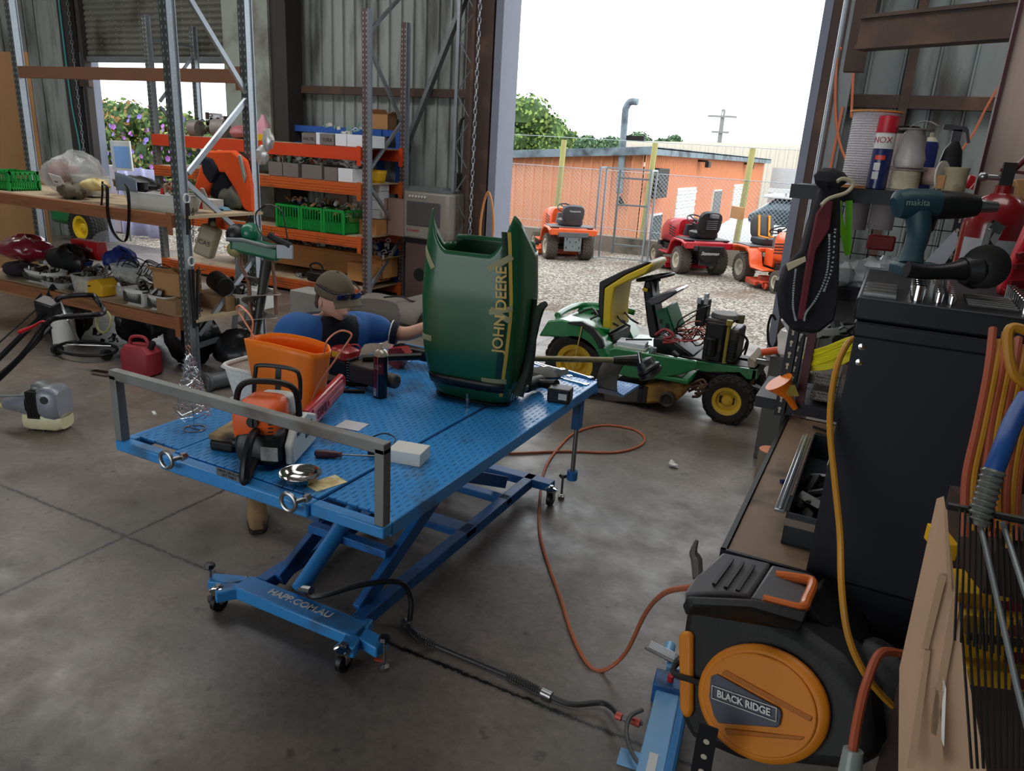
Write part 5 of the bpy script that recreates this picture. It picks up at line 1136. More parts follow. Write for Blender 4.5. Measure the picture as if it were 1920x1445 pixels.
# small floor things
p=PZ(1263,876,0); tag(MB().sph(p+V((0,0,.015)),(.035,.02,.015),9,6,jit=.3).sph(p+V((-.02,.02,.02)),(.02,.02,.02),8,5,jit=.3).build('crumpled_paper',WHT),'small crumpled white paper scrap on the open floor','paper')
p=PZ(710,1238,0); tag(MB().box(p+V((0,0,.003)),(.035,.012,.006),.3).build('red_scrap',M('scrap_red',(190,74,50),.7)),'tiny red plastic scrap on the floor near the table caster','scrap')
p=PZ(289,775,0); tag(MB().box(p+V((0,0,.004)),(.07,.02,.008),-.5).build('paper_scrap',WHT),'small pale paper scrap on the floor behind the left rail post','scrap')
lg=thing('timber_round','short round timber log standing on the floor beside the bench','log',PZ(1432,925,0)); 
MB().cyl((0,0,0),(0,0,.3),.075,n=20).build('bark',M('grey_bark',(116,104,92),.9,0,.2,4,stretch=(6,6,.6)),lg); MB().cyl((0,0,.3),(0,0,.302),.073,n=20).build('cut_face',M('cut_orange',(196,124,90),.8,0,.2,20),lg)
# ================= pallet racks =================
UPF=M('upright_face',(84,90,88),.5,.4,.15,6); HOLE=M('upright_slot_painted_light',(188,196,200),.4,.6,.1,6)  # pale slot colour paints the brightness seen through the upright holes
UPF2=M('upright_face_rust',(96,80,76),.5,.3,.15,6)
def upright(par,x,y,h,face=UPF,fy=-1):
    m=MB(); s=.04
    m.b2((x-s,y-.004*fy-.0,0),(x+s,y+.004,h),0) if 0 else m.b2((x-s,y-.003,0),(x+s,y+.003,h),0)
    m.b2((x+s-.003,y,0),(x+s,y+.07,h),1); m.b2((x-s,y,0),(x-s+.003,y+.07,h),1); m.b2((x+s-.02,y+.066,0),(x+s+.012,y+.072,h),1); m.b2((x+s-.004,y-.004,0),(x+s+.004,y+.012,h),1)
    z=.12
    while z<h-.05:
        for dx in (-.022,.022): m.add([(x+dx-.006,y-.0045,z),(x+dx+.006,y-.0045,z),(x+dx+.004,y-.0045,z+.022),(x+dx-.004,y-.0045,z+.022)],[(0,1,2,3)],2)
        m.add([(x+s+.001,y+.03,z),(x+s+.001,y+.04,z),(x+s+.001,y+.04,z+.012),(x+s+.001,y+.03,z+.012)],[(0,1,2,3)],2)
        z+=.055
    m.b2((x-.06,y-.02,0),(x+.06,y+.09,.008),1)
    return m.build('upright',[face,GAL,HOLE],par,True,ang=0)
def brace(par,x,pts,y0,y1):
    for a,b in pts: MB().bar((x,y0 if a[0]==0 else y1,a[1]),(x,y0 if b[0]==0 else y1,b[1]),.035,.03,up=(1,0,0)).build('brace',GAL,par,True)
NB=M('near_beam',(150,96,60),.6,0,.15,4,dirt=(104,70,48),da=.35,ds=4,stretch=(.6,1,4))
def beam(par,x0,x1,y,zt,h,mat,grooves=True):
    m=MB().b2((x0,y-.03,zt-h),(x1,y+.02,zt))
    if grooves:
        for k in (.3,.55,.8): m.b2((x0,y-.034,zt-h*k-.006),(x1,y-.03,zt-h*k+.006))
    m.build('beam',mat,par,True,ang=0)
    return MB().b2((x1-.06,y-.036,zt-h-.06),(x1-.0,y-.03,zt+.02)).build('beam_bracket',mat,par,True,ang=0)
rk=thing('pallet_rack','tall galvanised pallet rack at left with wide wooden shelves of parts','pallet rack',(-6.6,4.6,0))
X1=-5.14; XL1=PY(64,300,5.07).x; ya,yb_=4.23,5.07
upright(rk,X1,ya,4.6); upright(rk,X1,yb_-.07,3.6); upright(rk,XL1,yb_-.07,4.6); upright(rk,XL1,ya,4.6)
zz=[PX(352,625,X1).z,PX(482,492,X1).z,PX(352,330,X1).z,PX(478,178,X1).z,PX(338,-10,X1).z]
zz=[.42,1.08,1.28,1.9,2.1,2.72,2.9,3.5]
def zig(par,x,y0,y1,segs,pxs): 
    for a,b in pxs:
        p=PX(*a,x);q=PX(*b,x); p.y=min(max(p.y,y0),y1);q.y=min(max(q.y,y0),y1); MB().bar(p,q,.04,.03,up=(1,0,0)).build('brace',GAL,par,True)
zig(rk,X1,ya+.04,yb_-.04,None,[((372,628),(500,478)),((372,648),(500,607)),((352,345),(480,460)),((352,325),(478,185)),((345,-20),(478,180))])
o=rk
for zt,hh in ((1.33,.1),(.475,.1)):
    beam(rk,XL1,X1-.04,ya,zt,hh,NB); beam(rk,XL1,X1-.04,yb_,zt,hh,NB)
    MB().b2((XL1,ya+.02,zt-.02),(X1+.1,yb_-.02,zt+.004)).build('shelf_board',WOOD,rk,True,ang=0)
beam(rk,XL1,X1-.04,yb_-.04,PY(300,129,yb_).z,.11,M('brown_beam',(128,86,62),.6,0,.15,5),False)
S2,S3=1.334,.479
rk2=thing('pallet_rack','pallet rack with red and orange beams full of boxes against the front wall','pallet rack',(-7.6,7.9,0))
X2=-5.8;XL2=-9.5;yc,yd=7.5,8.34
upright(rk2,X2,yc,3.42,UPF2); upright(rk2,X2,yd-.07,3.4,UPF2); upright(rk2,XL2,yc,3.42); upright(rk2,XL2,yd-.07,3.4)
zig(rk2,X2,yc+.04,yd-.04,None,[((690,62),(757,-12)),((690,85),(752,225)),((752,232),(690,322)),((690,345),(752,440)),((752,448),(690,545))])
zig(rk2,XL2,yc+.04,yd-.04,None,[((285,75),(378,90)),((300,190),(378,105)),((300,200),(350,260))])
for zt,hh,mt in ((1.905,.15,REDB),(1.485,.14,ORG),(.835,.13,ORG),(.17,.13,ORG)):
    beam(rk2,XL2,X2-.04,yc,zt,hh,mt,mt is ORG); beam(rk2,XL2,X2+.02,yd-.06,zt,hh,mt,False)
    MB().b2((XL2,yc+.02,zt-.012),(X2-.05,yd-.08,zt+.006)).build('shelf_board',WOOD,rk2,True,ang=0)
T1,T2,T3,T4=1.911,1.491,.841,.176
# ---- generic goods ----
CLR_=M('clear_bag',(206,208,206),.2,0,.2,20,alpha=.38,bump=.4,bs=18); BAGW=M('white_bag',(206,204,200),.5,0,.15,14)
TUB=M('tub_pale',(200,200,190),.5,0,.06,6); GRB=M('grey_box',(118,110,108),.8,0,.08,5); GRN=M('crate_green',(22,150,62),.45,0,.1,8)
NAV=M('navy_plastic',(30,50,120),.45); BLUP=M('blue_plastic',(36,96,190),.4)
def item(kind,name,label,cat,p,w,d,h,mat,rz=0,group=None):
    p=V(p)
    if kind=='box':
        t=thing(name,label,cat,p,rz,group); MB().b2((-w/2,0,0),(w/2,d,h)).build('carton',mat,t,bev=.003)
        if h>.09: MB().b2((-w/2-.001,d*.46,h),(w/2+.001,d*.54,h+.001)).build('tape',TP,t,ang=0)
        return t
    if kind=='open':
        t=thing(name,label,cat,p,rz,group); e=.006
        MB().b2((-w/2,0,0),(w/2,d,e)).b2((-w/2,0,0),(w/2,e,h)).b2((-w/2,d-e,0),(w/2,d,h)).b2((-w/2,0,0),(-w/2+e,d,h)).b2((w/2-e,0,0),(w/2,d,h)).build('carton',mat,t,ang=0)
        MB().add([(-w/2,0,h),(w/2,0,h),(w/2,-.07,h+.05),(-w/2,-.07,h+.05),(w/2,d,h),(w/2+.07,d,h+.03),(w/2+.07,0,h+.03)],[(0,1,2,3),(1,4,5,6)]).build('flap',mat,t,ang=0,solid=.004)
        return t
    if kind in('tub','basket'):
        t=thing(name,label,cat,p,rz,group)
        MB().at((0,d/2,0)).grid(lambda u,v:V((w/2*(.84+.16*v)*math.copysign(abs(math.cos(2*PI*u))**.45,math.cos(2*PI*u)),d/2*(.84+.16*v)*math.copysign(abs(math.sin(2*PI*u))**.45,math.sin(2*PI*u)),h*v)),32,3,cu=True).b2((-w*.42,-d*.42,0),(w*.42,d*.42,.004)).build('shell',mat,t,solid=.003)
        MB().at((0,d/2,0)).tube([(w/2*1.0*math.copysign(abs(math.cos(a))**.45,math.cos(a)),d/2*math.copysign(abs(math.sin(a))**.45,math.sin(a)),h) for a in [2*PI*i/32 for i in range(32)]],.005,5,closed=True).build('rim',mat,t)
        if kind=='basket':
            m=MB(); n=int(w/.02)
            for i in range(n): m.b2((-w*.44+i*w*.88/n,d*.03-.004,h*.2),(-w*.44+i*w*.88/n+.006,d*.05,h*.8))
            m.build('slots',M('slot_dark',(70,70,68),.8),t,ang=0)
        return t
    if kind=='lump':
        m=MB(); R=random.Random(int(abs(p.x*977+p.y*131+w*999)))
        def f(u,v):
            az=2*PI*u;e=-PI/2+PI*v; q=1+.16*math.sin(3*az+R_a)*math.cos(2*e)+.1*math.sin(7*az+R_b+3*e)
            return V((w/2*math.cos(e)*math.cos(az)*q,d/2+d/2*math.cos(e)*math.sin(az)*q,max(0,h/2+h/2*math.sin(e)*q)))
        R_a=R.random()*6;R_b=R.random()*6
        m.at(p,rz).grid(f,26,12,cu=True); return tag(m.build(name,mat,ang=50),label,cat,group)
def junk(name,label,p,w,d,h,mats,n=14,seed=1):
    random.seed(seed); t=thing(name,label,'parts',p); 
    for j,mt in enumerate(mats):
        m=MB()
        for i in range(n):
            c=V((random.uniform(-w/2,w/2)*.8,random.uniform(.15,.85)*d,random.uniform(.1,1)*h)); k=random.random(); R_=(random.uniform(0,3),random.uniform(0,3),random.uniform(0,3))
            if k<.4: m.box(c,(random.uniform(.02,.09),random.uniform(.01,.05),random.uniform(.01,.04)),R_)
            elif k<.7: m.cyl(c,c+rotm(R_)@V((0,0,random.uniform(.03,.1))),random.uniform(.008,.03),n=10)
            else: m.tube([c,c+V((.04,.02,.03)),c+V((.09,0,-.0)),c+V((.05,-.03,-.01))],.006,5,sm=3)
        o=m.build('loose_parts',mt,t); o['kind']='stuff'
    return t
# rack 1, upper shelf
def on(px,py,z): return PZ(px,py,z)
def crate(name,label,p,w,d,h,rz=0,group=None):
    t=thing(name,label,'crate',p,rz,group); m=MB(); e=.008
    for x in (-w/2,w/2-e): m.b2((x,0,0),(x+e,d,.02)); m.b2((x,0,h-.03),(x+e,d,h)); m.b2((x,0,h*.45),(x+e,d,h*.5))
    for y in (0,d-e): m.b2((-w/2,y,0),(w/2,y+e,.02)); m.b2((-w/2,y,h-.03),(w/2,y+e,h)); m.b2((-w/2,y,h*.45),(w/2,y+e,h*.5))
    n=int(w/.022)
    for i in range(n+1):
        x=-w/2+i*(w-.006)/n
        for y in (0,d-e): m.b2((x,y,0),(x+.011,y+e,h*(.93 if i%2 else .5)))
    n=int(d/.022)
    for i in range(n+1):
        y=i*(d-.006)/n
        for x in (-w/2,w/2-e): m.b2((x,y,0),(x+e,y+.011,h*(.93 if i%2 else .5)))
    for x in (-w/2,w/2-.03):
        for y in (-.002,d-.028): m.b2((x,y,0),(x+.03,y+.03,h))
    m.build('lattice_wall',GRN,t,ang=0); MB().b2((-w/2,0,0),(w/2,d,.006)).build('base',GRN,t,ang=0); return t
crate('green_crate','bright green lattice crate at the far left of the upper rack shelf',PY(-8,345,ya+.1).to_tuple(2)[:2]+(S2,),.42,.3,.18)
def sh(px,py,y,z): p=PY(px,py,y); return (p.x,y,z)
item('lump','clear_plastic_bag','clear plastic bag full of parts with reddish contents on the upper rack shelf',  'bag',sh(100,340,ya+.12,S2),.62,.45,.38,CLR_)
item('lump','brown_part_bundle','dull brown rounded part in a bag, front left of the upper rack shelf','part',sh(118,365,ya+.04,S2),.34,.2,.14,M('dull_brown',(92,82,66),.7))
item('lump','reddish_parts_bundle','reddish brown parts inside the clear bag on the upper rack shelf','parts',sh(95,320,ya+.25,S2+.09),.34,.22,.2,M('reddish',(150,96,86),.6))
t=thing('handwritten_tag','white card with handwriting leaning on the clear bag, upper rack shelf','tag',sh(107,335,ya+.06,S2+.12)); MB().box((0,0,.04),(.17,.004,.1),(.5,.12,0)).build('card',BAGW,t); text('M. Ashton\nseals',.03,M('ink',(30,32,36)),(0,-.006,.04),(1,0,-.12),(0,.5,1),t,name='handwriting')
item('tub','pale_tub','milky plastic tub behind the yellow wrapped part on the upper rack shelf','tub',sh(150,345,ya+.3,S2+.02),.34,.22,.17,TUB)
item('lump','yellow_wrapped_part','cream yellow wrapped part on the front of the upper rack shelf','part',sh(165,355,ya+.03,S2+.1),.3,.16,.1,M('cream_yellow',(206,184,120),.5))
t=item('tub','white_storage_tub','long white plastic tub at the front right of the upper rack shelf','tub',sh(276,392,ya+.03,S2),.74,.32,.14,M('tub_white',(206,206,200),.45,0,.04,4)); 
t=thing('black_tool_bag','black fabric bag with clear visor on top of the white tubs, upper rack shelf','bag',sh(235,350,ya+.05,S2+.14)); MB().at((0,.1,0)).sph((0,0,.05),(.24,.13,.07),16,8,jit=.12).build('bag',BLK,t); MB().grid(lambda u,v:V((-.05+.26*u,-.05+.02*math.sin(u*3),.0+.15*v-.05*u*v)),8,4).build('visor',M('visor_grey',(130,140,156),.15,.2,.1,4),t,solid=.002)
junk('upper_shelf_parts','dark cable and metal parts heaped on the white tub, upper rack shelf',sh(300,360,ya+.06,S2+.14),.38,.25,.09,[DARKM,RED,M('timber_bits',(150,130,104),.8)],8,5)
m=MB()
for pts in ([(193,345),(201,355),(202,400),(212,435),(228,452),(238,445),(242,400),(240,360),(232,345)],): m.tube([PY(a,b,ya-.06) for a,b in pts],.016,6,sm=4,flat=.25)
m.tube([PY(a,b,ya-.05) for a,b in ((192,340),(192,365),(190,385),(194,384))],.01,6,flat=.4); tag(m.build('black_strap',BLK),'black webbing strap hanging in a loop off the upper rack shelf','strap')
t=item('box','red_white_box','small red and white box on the upper rack shelf right of the near upright','box',sh(385,400,ya+.5,S2),.2,.12,.09,WHT); MB().b2((-.101,-.002,0),(-.03,.0,.091)).build('red_end',RED,t,ang=0)
tag(MB().at(sh(410,398,ya+.6,S2)).sph((0,0,.012),(.14,.08,.02),10,5,jit=.2).build('blue_cloth',M('cloth_blue',(110,150,176),.9)),'small blue cloth beside the red and white box','cloth')
# rack 1, lower shelf
item('lump','red_fairing','glossy dark red curved fairing on the left of the lower rack shelf','fairing',sh(20,510,ya+.25,S3+.1),.6,.4,.26,M('fairing_red',(128,26,46),.25,0,.06,4,coat=.6))
item('lump','dark_cloth_bundle','dark purple bundle under the red fairing on the lower rack shelf','bundle',sh(15,545,ya+.08,S3),.42,.3,.14,M('dark_purple',(42,30,40),.9))
item('lump','black_fender','large black curved mudguard on the lower rack shelf','mudguard',sh(103,510,ya+.3,S3+.05),.55,.3,.28,BLK,-.15)
for i,(k,px,py,yy,w,h,lb) in enumerate((('basket',70,560,.08,.42,.12,'white lattice basket of metal bits at the far left'),('tub',95,560,.03,.36,.06,'clear shallow tray beside the first white basket'),('tub',150,580,.04,.26,.17,'frosted plastic bucket behind the yellow folder, lower rack shelf'),('tub',205,560,.2,.42,.1,'wide clear tray right of the yellow folder, lower rack shelf'),('basket',250,590,.03,.26,.15,'white basket with a black part hanging over it, lower rack shelf'),('basket',296,610,.03,.26,.13,'white lattice basket with green label near the rack upright'),('basket',430,590,.5,.3,.14,'white lattice basket right of the near rack upright'))):
    t=item(k,'white_basket' if k=='basket' else 'clear_tub',lb,'basket' if k=='basket' else 'tub',sh(px,py,ya+yy,S3),w,.24,h,WHT if k=='basket' else CLR_)
    junk('metal_parts','metal parts in the '+lb.split(',')[0],sh(px,py,ya+yy,S3+h*.5),w*.8,.2,h*.8,[DARKM,STEEL],7,20+i)
item('tub','blue_tray','bright blue plastic tray behind the white baskets on the lower rack shelf','tray',sh(130,540,ya+.35,S3+.12),.34,.2,.08,BLUP)
junk('hand_tools','heap of silver and dark hand tools beside the blue tray',sh(170,545,ya+.2,S3+.05),.45,.3,.16,[DARKM,STEEL,CHROME],12,31)
m=MB().prism([(0,0),(.36,0),(.38,.1),(.3,.16),(.16,.13),(.05,.15),(0,.08)],.18,sh(165,580,ya+.16,S3),(1,0,.02),(0,0,1)); tag(m.build('yellow_pouch',M('pouch_yellow',(206,160,24),.5,0,.1,8),bev=.012),'crumpled yellow pouch at the front of the lower rack shelf','pouch')
item('lump','navy_helmet','dark navy rounded shell towards the back of the lower rack shelf','shell',sh(205,520,ya+.5,S3+.1),.34,.3,.25,NAV)
item('tub','clear_bin','clear plastic bin stuffed with black cables on the lower rack shelf','bin',sh(228,545,ya+.3,S3+.12),.38,.26,.14,CLR_)
m=MB(); random.seed(14)
for i in range(14): p=V(sh(245+random.uniform(-30,45),520+random.uniform(-15,10),ya+.35,S3+.2+random.uniform(0,.1))); m.tube([p,p+V((.1,0,.08)),p+V((.22,.05,.02)),p+V((.2,0,-.08)),p+V((.05,0,-.05))],.005,5,sm=4)
tag(m.build('cable_tangle',BLK),'tangle of thin black cables over the clear bin, lower rack shelf','cables')
item('open','open_cardboard_box','open cardboard box with raised flap beside the near rack upright','box',sh(313,545,ya+.12,S3+.13),.3,.25,.2,CARD,.1)
item('box','grey_carton','shallow grey carton under the open cardboard box','box',sh(313,598,ya+.02,S3),.0+.24,.2,.12,M('carton_tan',(150,118,84),.8))
item('box','long_tan_carton','long tan carton right of the near upright, lower rack shelf','box',sh(395,590,ya+.4,S3),.4,.25,.13,M('carton_tan',(150,118,84),.8))
item('box','white_carton','white carton at the right end of the lower rack shelf','box',sh(463,575,ya+.6,S3),.26,.2,.18,WHT)
junk('engine_parts','dark engine parts at the back of the lower rack shelf, right of the near upright',sh(415,560,ya+.62,S3+.05),.5,.2,.2,[DARKM,M('metal_blueish',(120,130,150),.3,.6)],12,33)
tag(MB().cyl(sh(405,560,ya+.45,S3+.26),V(sh(405,560,ya+.45,S3+.26))+V((.18,-.05,-.04)),.085,n=20).build('dark_cylinder',DARKM,bev=.008),'dark metal cylinder lying over parts, right of the near upright','cylinder')
t=thing('red_carton','red box with white lettering at the back of the lower rack shelf','box',sh(170,490,yb_-.2,S3+.2)); MB().box((0,0,.09),(.42,.1,.18)).build('carton',RED,t,bev=.004); text('FilterPro',.07,WHT,(0,-.052,.1),(1,0,0),(0,0,1),t)
tag(MB().grid(lambda u,v:V(sh(225,480,yb_-.1,S3+.15))+V(((u-.5)*.8,-.1*math.sin(v*1.5),.36*math.sin(v*1.5)*math.sin(PI*u)**.5)),16,8).build('clear_windscreen',M('clear_screen',(200,206,212),.1,0,.05,4,alpha=.35),ang=60),'curved clear windscreen standing at the back of the lower rack shelf','windscreen')
# cardboard sheet & left stuff
t=tag(MB().b2((XL1-1.6,yb_+.05,.0),(XL1-.02,yb_+.09,PY(20,97,yb_+.05).z)).build('cardboard_sheet',CARD),'tall plain brown cardboard sheet behind the left rack upright','sheet')
# ---- floor under/near rack 1 ----
t=thing('fuel_can','faded red plastic fuel can on the floor under the rack','fuel can',PZ(268,700,0),.2); m=MB(); loft(m,[(0,(0,0),.13,.09,5),(.02,(0,0),.15,.1,5),(.2,(0,0),.15,.1,5),(.25,(-.02,0),.1,.08,4)],20,ax='z'); m.build('tank',M('can_faded_red',(150,44,54),.6,0,.15,5),t); MB().tube([(-.1,0,.24),(-.08,0,.31),(.05,0,.32),(.09,0,.24)],.014,8,sm=4).build('handle',M('can_faded_red',(150,44,54)),t); MB().cyl((.1,0,.23),(.13,0,.29),.025).build('cap',BLK,t)
BBG=M('bin_bag_black',(24,24,27),.35,0,.3,8,bump=.5,bs=14)
for px,py,w,h,lb in ((322,690,.42,.5,'big black plastic bag slumped on the floor beside the near rack upright'),(225,650,.42,.45,'black shade or tub on the floor behind the red fuel can'),(430,700,.75,.32,'black plastic sheeting on the floor right of the near rack upright'),(85,640,.5,.5,'black bin bag on the floor behind the mower handle')):
    p=PZ(px,py,0); item('lump','black_bag' if 'bag' in lb else 'black_sheeting',lb,'bag' if 'bag' in lb else 'sheeting',p,w,.45,h,BBG)
pz_=PZ(395,735,0); tag(MB().cyl(pz_+V((-.05,0,.07)),PZ(455,720,0)+V((0,0,.08)),.065,n=20).lathe([(.065,0),(.078,0),(.078,.03),(.055,.03),(.05,.0)],pz_+V((-.05,0,.07)),PZ(455,720,0)-pz_).build('grey_pipe',M('pipe_grey',(92,96,100),.35,.3,.1,8)),'grey metal exhaust pipe lying on the floor behind the wire tree','pipe')
p=PZ(123,645,0); t=thing('white_tin','white and green tin standing on the floor under the rack','tin',p); MB().cyl((0,0,0),(0,0,.3),.1).build('tin',WHT,t,bev=.006); MB().grid(lambda u,v:V((.101*math.cos(-3.6+1.6*u),.101*math.sin(-3.6+1.6*u),.14+.15*v)),10,1).build('green_label',M('tin_green',(30,90,60),.5),t)
# mower handle
MH=M('handle_black',(28,27,30),.3,.4,.1,8); t=thing('push_mower','black tubular mower handle with red lever reaching in at the left edge','mower handle',PD(60,640,5.2)); D5=5.0
def hp5(l): return [PD(a,b,D5+c) for a,b,c in l]
MB().tube(hp5([(-30,700,-.3),(40,630,-.1),(100,572,0),(115,557,0),(170,553,.2),(180,560,.2),(193,578,.2),(190,588,.0),(150,592,-.1),(105,596,-.2),(85,610,-.2),(40,668,-.3),(-30,735,-.4)]),.018,10,sm=4).build('tube_frame',MH,t,True)
MB().tube(hp5([(-10,650,-.1),(85,565,0),(100,560,0)]),.006,6,sm=3).tube(hp5([(-20,720,-.3),(60,650,-.2),(95,612,-.2)]),.014,6).build('cables',BLK,t,True)
MB().tube(hp5([(38,622,-.2),(62,612,-.2),(80,602,-.2),(92,608,-.2)]),[.03,.022,.012,.008],8,sm=4,flat=.5).build('red_lever',RED,t,True)
MB().tube(hp5([(111,562,0),(128,600,0),(147,638,.1)]),.009,6).build('brace',STEEL,t,True)
MB().box(PD(92,575,D5),(.14,.1,.1),(.3,.2,.3)).build('control_box',BLK,t,True,bev=.01)
c=PD(194,603,5.3); tag(MB().tube([c+V((.075*math.cos(a),.02*math.sin(a),.075*math.sin(a))) for a in [2*PI*i/24 for i in range(24)]],.009,8,closed=True).build('olive_ring',M('ring_olive',(150,150,96),.4)),'olive ring hanging from the mower handle end','ring')
random.seed(8); p=PZ(165,665,0); t=thing('trolley_wheels_frame','low black and chrome wheeled frame on the floor under the rack','frame',p)
m=MB(); m.tube([p+V((.3*math.cos(a),.2*math.sin(a),.06)) for a in [2*PI*i/24 for i in range(24)]],.014,6,closed=True); m.build('hoop',BLK,t,True); MB().cyl(PZ(108,655,0)+V((0,0,.05)),PZ(210,660,0)+V((0,0,.06)),.008).build('axle',CHROME,t,True)
for q in (PZ(108,665,0),PZ(200,675,0)): MB().cyl(q+V((-.015,0,.05)),q+V((.025,0,.05)),.05).build('wheel',BLK,t,True)
MB().bar(PZ(175,700,0)+V((0,0,.02)),PZ(205,705,0)+V((0,0,.02)),.06,.02).build('chrome_foot',CHROME,t,True)
junk('under_rack_parts','dark clutter on the floor under the lower rack shelf',PZ(185,650,0),.8,.5,.12,[DARKM,BLK],10,41)
# brushcutter engine at left edge
p=PZ(80,808,0); t=thing('brushcutter','grey brushcutter engine with cream fuel tank lying on the floor at the left edge','brushcutter',p+V((-.0,.06,0)),.42,None,None,1.2)
GC=M('cutter_grey',(132,136,146),.4,.3,.08,8,coat=.2)
m=MB(); loft(m,[(-.02,(0,.17),.075,.08,4),(.02,(0,.17),.085,.095,4),(.07,(0,.165),.085,.095,4),(.1,(0,.16),.07,.08,4)],18); m.build('starter_cover',GC,t)
m=MB()
for i in range(7): m.b2((-.07+.009*i,-.08,.09),(-.066+.009*i,.08,.24))
m.b2((-.08,-.07,.08),(-.01,.07,.2)); m.build('cylinder_fins',DARKM,t)
m=MB(); loft(m,[(-.12,(0,.06),.06,.05,3.5),(-.08,(0,.06),.07,.055,4),(.06,(0,.06),.07,.055,4),(.1,(0,.06),.06,.045,3)],16); m.build('fuel_tank',M('tank_cream',(206,200,160),.35,0,.05,6),t)
MB().lathe([(.018,0),(.034,.02),(.05,.1),(.075,.15),(.08,.18)],(-.26,0,.13),(1,0,.1),18).build('clutch_housing',GC,t); MB().cyl((-.7,0,.1),(-.25,0,.12),.013).build('shaft',M('shaft_cream',(196,190,130),.4),t)
m=MB().sph((-.03,0,.25),(.05,.05,.03)).tube([(-.02,-.05,.22),(-.2,-.06,.2),(-.6,-.04,.16)],.006,6,sm=4); m.build('carburettor_cover',GALD,t); MB().cyl((.04,-.078,.2),(.04,-.088,.2),.022).build('badge',BLK,t)
MB().b2((-.08,-.05,0),(-.065,-.03,.05)).b2((-.02,-.05,0),(-.005,-.03,.05)).build('stand',BLK,t)
# ---- rack 2 goods ----
def r2(px,py,z,dy=.04): p=PY(px,py,yc+dy); return (p.x,yc+dy,z)
k=0
for (a,b,h,mt,lb,tx) in ((567,592,.13,GRB,'brown fronted parts box marked in pen, left on the red beam shelf','VALVE'),(602,627,.13,GRB,'second brown fronted parts box on the red beam shelf','TURA')):
    xa_=PY(a,270,yc).x;xb_=PY(b,270,yc).x; t=item('box','parts_box',lb,'box',((xa_+xb_)/2,yc-.01,T1),abs(xb_-xa_),.35,h,mt,group='parts boxes on the red shelf'); text(tx,.06,M('ink',(30,32,36)),(0,-.002,h*.45),(1,0,0),(0,0,1),t,name='pen_lettering')
for i,(a,b) in enumerate(((592,600),(628,650),(650,690))):
    xa_=PY(a,270,yc).x;xb_=PY(b,270,yc).x; item('box','white_parts_box',('narrow white box between the two marked boxes on the red shelf','white box right of the second marked box on the red shelf','white box behind the rack upright on the red shelf')[i],'box',((xa_+xb_)/2,yc,T1),abs(xb_-xa_)-.01,.34,.14,WPAP,group='parts boxes on the red shelf')
junk('paper_scraps_pile','crumpled papers and small bags on the white boxes, red shelf',r2(625,243,T1+.14),.9,.3,.1,[WHT,M('pale_green_bits',(120,160,140),.6)],9,50)
tag(MB().cyl(r2(402,248,T1+.12,.1),r2(425,248,T1+.12,.15),.12,n=22).cyl(r2(360,248,T1+.1,.12),r2(375,248,T1+.1,.14),.11,n=22).build('pulley_housings',M('pulley_grey',(150,142,136),.6,.3,.3,12)),'two dirty round pulley housings at the left of the red shelf','pulley')
junk('rusty_gearbox','dark rusty gearbox parts at the left of the red shelf',r2(375,250,T1),.6,.35,.28,[M('rust_brown',(76,62,54),.8,.2,.3,9),DARKM],14,51)
item('lump','pink_package','pink plastic packages on the red shelf','package',r2(440,262,T1),.42,.3,.16,M('pink_plastic',(190,120,122),.4,0,.15,10))
t=thing('pink_bottle','pink bottle with yellow base on the red shelf beside the silver bags','bottle',r2(495,265,T1)); m=MB(); loft(m,[(0,(0,0),.08,.06,4),(.2,(0,0),.08,.06,4),(.28,(0,0),.03,.03,2),(.32,(0,0),.025,.025,2)],16,ax='z'); m.build('bottle',M('pink_bottle',(222,160,176),.4),t); MB().b2((-.082,-.062,0),(.082,.0,.08)).build('yellow_label',YEL,t)
for i in range(3): item('box','white_parts_box','white box standing behind the round pulley housings on the red shelf, %s'%('left','middle','right')[i],'box',r2(392+15*i,245,T1+.12,.35),.12,.2,.2-.03*i,WPAP,group='white boxes behind the pulleys')
item('open','torn_cardboard_box','torn brown cardboard box on top of the blue shelving by the wall','box',PY(708,243,8.42),.34,.2,.2,CARD)
for i,(a,b,z,h,mt) in enumerate(((503,530,T2,.17,GRB),(530,560,T2,.17,GRB),(565,604,T2,.17,GRB),(607,633,T2,.16,GRB),(633,662,T2,.16,WPAP))):
    xa_=PY(a,330,yc).x;xb_=PY(b,330,yc).x; item('box','parts_bin',('first','second','third','fourth grey','fifth white')[i]+' open bin from the left upright on the upper orange shelf','bin',((xa_+xb_)/2,yc,z),abs(xb_-xa_)-.015,.32,h,mt,group='bins on the upper orange shelf')
for i,px in enumerate((515,550,585,625,655)): junk('bagged_parts',('first','second','third','fourth','fifth')[i]+' heap of bagged small parts on the upper orange shelf bins',r2(px,315,T2+.17,.02),.3,.3,.12,[CLR_,WHT,(CARD,M('pale_green_bits',(120,160,140)),ORG,GRB,BAGW)[i]],8,60+i)
t=item('tub','yellow_bin','small yellow plastic bin behind the rack end frame on the upper orange shelf','bin',(PX(707,342,-5.98).x,yc+.3,T2),.3,.22,.15,YEL)
xs_=[PY(a,430,yc).x for a in (517,563,605,646)]
for i in range(3): crate('green_crate',('left','middle','right')[i]+' green lattice crate of the three on the middle orange shelf',((xs_[i]+xs_[i+1])/2,yc+.0,T3),abs(xs_[i+1]-xs_[i])-.012,.5,.3,0,'green crates on the middle shelf')
for i in range(3): junk('crate_contents','paper and plastic wrapped parts heaped in the %s green crate'%('left','middle','right')[i],((xs_[i]+xs_[i+1])/2,yc+.03,T3+.2),.4,.4,.18,[CARD,BAGW,(NAV,DARKM,CLR_)[i]],8,70+i)
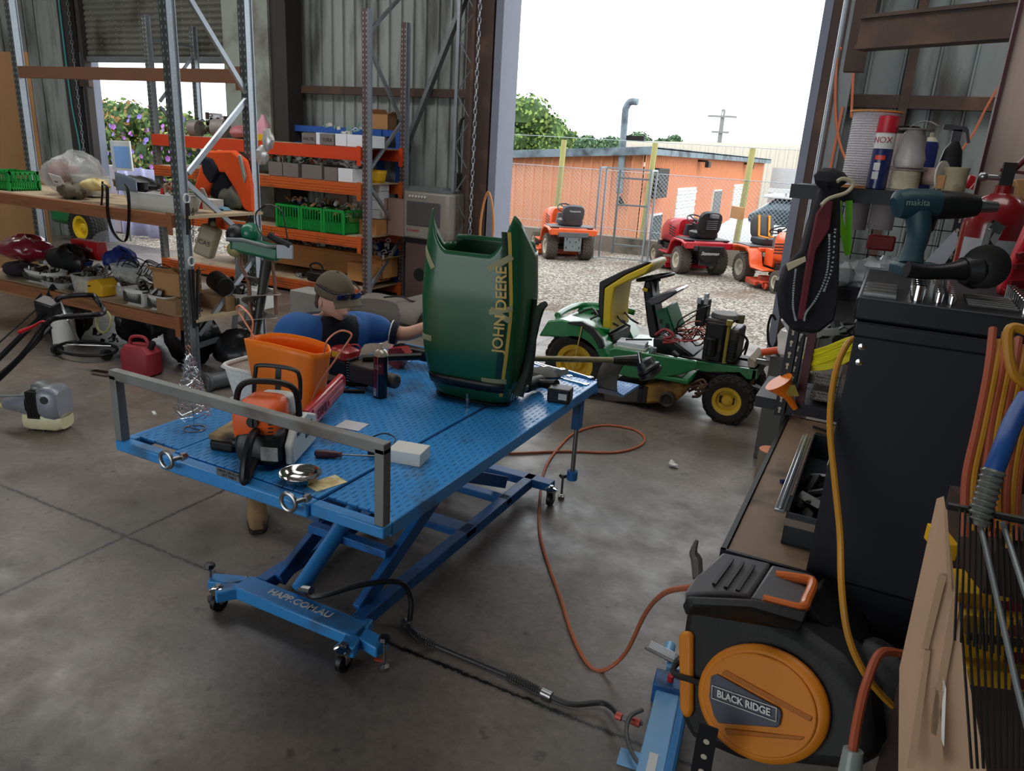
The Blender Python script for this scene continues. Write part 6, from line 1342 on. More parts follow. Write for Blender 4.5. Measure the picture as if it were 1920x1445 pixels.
for r in range(4):
    for c in range(2):
        x=X2-.42+.22*c; item('box','white_carton',('bottom','second','third','top')[r]+' carton in the %s column of the white stack at the rack end'%('left','right')[c],'box',(x,yc+.42,T3+.2+.115*r),.21,.2,.11,WPAP if c else M('carton_lilac',(186,170,168),.7),group='white cartons stacked at the rack end')
for c in range(4): item('box','brown_carton','brown carton behind the green crates, %s from left'%('first','second','third','fourth')[c],'box',(xs_[1]+.2+.32*c,yc+.52,T3),.3,.2,.46,M('carton_pinkbrown',(150,122,112),.8),group='brown cartons behind the green crates')
item('box','wooden_box','pale wooden box under the white carton stack on the middle orange shelf','box',(X2-.28,yc+.3,T3),.44,.4,.19,PINE)
t=item('open','long_wooden_trough','long pine box along the back of the bottom orange shelf','box',(-6.75,yc+.35,T4+.1),1.9,.35,.26,PINE)
item('box','wooden_box','pale wooden box at the right end of the bottom orange shelf','box',(X2-.25,yc+.2,T4+.06),.4,.4,.24,PINE)
junk('bagged_stock','pink and clear bagged stock along the bottom bay of the far rack',(-6.9,yc+.35,T4+.36),1.7,.3,.22,[M('pink_plastic',(190,120,122)),CLR_,GRB,WHT],14,80)
junk('bagged_stock','clear bags and cartons in the lower right bay of the far rack',(-6.05,yc+.4,T4+.3),.5,.3,.3,[CLR_,M('violet_grey',(120,116,130),.6),PINE],8,81)
t=thing('old_chainsaw','old dark chainsaw lying on the bottom orange shelf behind the person','chainsaw',r2(600,520,T4,.1)); m=MB(); m.box((0,0,.07),(.3,.18,.12)); m.build('engine',DARKM,t,bev=.02); MB().tube([(-.12,0,.1),(-.16,0,.2),(-.05,0,.24),(.04,0,.2),(.05,0,.1)],.014,8,sm=4).build('handle',BLK,t); MB().box((.32,0,.06),(.4,.01,.06)).build('bar',GALD,t)
junk('chain_parts','small dark tools on the bottom orange shelf',r2(555,515,T4,.1),.4,.25,.06,[DARKM,GALD],8,83)
# blue shelving behind
BS=M('shelving_blue',(48,92,176),.4,0,.1,5); t=thing('blue_shelving','blue steel shelving frame standing behind the far rack by the wall','shelving',(-6.0,8.4,0)); za=PY(712,243,8.45).z
m=MB(); xa_=PY(716,300,8.45).x; xb_=PY(752,300,8.45).x
for x in (xa_,xb_): MB().b2((x-.04,8.38,0),(x+.04,8.46,za)).build('post',BS,t,True)
for z in (za,za-.22,.9): MB().b2((xa_-2.2,8.4,z-.08),(xb_,8.52,z)).build('rail',BS,t,True)
# grey machine (unit beside rack)
p=PZ(830,560,0); mx=PY(818,400,8.2); t=thing('grey_cabinet_machine','grey industrial cabinet machine with screen panel standing by the wall left of the door jamb','machine',(mx.x,8.0,0))
zt=PY(818,362,8.0).z; zb=PY(818,460,8.0).z
MB().b2((-.33,0,.0),(.28,.4,zb)).build('lower_cabinet',M('machine_brown',(96,76,72),.6,.1,.15,4),t,bev=.01)
MB().b2((-.36,-.02,zb+.05),(.3,.4,zt)).build('upper_cabinet',M('machine_beige',(146,140,130),.5,.1,.1,4,dirt=(110,100,90),da=.3,ds=3),t,bev=.03)
MB().b2((-.3,-.03,zt-.42),(.2,-.015,zt-.12)).build('screen_panel',M('machine_panel',(84,80,82),.4),t,bev=.01); MB().b2((-.34,-.01,zb),(.28,.4,zb+.05)).build('gap_band',BLK,t)
m=MB(); 
for i in range(6): m.cyl((-.25+.045*i,-.022,zt-.06),(-.25+.045*i,-.035,zt-.06),.014,n=10)
m.build('knobs',WHT,t); text('Uniwash',.055,RED,(-.2,-.024,zt-.48),(1,0,0),(0,0,1),t)
m=MB().b2((-.36,0,zt),(.28,.3,zt+.03)); m.b2((-.3,.02,zt+.03),(.2,.2,zt+.06)); m.build('top_tray',GALD,t)
t=thing('wall_hose','black hose looped over a bracket on the wall right of the grey machine','hose',PY(872,225,8.5)); MB().tube([PY(a,b,8.5) for a,b in ((862,330),(860,260),(864,228),(873,220),(882,228),(886,270),(884,330),(880,400))],.02,8,sm=5).build('hose',BLK,t,True)
MB().b2(PY(862,355,8.5),PY(880,325,8.4)).build('valve_box',BLK,t,True,bev=.01); MB().cyl(PY(870,235,8.52),PY(866,330,8.5),.022).cyl(PY(870,350,8.5),PY(870,410,8.5),.03).build('pipe',GALD,t,True)
tag(MB().b2(PY(868,345,8.45),PY(880,450,8.55)).build('dark_conduit_box',DARKM,bev=.01),'dark vertical box on the wall right of the grey machine','box')
# things behind person: mower deck under sheet
p=PZ(735,600,0); t=thing('grey_deck_shell','dusty grey mower deck and cover lying on the floor behind the crouching person','mower deck',p)
DG=M('dusty_grey',(112,106,98),.8,0,.12,8)
m=MB(); m.grid(lambda u,v:V(((u-.5)*1.3+.1*math.sin(v*4),(v-.5)*1.0,.10+.3*math.sin(PI*min(1,v*1.1))**.6*(.35+.65*u)+.03*math.sin(u*9))),20,14); m.build('shell',DG,t,solid=.01)
m=MB().sph((.05,-.35,.14),(.5,.25,.16),18,8); m.build('deck',M('dusty_dark',(78,72,68),.7,.2,.15,6),t); 
for q in ((-.38,-.1,.22),(.1,.42,.5)): MB().cyl(V(q)+V((0,-.02,0)),V(q)+V((0,.02,0)),.08,n=20).build('wheel',BLK,t)
MB().tube([(.1,-.3,.33),(.3,-.25,.36),(.5,-.3,.34),(.6,-.1,.36)],.01,6,sm=4).build('cable',BLK,t)
g=PX(684,628,-2.75); gg=PD(680,622,4.15); t=thing('work_glove','yellow and brown leather work glove behind the table edge beside the red engine','glove',gg); m=MB().sph(gg,(.06,.04,.03),12,7,jit=.1).build('palm',M('glove_brown',(110,86,50),.9,0,.2,20),t,True)
MB().sph(gg+V((.045,.02,.025)),(.035,.03,.02),10,6,jit=.1).build('yellow_cuff',M('glove_yellow',(206,160,40),.8),t,True)
# ---- hung on / near racks ----
# hi-vis jacket
JO=M('hivis_orange',(236,84,24),.8,0,.08,6); yj=yb_-.12
t=thing('hi_vis_jacket','orange and black high visibility jacket hanging inside the end of the near rack','jacket',PY(425,280,yj))
def jk(pts,mat,nm,yy=yj,d=.07):
    q=pp(pts,yy); return MB().prism(q,d,(0,yy,0),(1,0,0),(0,0,1)).build(nm,mat,t,True,bev=.02)
jk([(390,282),(440,282),(462,300),(472,345),(474,398),(462,392),(445,355),(425,322),(412,322),(402,340),(388,372),(372,378),(366,360),(378,320)],JO,'orange_shell')
jk([(378,290),(400,298),(412,318),(398,345),(385,325)],NAVY,'navy_panel',yj-.03); jk([(402,325),(425,322),(446,358),(452,375),(420,378),(398,368)],NAVY,'navy_body',yj+.03)
jk([(398,372),(412,372),(412,392),(404,436),(392,430)],BLK,'black_sleeve'); jk([(446,290),(452,290),(462,330),(458,345)],M('reflective',(170,166,160),.3,.3),'reflective_tape',yj-.05,.02); jk([(375,352),(382,352),(392,374),(384,378)],M('reflective',(170,166,160)),'reflective_tape',yj-.05,.02)
jk([(404,374),(420,378),(424,430),(410,426)],JO,'orange_tail')
item('lump','grey_crate_bundle','grey green bundle under the hanging jacket on the rack shelf','bundle',sh(428,392,ya+.66,S2),.35,.2,.2,M('grey_green',(110,112,100),.8))
# silver bags hanging on far upright
SB=M('silver_bag',(196,194,192),.25,.3,.2,14)
p=PY(497,262,yb_-.12); t=thing('silver_foil_bags','pair of silver foil and clear bags tied to the rear upright of the near rack','bags',p); 
for q,s in ((PY(502,262,yb_-.12),(.06,.035,.09)),(PY(492,290,yb_-.12),(.065,.04,.08))): MB().sph(q,s,12,8,jit=.18).build('bag',SB,t,True)
# chains and springs hanging off near upright
t=thing('hanging_bow_shackle','bow shackle hooked on the near upright with dark chains and spring straps','shackle',PY(348,372,ya-.03)); sx_=X1+.08
def shk(px,py): 
    c=PX(px,py,sx_); return MB().tube([c+V((0,.03*math.cos(a),.035*math.sin(a))) for a in [PI*2*i/16 for i in range(16)]],.007,6,closed=True)
shk(350,372).build('shackle_ring',WHT,t,True); shk(359,490).build('shackle_ring',WHT,t,True)
m=MB()
for a,b in (((350,380),(352,440)),((352,380),(356,430)),((355,505),(364,615)),((362,505),(366,612)),((371,505),(369,612))): m.cyl(PX(*a,sx_),PX(*b,sx_),.012,n=8)
m.build('dark_strap',RUB,t,True)
m=chain(MB(),PX(362,390,sx_),PX(362,455,sx_),.03,.003,.008); chain(m,PX(373,500,sx_),PX(374,600,sx_),.03,.003,.008); m.build('chain',DARKM,t,True)
# auger machine hanging on rack end
AG=M('auger_green',(20,104,78),.35,0,.08,6,coat=.3); pg=PD(465,455,6.0); s_=V((.89,.45,0))
t=thing('post_hole_auger','green and black petrol post hole auger hanging at the end of the near rack','auger',pg)
def gp(a,b,d=6.0): return PD(a,b,d)
MB().at(gp(452,438)).sph((0,0,0),(.1,.12,.085),14,9).build('recoil_cover',BLK,t)if 0 else MB().sph(gp(446,440),(.085,.1,.09),14,9).build('recoil_cover',BLK,t,True)
m=MB(); m.sph(gp(470,437),(.085,.09,.085),14,9); m.build('engine_cover',AG,t,True); MB().box(gp(482,465),(.4,.14,.12),(0,.18,.45)).build('gearbox',AG,t,True,bev=.025)
MB().sph(gp(441,468),(.075,.06,.06),12,8).build('fuel_tank',M('tank_dirty',(150,144,96),.4),t,True)
MB().tube([gp(425,449,5.9),gp(455,450,5.9),gp(500,462,5.9),gp(545,460,5.9)],.016,8).build('handle_bar',GALD,t,True)
MB().box(gp(534,472,5.9),(.13,.02,.11),(0,0,.46)).build('grey_plate',M('plate_grey',(136,140,146),.4,.4),t,True,bev=.004)
m=MB(); m.tube([gp(505,440,5.9),gp(520,450,5.9),gp(545,462,5.9)],.03,8); m.build('black_guard',BLK,t,True); MB().sph(gp(518,442,5.9),(.02,.02,.02),8,6).build('red_switch',RED,t,True)
MB().tube([gp(540,455,5.9),gp(530,400,5.9),gp(512,385,5.9),gp(498,384,5.9)],.006,6,sm=5).tube([gp(498,385,5.9),gp(480,400,5.9),gp(484,430,5.9),gp(500,450,5.9)],.006,6,sm=5).build('throttle_cable',BLK,t,True)
MB().tube([gp(450,475),gp(452,500),gp(465,525),gp(468,560),gp(472,600),gp(476,640)],.017,8,sm=4).tube([gp(510,490),gp(516,540),gp(518,590)],.014,8,sm=4).build('side_handle',M('rusty_tube',(112,82,66),.6,.3,.2,10),t,True)
a=gp(500,490);b=gp(478,640); MB().cyl(a,b,.045,.03,n=16).build('auger_shaft',M('auger_dark',(62,62,60),.4,.5,.2,8),t,True)
m=MB(); n=64; d=(b-a); dn=d.normalized(); u=dn.orthogonal().normalized(); w_=dn.cross(u)
def fl(q,v): 
    an=q*2*PI*2.4; return a+d*(.22+.7*q)+(u*math.cos(an)+w_*math.sin(an))*(.04+.11*v)
m.grid(fl,n,3); m.build('auger_flight',M('worn_steel',(140,132,126),.4,.6,.2,8),t,True,solid=.005)
# beige jug hanging + yellow bag
p=gp(390,452,6.6); t=thing('beige_plastic_jug','dirty beige plastic jug with pen writing hanging behind the near upright','jug',p); m=MB(); m.at(p,(.0,.35,.45)); m.box((0,0,0),(.17,.12,.28)); m.cyl((0,0,.14),(0,0,.19),.025); m.build('jug',M('jug_beige',(176,164,136),.5,0,.15,8),t,True,bev=.03)
text('ECAS',.06,M('ink',(30,32,36)),p+V((.03,-.09,.0)),(.9,.4,-.3),(.3,0,1),t,True,name='pen_lettering')
tag(MB().sph(sh(400,480,yc+.1,T3+.1),(.22,.15,.1),14,8,jit=.15).build('yellow_rag_bag',M('bag_yellowish',(196,172,110),.6,0,.2,14)),'pale yellow bag on the middle orange shelf behind the near upright','bag')
# items seen through rack outside: tractor wheel, tarp, sign
t=thing('parked_tractor','green tractor with yellow rim parked by the wall, seen through the near rack','tractor',PZ(165,463,0)); c=PZ(168,463,0)+V((0,0,.33)); wheel(t,c,.33,.26,JY,world=True,tread=1); MB().b2(c+V((-1.0,.0,-.02)),c+V((-.3,.45,.55))).build('fender',JG,t,True,bev=.08)
c2=PY(265,420,9.6); t=tag(MB().grid(lambda u,v:V((c2.x-.55+1.1*u,9.6+.05*math.sin(u*14),.0+1.25*v)),30,4).build('lavender_tarp',M('tarp_lavender',(186,186,226),.6),solid=.01),'pale lavender tarp draped outside the roller door behind the rack','tarp')
t=tag(MB().b2((c2.x-1.0,9.62,0),(c2.x-.6,9.9,1.25)).build('grey_equipment_box',M('equip_grey',(140,130,140),.6),bev=.02),'grey equipment box standing left of the lavender tarp outside','box')
p=PY(228,292,9.0); t=thing('light_blue_sign','white framed light blue sign tilted outside the roller door before the hedge','sign',p); MB().box((0,0,0),(.52,.03,.5),(0,-.03,0)).build('frame',WHT,t,bev=.006); MB().box((.04,-.02,-.02),(.4,.006,.36),(0,-.03,0)).build('sign_face',M('sign_blue',(126,172,226),.4),t); MB().cyl((0,.02,-.3),(0,.02,-p.z),.02).build('post',GALD,t)
random.seed(4); junk('bench_clutter','assorted pale clutter on the ground outside seen under the shelf',(PY(400,500,9.2).x-.2,9.2,0),1.6,.5,.3,[WHT,GALD,CARD],10,91)
t=thing('yellow_foot_ladder','folded ladder with yellow feet standing on the floor behind the near rack','ladder',PZ(440,640,0)); a=PZ(438,642,0); 
for dx in (0,.16): MB().bar(a+V((dx,0,0)),a+V((dx+.04,.1,.9)),.03,.05).build('stile',GAL,t,True); MB().b2(a+V((dx-.03,-.04,0)),a+V((dx+.04,.03,.06))).build('foot',YEL,t,True,bev=.006)
t=tag(MB().b2(PZ(545,600,0)+V((0,0,0)),PZ(545,600,0)+V((.5,.3,.35))).build('grey_cupboard',M('cup_grey',(150,150,146),.6),bev=.01),'low grey cupboard under the bottom orange shelf','cupboard')
m=MB(); m.tube([(-12.72,YD-.2,4.8),(-12.7,YD-.2,2.5),(-12.6,YD-.2,1.6),(-12.62,YD-.2,.8)],.012,6,sm=5); tag(m.build('teal_rope',M('rope_teal',(60,150,150),.8)),'teal rope hanging on the wall left of the roller door','rope')
tag(chain(MB(),(-12.5,YD-.2,4.6),(-12.5,YD-.2,1.4),.07,.006,.018).build('roller_door_chain',GAL),'galvanised pull chain left of the roller door opening','chain')

# ================= right side =================
BM=M('black_steel',(30,31,36),.45,.3,.12,6); BHh=1.06; yB=2.97; yP=1.76
GB=M('powder_black',(24,26,36),.6,.1,.25,5)
# bench
t=thing('narrow_bench','narrow bench with worn brown top running beside the black cabinet at right','bench',(0,2.4,0))
MB().b2((-.22,yP,BHh-.03),(.45,yB+.02,BHh)).build('bench_top',M('bench_brown',(128,106,84),.6,0,.1,5,dirt=(74,62,52),da=.35,ds=7),t,True,bev=.003)
MB().b2((-.235,yP-.01,BHh-.055),(.45,yP+.0,BHh+.006)).b2((-.235,yP-.01,BHh-.055),(-.222,yB,BHh+.006)).build('edge_angle',BM,t,True)
for x,y in ((-.2,yP+.03),(.4,yP+.03),(-.2,yB-.05),(.4,yB-.05)): MB().b2((x-.02,y-.02,0),(x+.02,y+.02,BHh-.03)).build('leg',BM,t,True)
# black cabinet
t=thing('black_steel_cabinet','tall matt black steel cabinet side with two bolt heads, standing on the bench','cabinet',(.3,2.2,BHh))
MB().b2((-.03,yP,BHh+.001-.35),(.75,yP+.012,1.66)).b2((-.03,yP+.012,BHh+.002),(.75,2.6,1.655)).build('side_panel',GB,t,True,bev=.004)
MB().b2((-.035,yP-.015,1.655),(.75,2.62,1.69)).build('top_lip',BM,t,True,bev=.006)
for a,b in ((1616,650),(1611,679)): p=PY(a,b,yP); MB().lathe([(.008,0),(.0075,.002),(.0,.004)],p,(0,-1,0),16).build('bolt_head',CHROME,t,True)
# open socket case on top
ct=1.692; x0,x1=-.04,.42; t=thing('socket_set_case','open black socket set case with rows of chrome sockets on the black cabinet','socket set',(.12,1.95,ct))
MB().b2((x0,yP-.01,ct),(x1,2.3,ct+.05)).build('case_tray',BM,t,True,bev=.006)
m=MB(); random.seed(3)
for i in range(4): m.cyl((x0+.115,yP+.03+.036*i,ct+.05),(x0+.115,yP+.03+.036*i,ct+.085),.014,n=16)
for i in range(9): [m.cyl((x0+xx,yP+.03+.032*i,ct+.05),(x0+xx,yP+.03+.032*i,ct+.05+hh),rr,n=12) for xx,rr,hh in ((.155,.009,.025),(.18,.008,.02),(.31,.009,.028),(.335,.008,.022),(.36,.007,.02))]
m.build('sockets',CHROME,t,True)['kind']='stuff'
m=MB()
for i in range(6): m.cyl((x0+.21,yP+.03+.03*i,ct+.056),(x0+.3,yP+.03+.03*i,ct+.056),.004,n=8)
for i in range(4): m.b2((x0+.01,yP+.02+.05*i,ct+.05),(x0+.075,yP+.05+.05*i,ct+.058))
m.build('spanners',STEEL,t,True)['kind']='stuff'
lid=thing('red_toolbox_lid','red plastic tool case lid standing open at the right edge','case lid',PD(1900,510,1.75)); q=[PD(a,b,1.75) for a,b in ((1935,395),(1870,545),(1905,585),(1960,560),(1960,380))]
def flat(mb,q,th):
    n=(q[1]-q[0]).cross(q[2]-q[0]).normalized()*th/2; k=len(q); return mb.add([p-n for p in q]+[p+n for p in q],[tuple(range(k))[::-1],tuple(range(k,2*k))]+[(i,(i+1)%k,k+(i+1)%k,k+i) for i in range(k)])
flat(MB(),q,.03).build('lid_shell',M('lid_red',(190,22,40),.3,0,.06,6,coat=.4),lid,True,bev=.008)
m=MB()
for a,b in (((1908,480),(1940,470)),((1902,500),(1940,495)),((1893,530),(1935,530)),((1888,548),(1930,552))): m.bar(PD(*a,1.73),PD(*b,1.73),.012,.012)
m.build('lid_rib',M('lid_red_dark',(130,14,28),.3,0,.06,6),lid,True)
# cordless drill
MK=M('drill_teal',(28,62,72),.5,0,.1,10); dp=1.68
dr=thing('cordless_drill','dark teal cordless drill standing on its battery on the socket case','drill',PD(1745,520,dp))
def dd(a,b,o=0): return PD(a,b,dp+o)
axd=(dd(1870,383)-dd(1700,380)); 
MB().tube([dd(1677,385),dd(1682,383),dd(1700,382),dd(1745,383),dd(1760,384)],[.018,.03,.034,.034,.03],18).build('motor_housing',MK,dr,True)
MB().tube([dd(1752,384),dd(1765,384),dd(1800,385),dd(1830,386)],[.031,.032,.03,.024],18).build('gear_collar',BLK,dr,True)
MB().tube([dd(1830,386),dd(1838,386),dd(1850,387),dd(1868,388)],[.02,.016,.014,.012],14).build('chuck',STEEL,dr,True)
MB().tube([dd(1722,400),dd(1722,440),dd(1712,470),dd(1706,495)],[.026,.022,.021,.026],14,sm=3,flat=1.2).build('grip',MK,dr,True)
MB().tube([dd(1748,408),dd(1742,430),dd(1735,440)],[.012,.01,.006],8).build('trigger',BLK,dr,True)
m=MB(); R_=M_=None; a=dd(1715,505); ux=(dd(1760,507)-a).normalized(); m.bar(a-ux*.045,a+ux*.055,.07,.03).build('battery',MK,dr,True,bev=.008)
text('makita',.02,M('label_dim',(130,150,150),.5),dd(1722,380,-.036),(dd(1740,381)-dd(1700,380)),(0,0,1),dr,True,name='drill_lettering')
# angle grinder / hand tool
t=thing('angle_grinder','black angle grinder lying on the socket case in front of the fire extinguisher','angle grinder',PD(1820,505,1.62)); g1=lambda a,b,o=0: PD(a,b,1.62+o)
MB().tube([g1(1700,505),g1(1740,510),g1(1780,508),g1(1810,505)],[.018,.016,.018,.026],12,sm=3).build('body',BLK,t,True); MB().tube([g1(1805,508),g1(1825,506),g1(1850,506)],[.03,.042,.036],16).build('motor',BLK,t,True)
MB().lathe([(.02,-.02),(.045,-.015),(.047,.01),(.03,.02),(.0,.02)],g1(1848,500,-.02),(PD(1848,500,1)-PD(1848,500,2)).normalized(),22).build('end_cap',DARKM,t,True)
MB().bar(g1(1845,470),g1(1858,425),.012,.05).build('steel_blade',STEEL,t,True); MB().bar(g1(1857,455),g1(1872,428),.008,.03).bar(g1(1858,420,-.02),g1(1878,432,-.02),.012,.02).build('bevel_bracket',CHROME,t,True)
# fire extinguisher
ex=PD(1868,450,2.05); er_=.08; t=thing('fire_extinguisher','red fire extinguisher with silver label band behind the drill','fire extinguisher',(ex.x-.012,ex.y,ex.z-.325))
MB().lathe([(.07,0),(er_,.01),(er_,.36),(.076,.40),(.05,.435),(.025,.45),(.022,.47)],n=32).build('cylinder',M('ext_red',(126,20,26),.25,0,.04,4,coat=.5),t)
band(t,er_,-2.6,-.7,.27,.33,M('silver_band',(170,172,176),.4),'silver_label'); band(t,er_,-2.6,-.7,.10,.265,M('ext_label',(186,44,40),.4),'red_label')
bandtext(t,'EURO',er_+.0005,-1.95,.235,.045,WHT); bandtext(t,'DRY CHEMICAL POWDER\nFIRE EXTINGUISHER\nABE 4.5 KG',er_+.0005,-1.9,.17,.013,WHT)
m=MB().b2((-.015,-.015,.46),(.015,.015,.53)); m.build('valve',DARKM,t); MB().tube([(0,0,.5),(.03,0,.54),(.055,0,.59),(.08,0,.61)],[.014,.014,.02,.016],10,sm=3,flat=.6).bar((-.02,0,.51),(.1,0,.5),.02,.008).build('squeeze_handle',M('handle_maroon',(90,30,34),.4),t); MB().cyl((-.015,0,.49),(-.05,0,.49),.008).sph((-.055,0,.49),.013).build('gauge',STEEL,t)
m=MB()
for i in range(3): m.tube([(.08+.03*math.cos(a)+.01*i,-.02*i+.02*math.sin(a),.53+.03*math.sin(a)-.01*i) for a in [2*PI*k/14 for k in range(14)]],.0025,5,closed=True)
m.build('safety_wire',DARKM,t)
# shelf unit B
ST=1.94; t=thing('black_slotted_shelving','black slotted angle shelving with cluttered top shelf right of the doorway','shelving',(-.05,3.1,0))
xl,xr=-.36,.62
MB().b2((xl,yB,ST-.05),(xr,yB+.012,ST)).b2((xl,yB,ST-.006),(xr,yB+.34,ST-.002)).build('shelf',BM,t,True)
for z in (1.585,1.12): MB().b2((xl,yB,z-.045),(xr,yB+.34,z)).build('shelf',BM,t,True)
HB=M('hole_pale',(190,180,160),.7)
for x,y in ((xl+.1,yB-.01),(xl+.1,yB+.32),(.22,yB+.3)):
    m=MB().b2((x-.02,y,BHh-.0 if y<yB+.1 else 0),(x+.02,y+.003,ST),0); m.b2((x+.017,y,BHh if y<yB+.1 else 0),(x+.02,y+.03,ST),0); z=BHh+.03
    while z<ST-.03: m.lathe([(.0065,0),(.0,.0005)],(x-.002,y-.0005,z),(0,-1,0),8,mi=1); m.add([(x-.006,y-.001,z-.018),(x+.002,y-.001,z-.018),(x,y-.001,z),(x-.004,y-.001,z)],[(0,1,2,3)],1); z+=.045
    m.build('slotted_post',[BM,HB],t,True,ang=0)
MB().b2((xl+.15,yB+.0,BHh),(xl+.18,yB+.03,1.6)).build('maroon_post',M('maroon',(72,34,38),.6),t,True)
# top shelf goods (z=ST)
def on2(px,py,dy=.08): p=PY(px,py,yB+dy); return V((p.x,yB+dy,ST))
ROPE=M('rope_white',(198,192,196),.9,0,.35,160)
def spool(name,label,p,r0,r1,h,fm,rm,ax=(0,0,1),flr=None,turns=22):
    t=thing(name,label,'spool',p); flr=flr or r1*1.12
    c=V((0,0,0)) if ax==(0,0,1) else V((0,0,flr))
    MB().lathe([(.0,0),(flr,0),(flr,.006),(.0,.006)],c,ax,28).lathe([(.0,h-.006),(flr,h-.006),(flr,h),(.0,h)],c,ax,28).build('flange',fm,t)
    A=V(ax).normalized(); prof=[(r0,.006)]
    for i in range(turns):
        z=.006+(h-.012)*i/turns; dz=(h-.012)/turns; rr=r1 if not callable(rm[1]) else r1*rm[1](i/turns)
        for k in range(4): prof.append((rr-.5*dz+.5*dz*math.sin(PI*(k+.5)/4),z+dz*(k+.5)/4))
    prof.append((r0,h-.006)); MB().lathe(prof,c,ax,36).build('cord',rm[0],t); return t
spool('rope_spool','tall spool of white braided rope with orange top flange on the top shelf',on2(1618,345,.12),.03,.078,.265,M('flange_orange',(206,136,70),.5),(ROPE,lambda u:1.0+.0*u),turns=30)
t=thing('spray_can','red, white and navy aerosol can standing in front of the white rope spool','spray can',on2(1642,350,.04)); CN=M('can_navy',(34,44,92),.3,.1,.05,8,coat=.5)
MB().lathe([(.03,0),(.033,.004),(.033,.135),(.0325,.137)],n=28).build('can',CN,t); MB().lathe([(.033,.137),(.033,.185),(.031,.19)],n=28).build('white_band',WHT,t); MB().lathe([(.033,.19),(.0335,.192),(.032,.245),(.0,.247)],n=28).build('red_cap',M('cap_red',(196,34,52),.4),t)
bandtext(t,'INOX',.033,-1.9,.165,.028,M('brand_red',(170,26,60),.4)); band(t,.033,-2.2,-1.2,.10,.115,M('flash_orange',(220,70,44),.4)); band(t,.033,-2.2,-1.55,.065,.09,WHT,'picture_panel'); band(t,.033,-2.2,-1.55,.035,.06,WHT,'picture_panel')
CR=M('cord_cream',(206,196,168),.8,0,.15,60)
spool('cream_cord_spool','small spool of cream cord under the plastic wrapped spool on the top shelf',on2(1694,352,.05),.03,.047,.075,M('flange_grey',(120,112,106),.5),(CR,None),flr=.062,turns=12)
sp_=on2(1694,352,.05); t=thing('wrapped_spool','grey spool wrapped in clear plastic stacked on the cream cord spool','spool',sp_+V((0,0,.078))); MB().lathe([(.0,0),(.062,0),(.062,.003),(.0,.003)]).lathe([(0,.125),(.058,.125),(.058,.13),(0,.13)]).build('flange',M('flange_grey',(120,112,106)),t)
MB().lathe([(.046,.003),(.05,.03),(.042,.06),(.04,.1),(.028,.125)],n=18).build('plastic_wrap',M('wrap_grey',(176,168,166),.3,0,.2,14,bump=.4,bs=30),t)
MB().grid(lambda u,v:V((-.02+.09*u,-.03+.06*v,.135+.02*math.sin(u*3))),6,3).build('loose_label',WHT,t,solid=.001)
wsp=on2(1738,356,.1); t=thing('white_reel_on_side','white ribbed reel of pinkish cord lying on its side on the top shelf','spool',wsp+V((0,0,.055)));axw=V((.9,-.45,.12)).normalized(); MB().lathe([(.0,-.002),(.055,0),(.055,.005),(.0,.003)],(.04*axw.x,.04*axw.y,0),axw,28).lathe([(.0,-.002),(.05,0),(.05,.005),(.0,.003)],(-.1*axw.x,-.1*axw.y,0),axw,28).build('flange',M('reel_white',(214,210,202),.4,0,.1,60),t); MB().cyl(V((-.1*axw.x,-.1*axw.y,0)),V((.04*axw.x,.04*axw.y,0)),.03,n=24).build('cord',M('cord_pinkish',(176,150,140),.9,0,.4,180),t)
t=thing('spray_can','blue aerosol can with cream nozzle behind the white reel','spray can',on2(1728,345,.24)); MB().lathe([(.028,0),(.029,.16),(.024,.175)],n=24).build('can',M('can_blue',(52,62,130),.35),t); MB().lathe([(.024,.175),(.012,.19),(.008,.19),(.008,.205),(0,.206)]).build('nozzle',M('nozzle_cream',(206,200,180)),t)
t=thing('white_canister','white canister with dark cap half hidden behind the spray cans','canister',on2(1680,345,.26)); MB().lathe([(.04,0),(.04,.2)],n=24).build('body',M('canister_white',(196,186,182),.5,0,.1,40),t); MB().lathe([(.041,.2),(.041,.225),(0,.226)],n=24).build('cap',BLK,t)
t=thing('trigger_spray_bottle','black trigger spray bottle with pinkish label near the right of the top shelf','spray bottle',on2(1772,348,.25)); m=MB(); loft(m,[(0,(0,0),.038,.028,4),(.1,(0,0),.038,.028,4),(.15,(0,0),.03,.024,3),(.18,(0,0),.013,.013,2)],18,ax='z'); m.build('bottle',BLK,t); MB().box((.0,-.029,.06),(.05,.002,.06)).build('label',M('label_pink',(214,140,130),.5),t); MB().box((.0,0,.2),(.03,.02,.04)).box((-.01,0,.225),(.075,.02,.018),(0,.1,0)).box((.035,0,.2),(.01,.012,.05),(0,-.3,0)).build('trigger_head',M('trigger_grey',(60,58,62),.3),t)
t=thing('cream_tin','dirty cream tin at the right end of the top shelf','tin',on2(1786,357,.06)); MB().lathe([(.036,0),(.037,.075),(.039,.08),(.039,.09),(.0,.091)],n=26).build('tin',M('tin_cream',(176,162,130),.6,0,.15,12,dirt=(104,90,70),da=.4,ds=12),t,ang=50); MB().box((-.045,-.02,.04),(.03,.004,.045),-.3).build('paper_tag',CARD,t)
t=thing('red_funnel_tray','red plastic angled tray behind the top shelf end','tray',on2(1820,352,.2)); flat(MB(),[PD(a,b,3.1) for a,b in ((1806,352),(1818,328),(1826,330),(1840,345),(1832,354))],.02).build('tray',RED,t,True,bev=.004); flat(MB(),[PD(a,b,3.05) for a,b in ((1818,354),(1842,326),(1845,330),(1838,356))],.01).build('tray_wall',RED,t,True)
tag(MB().tube([on2(1745,357,.02)+V((0,0,.004)),on2(1770,357,.0)+V((0,0,.006)),on2(1790,358,.0)+V((0,0,.004)),on2(1815,360,.02)+V((0,0,.004))],.003,5,sm=4).build('dark_wire',DARKM),'thin dark wire lying along the front of the top shelf','wire')
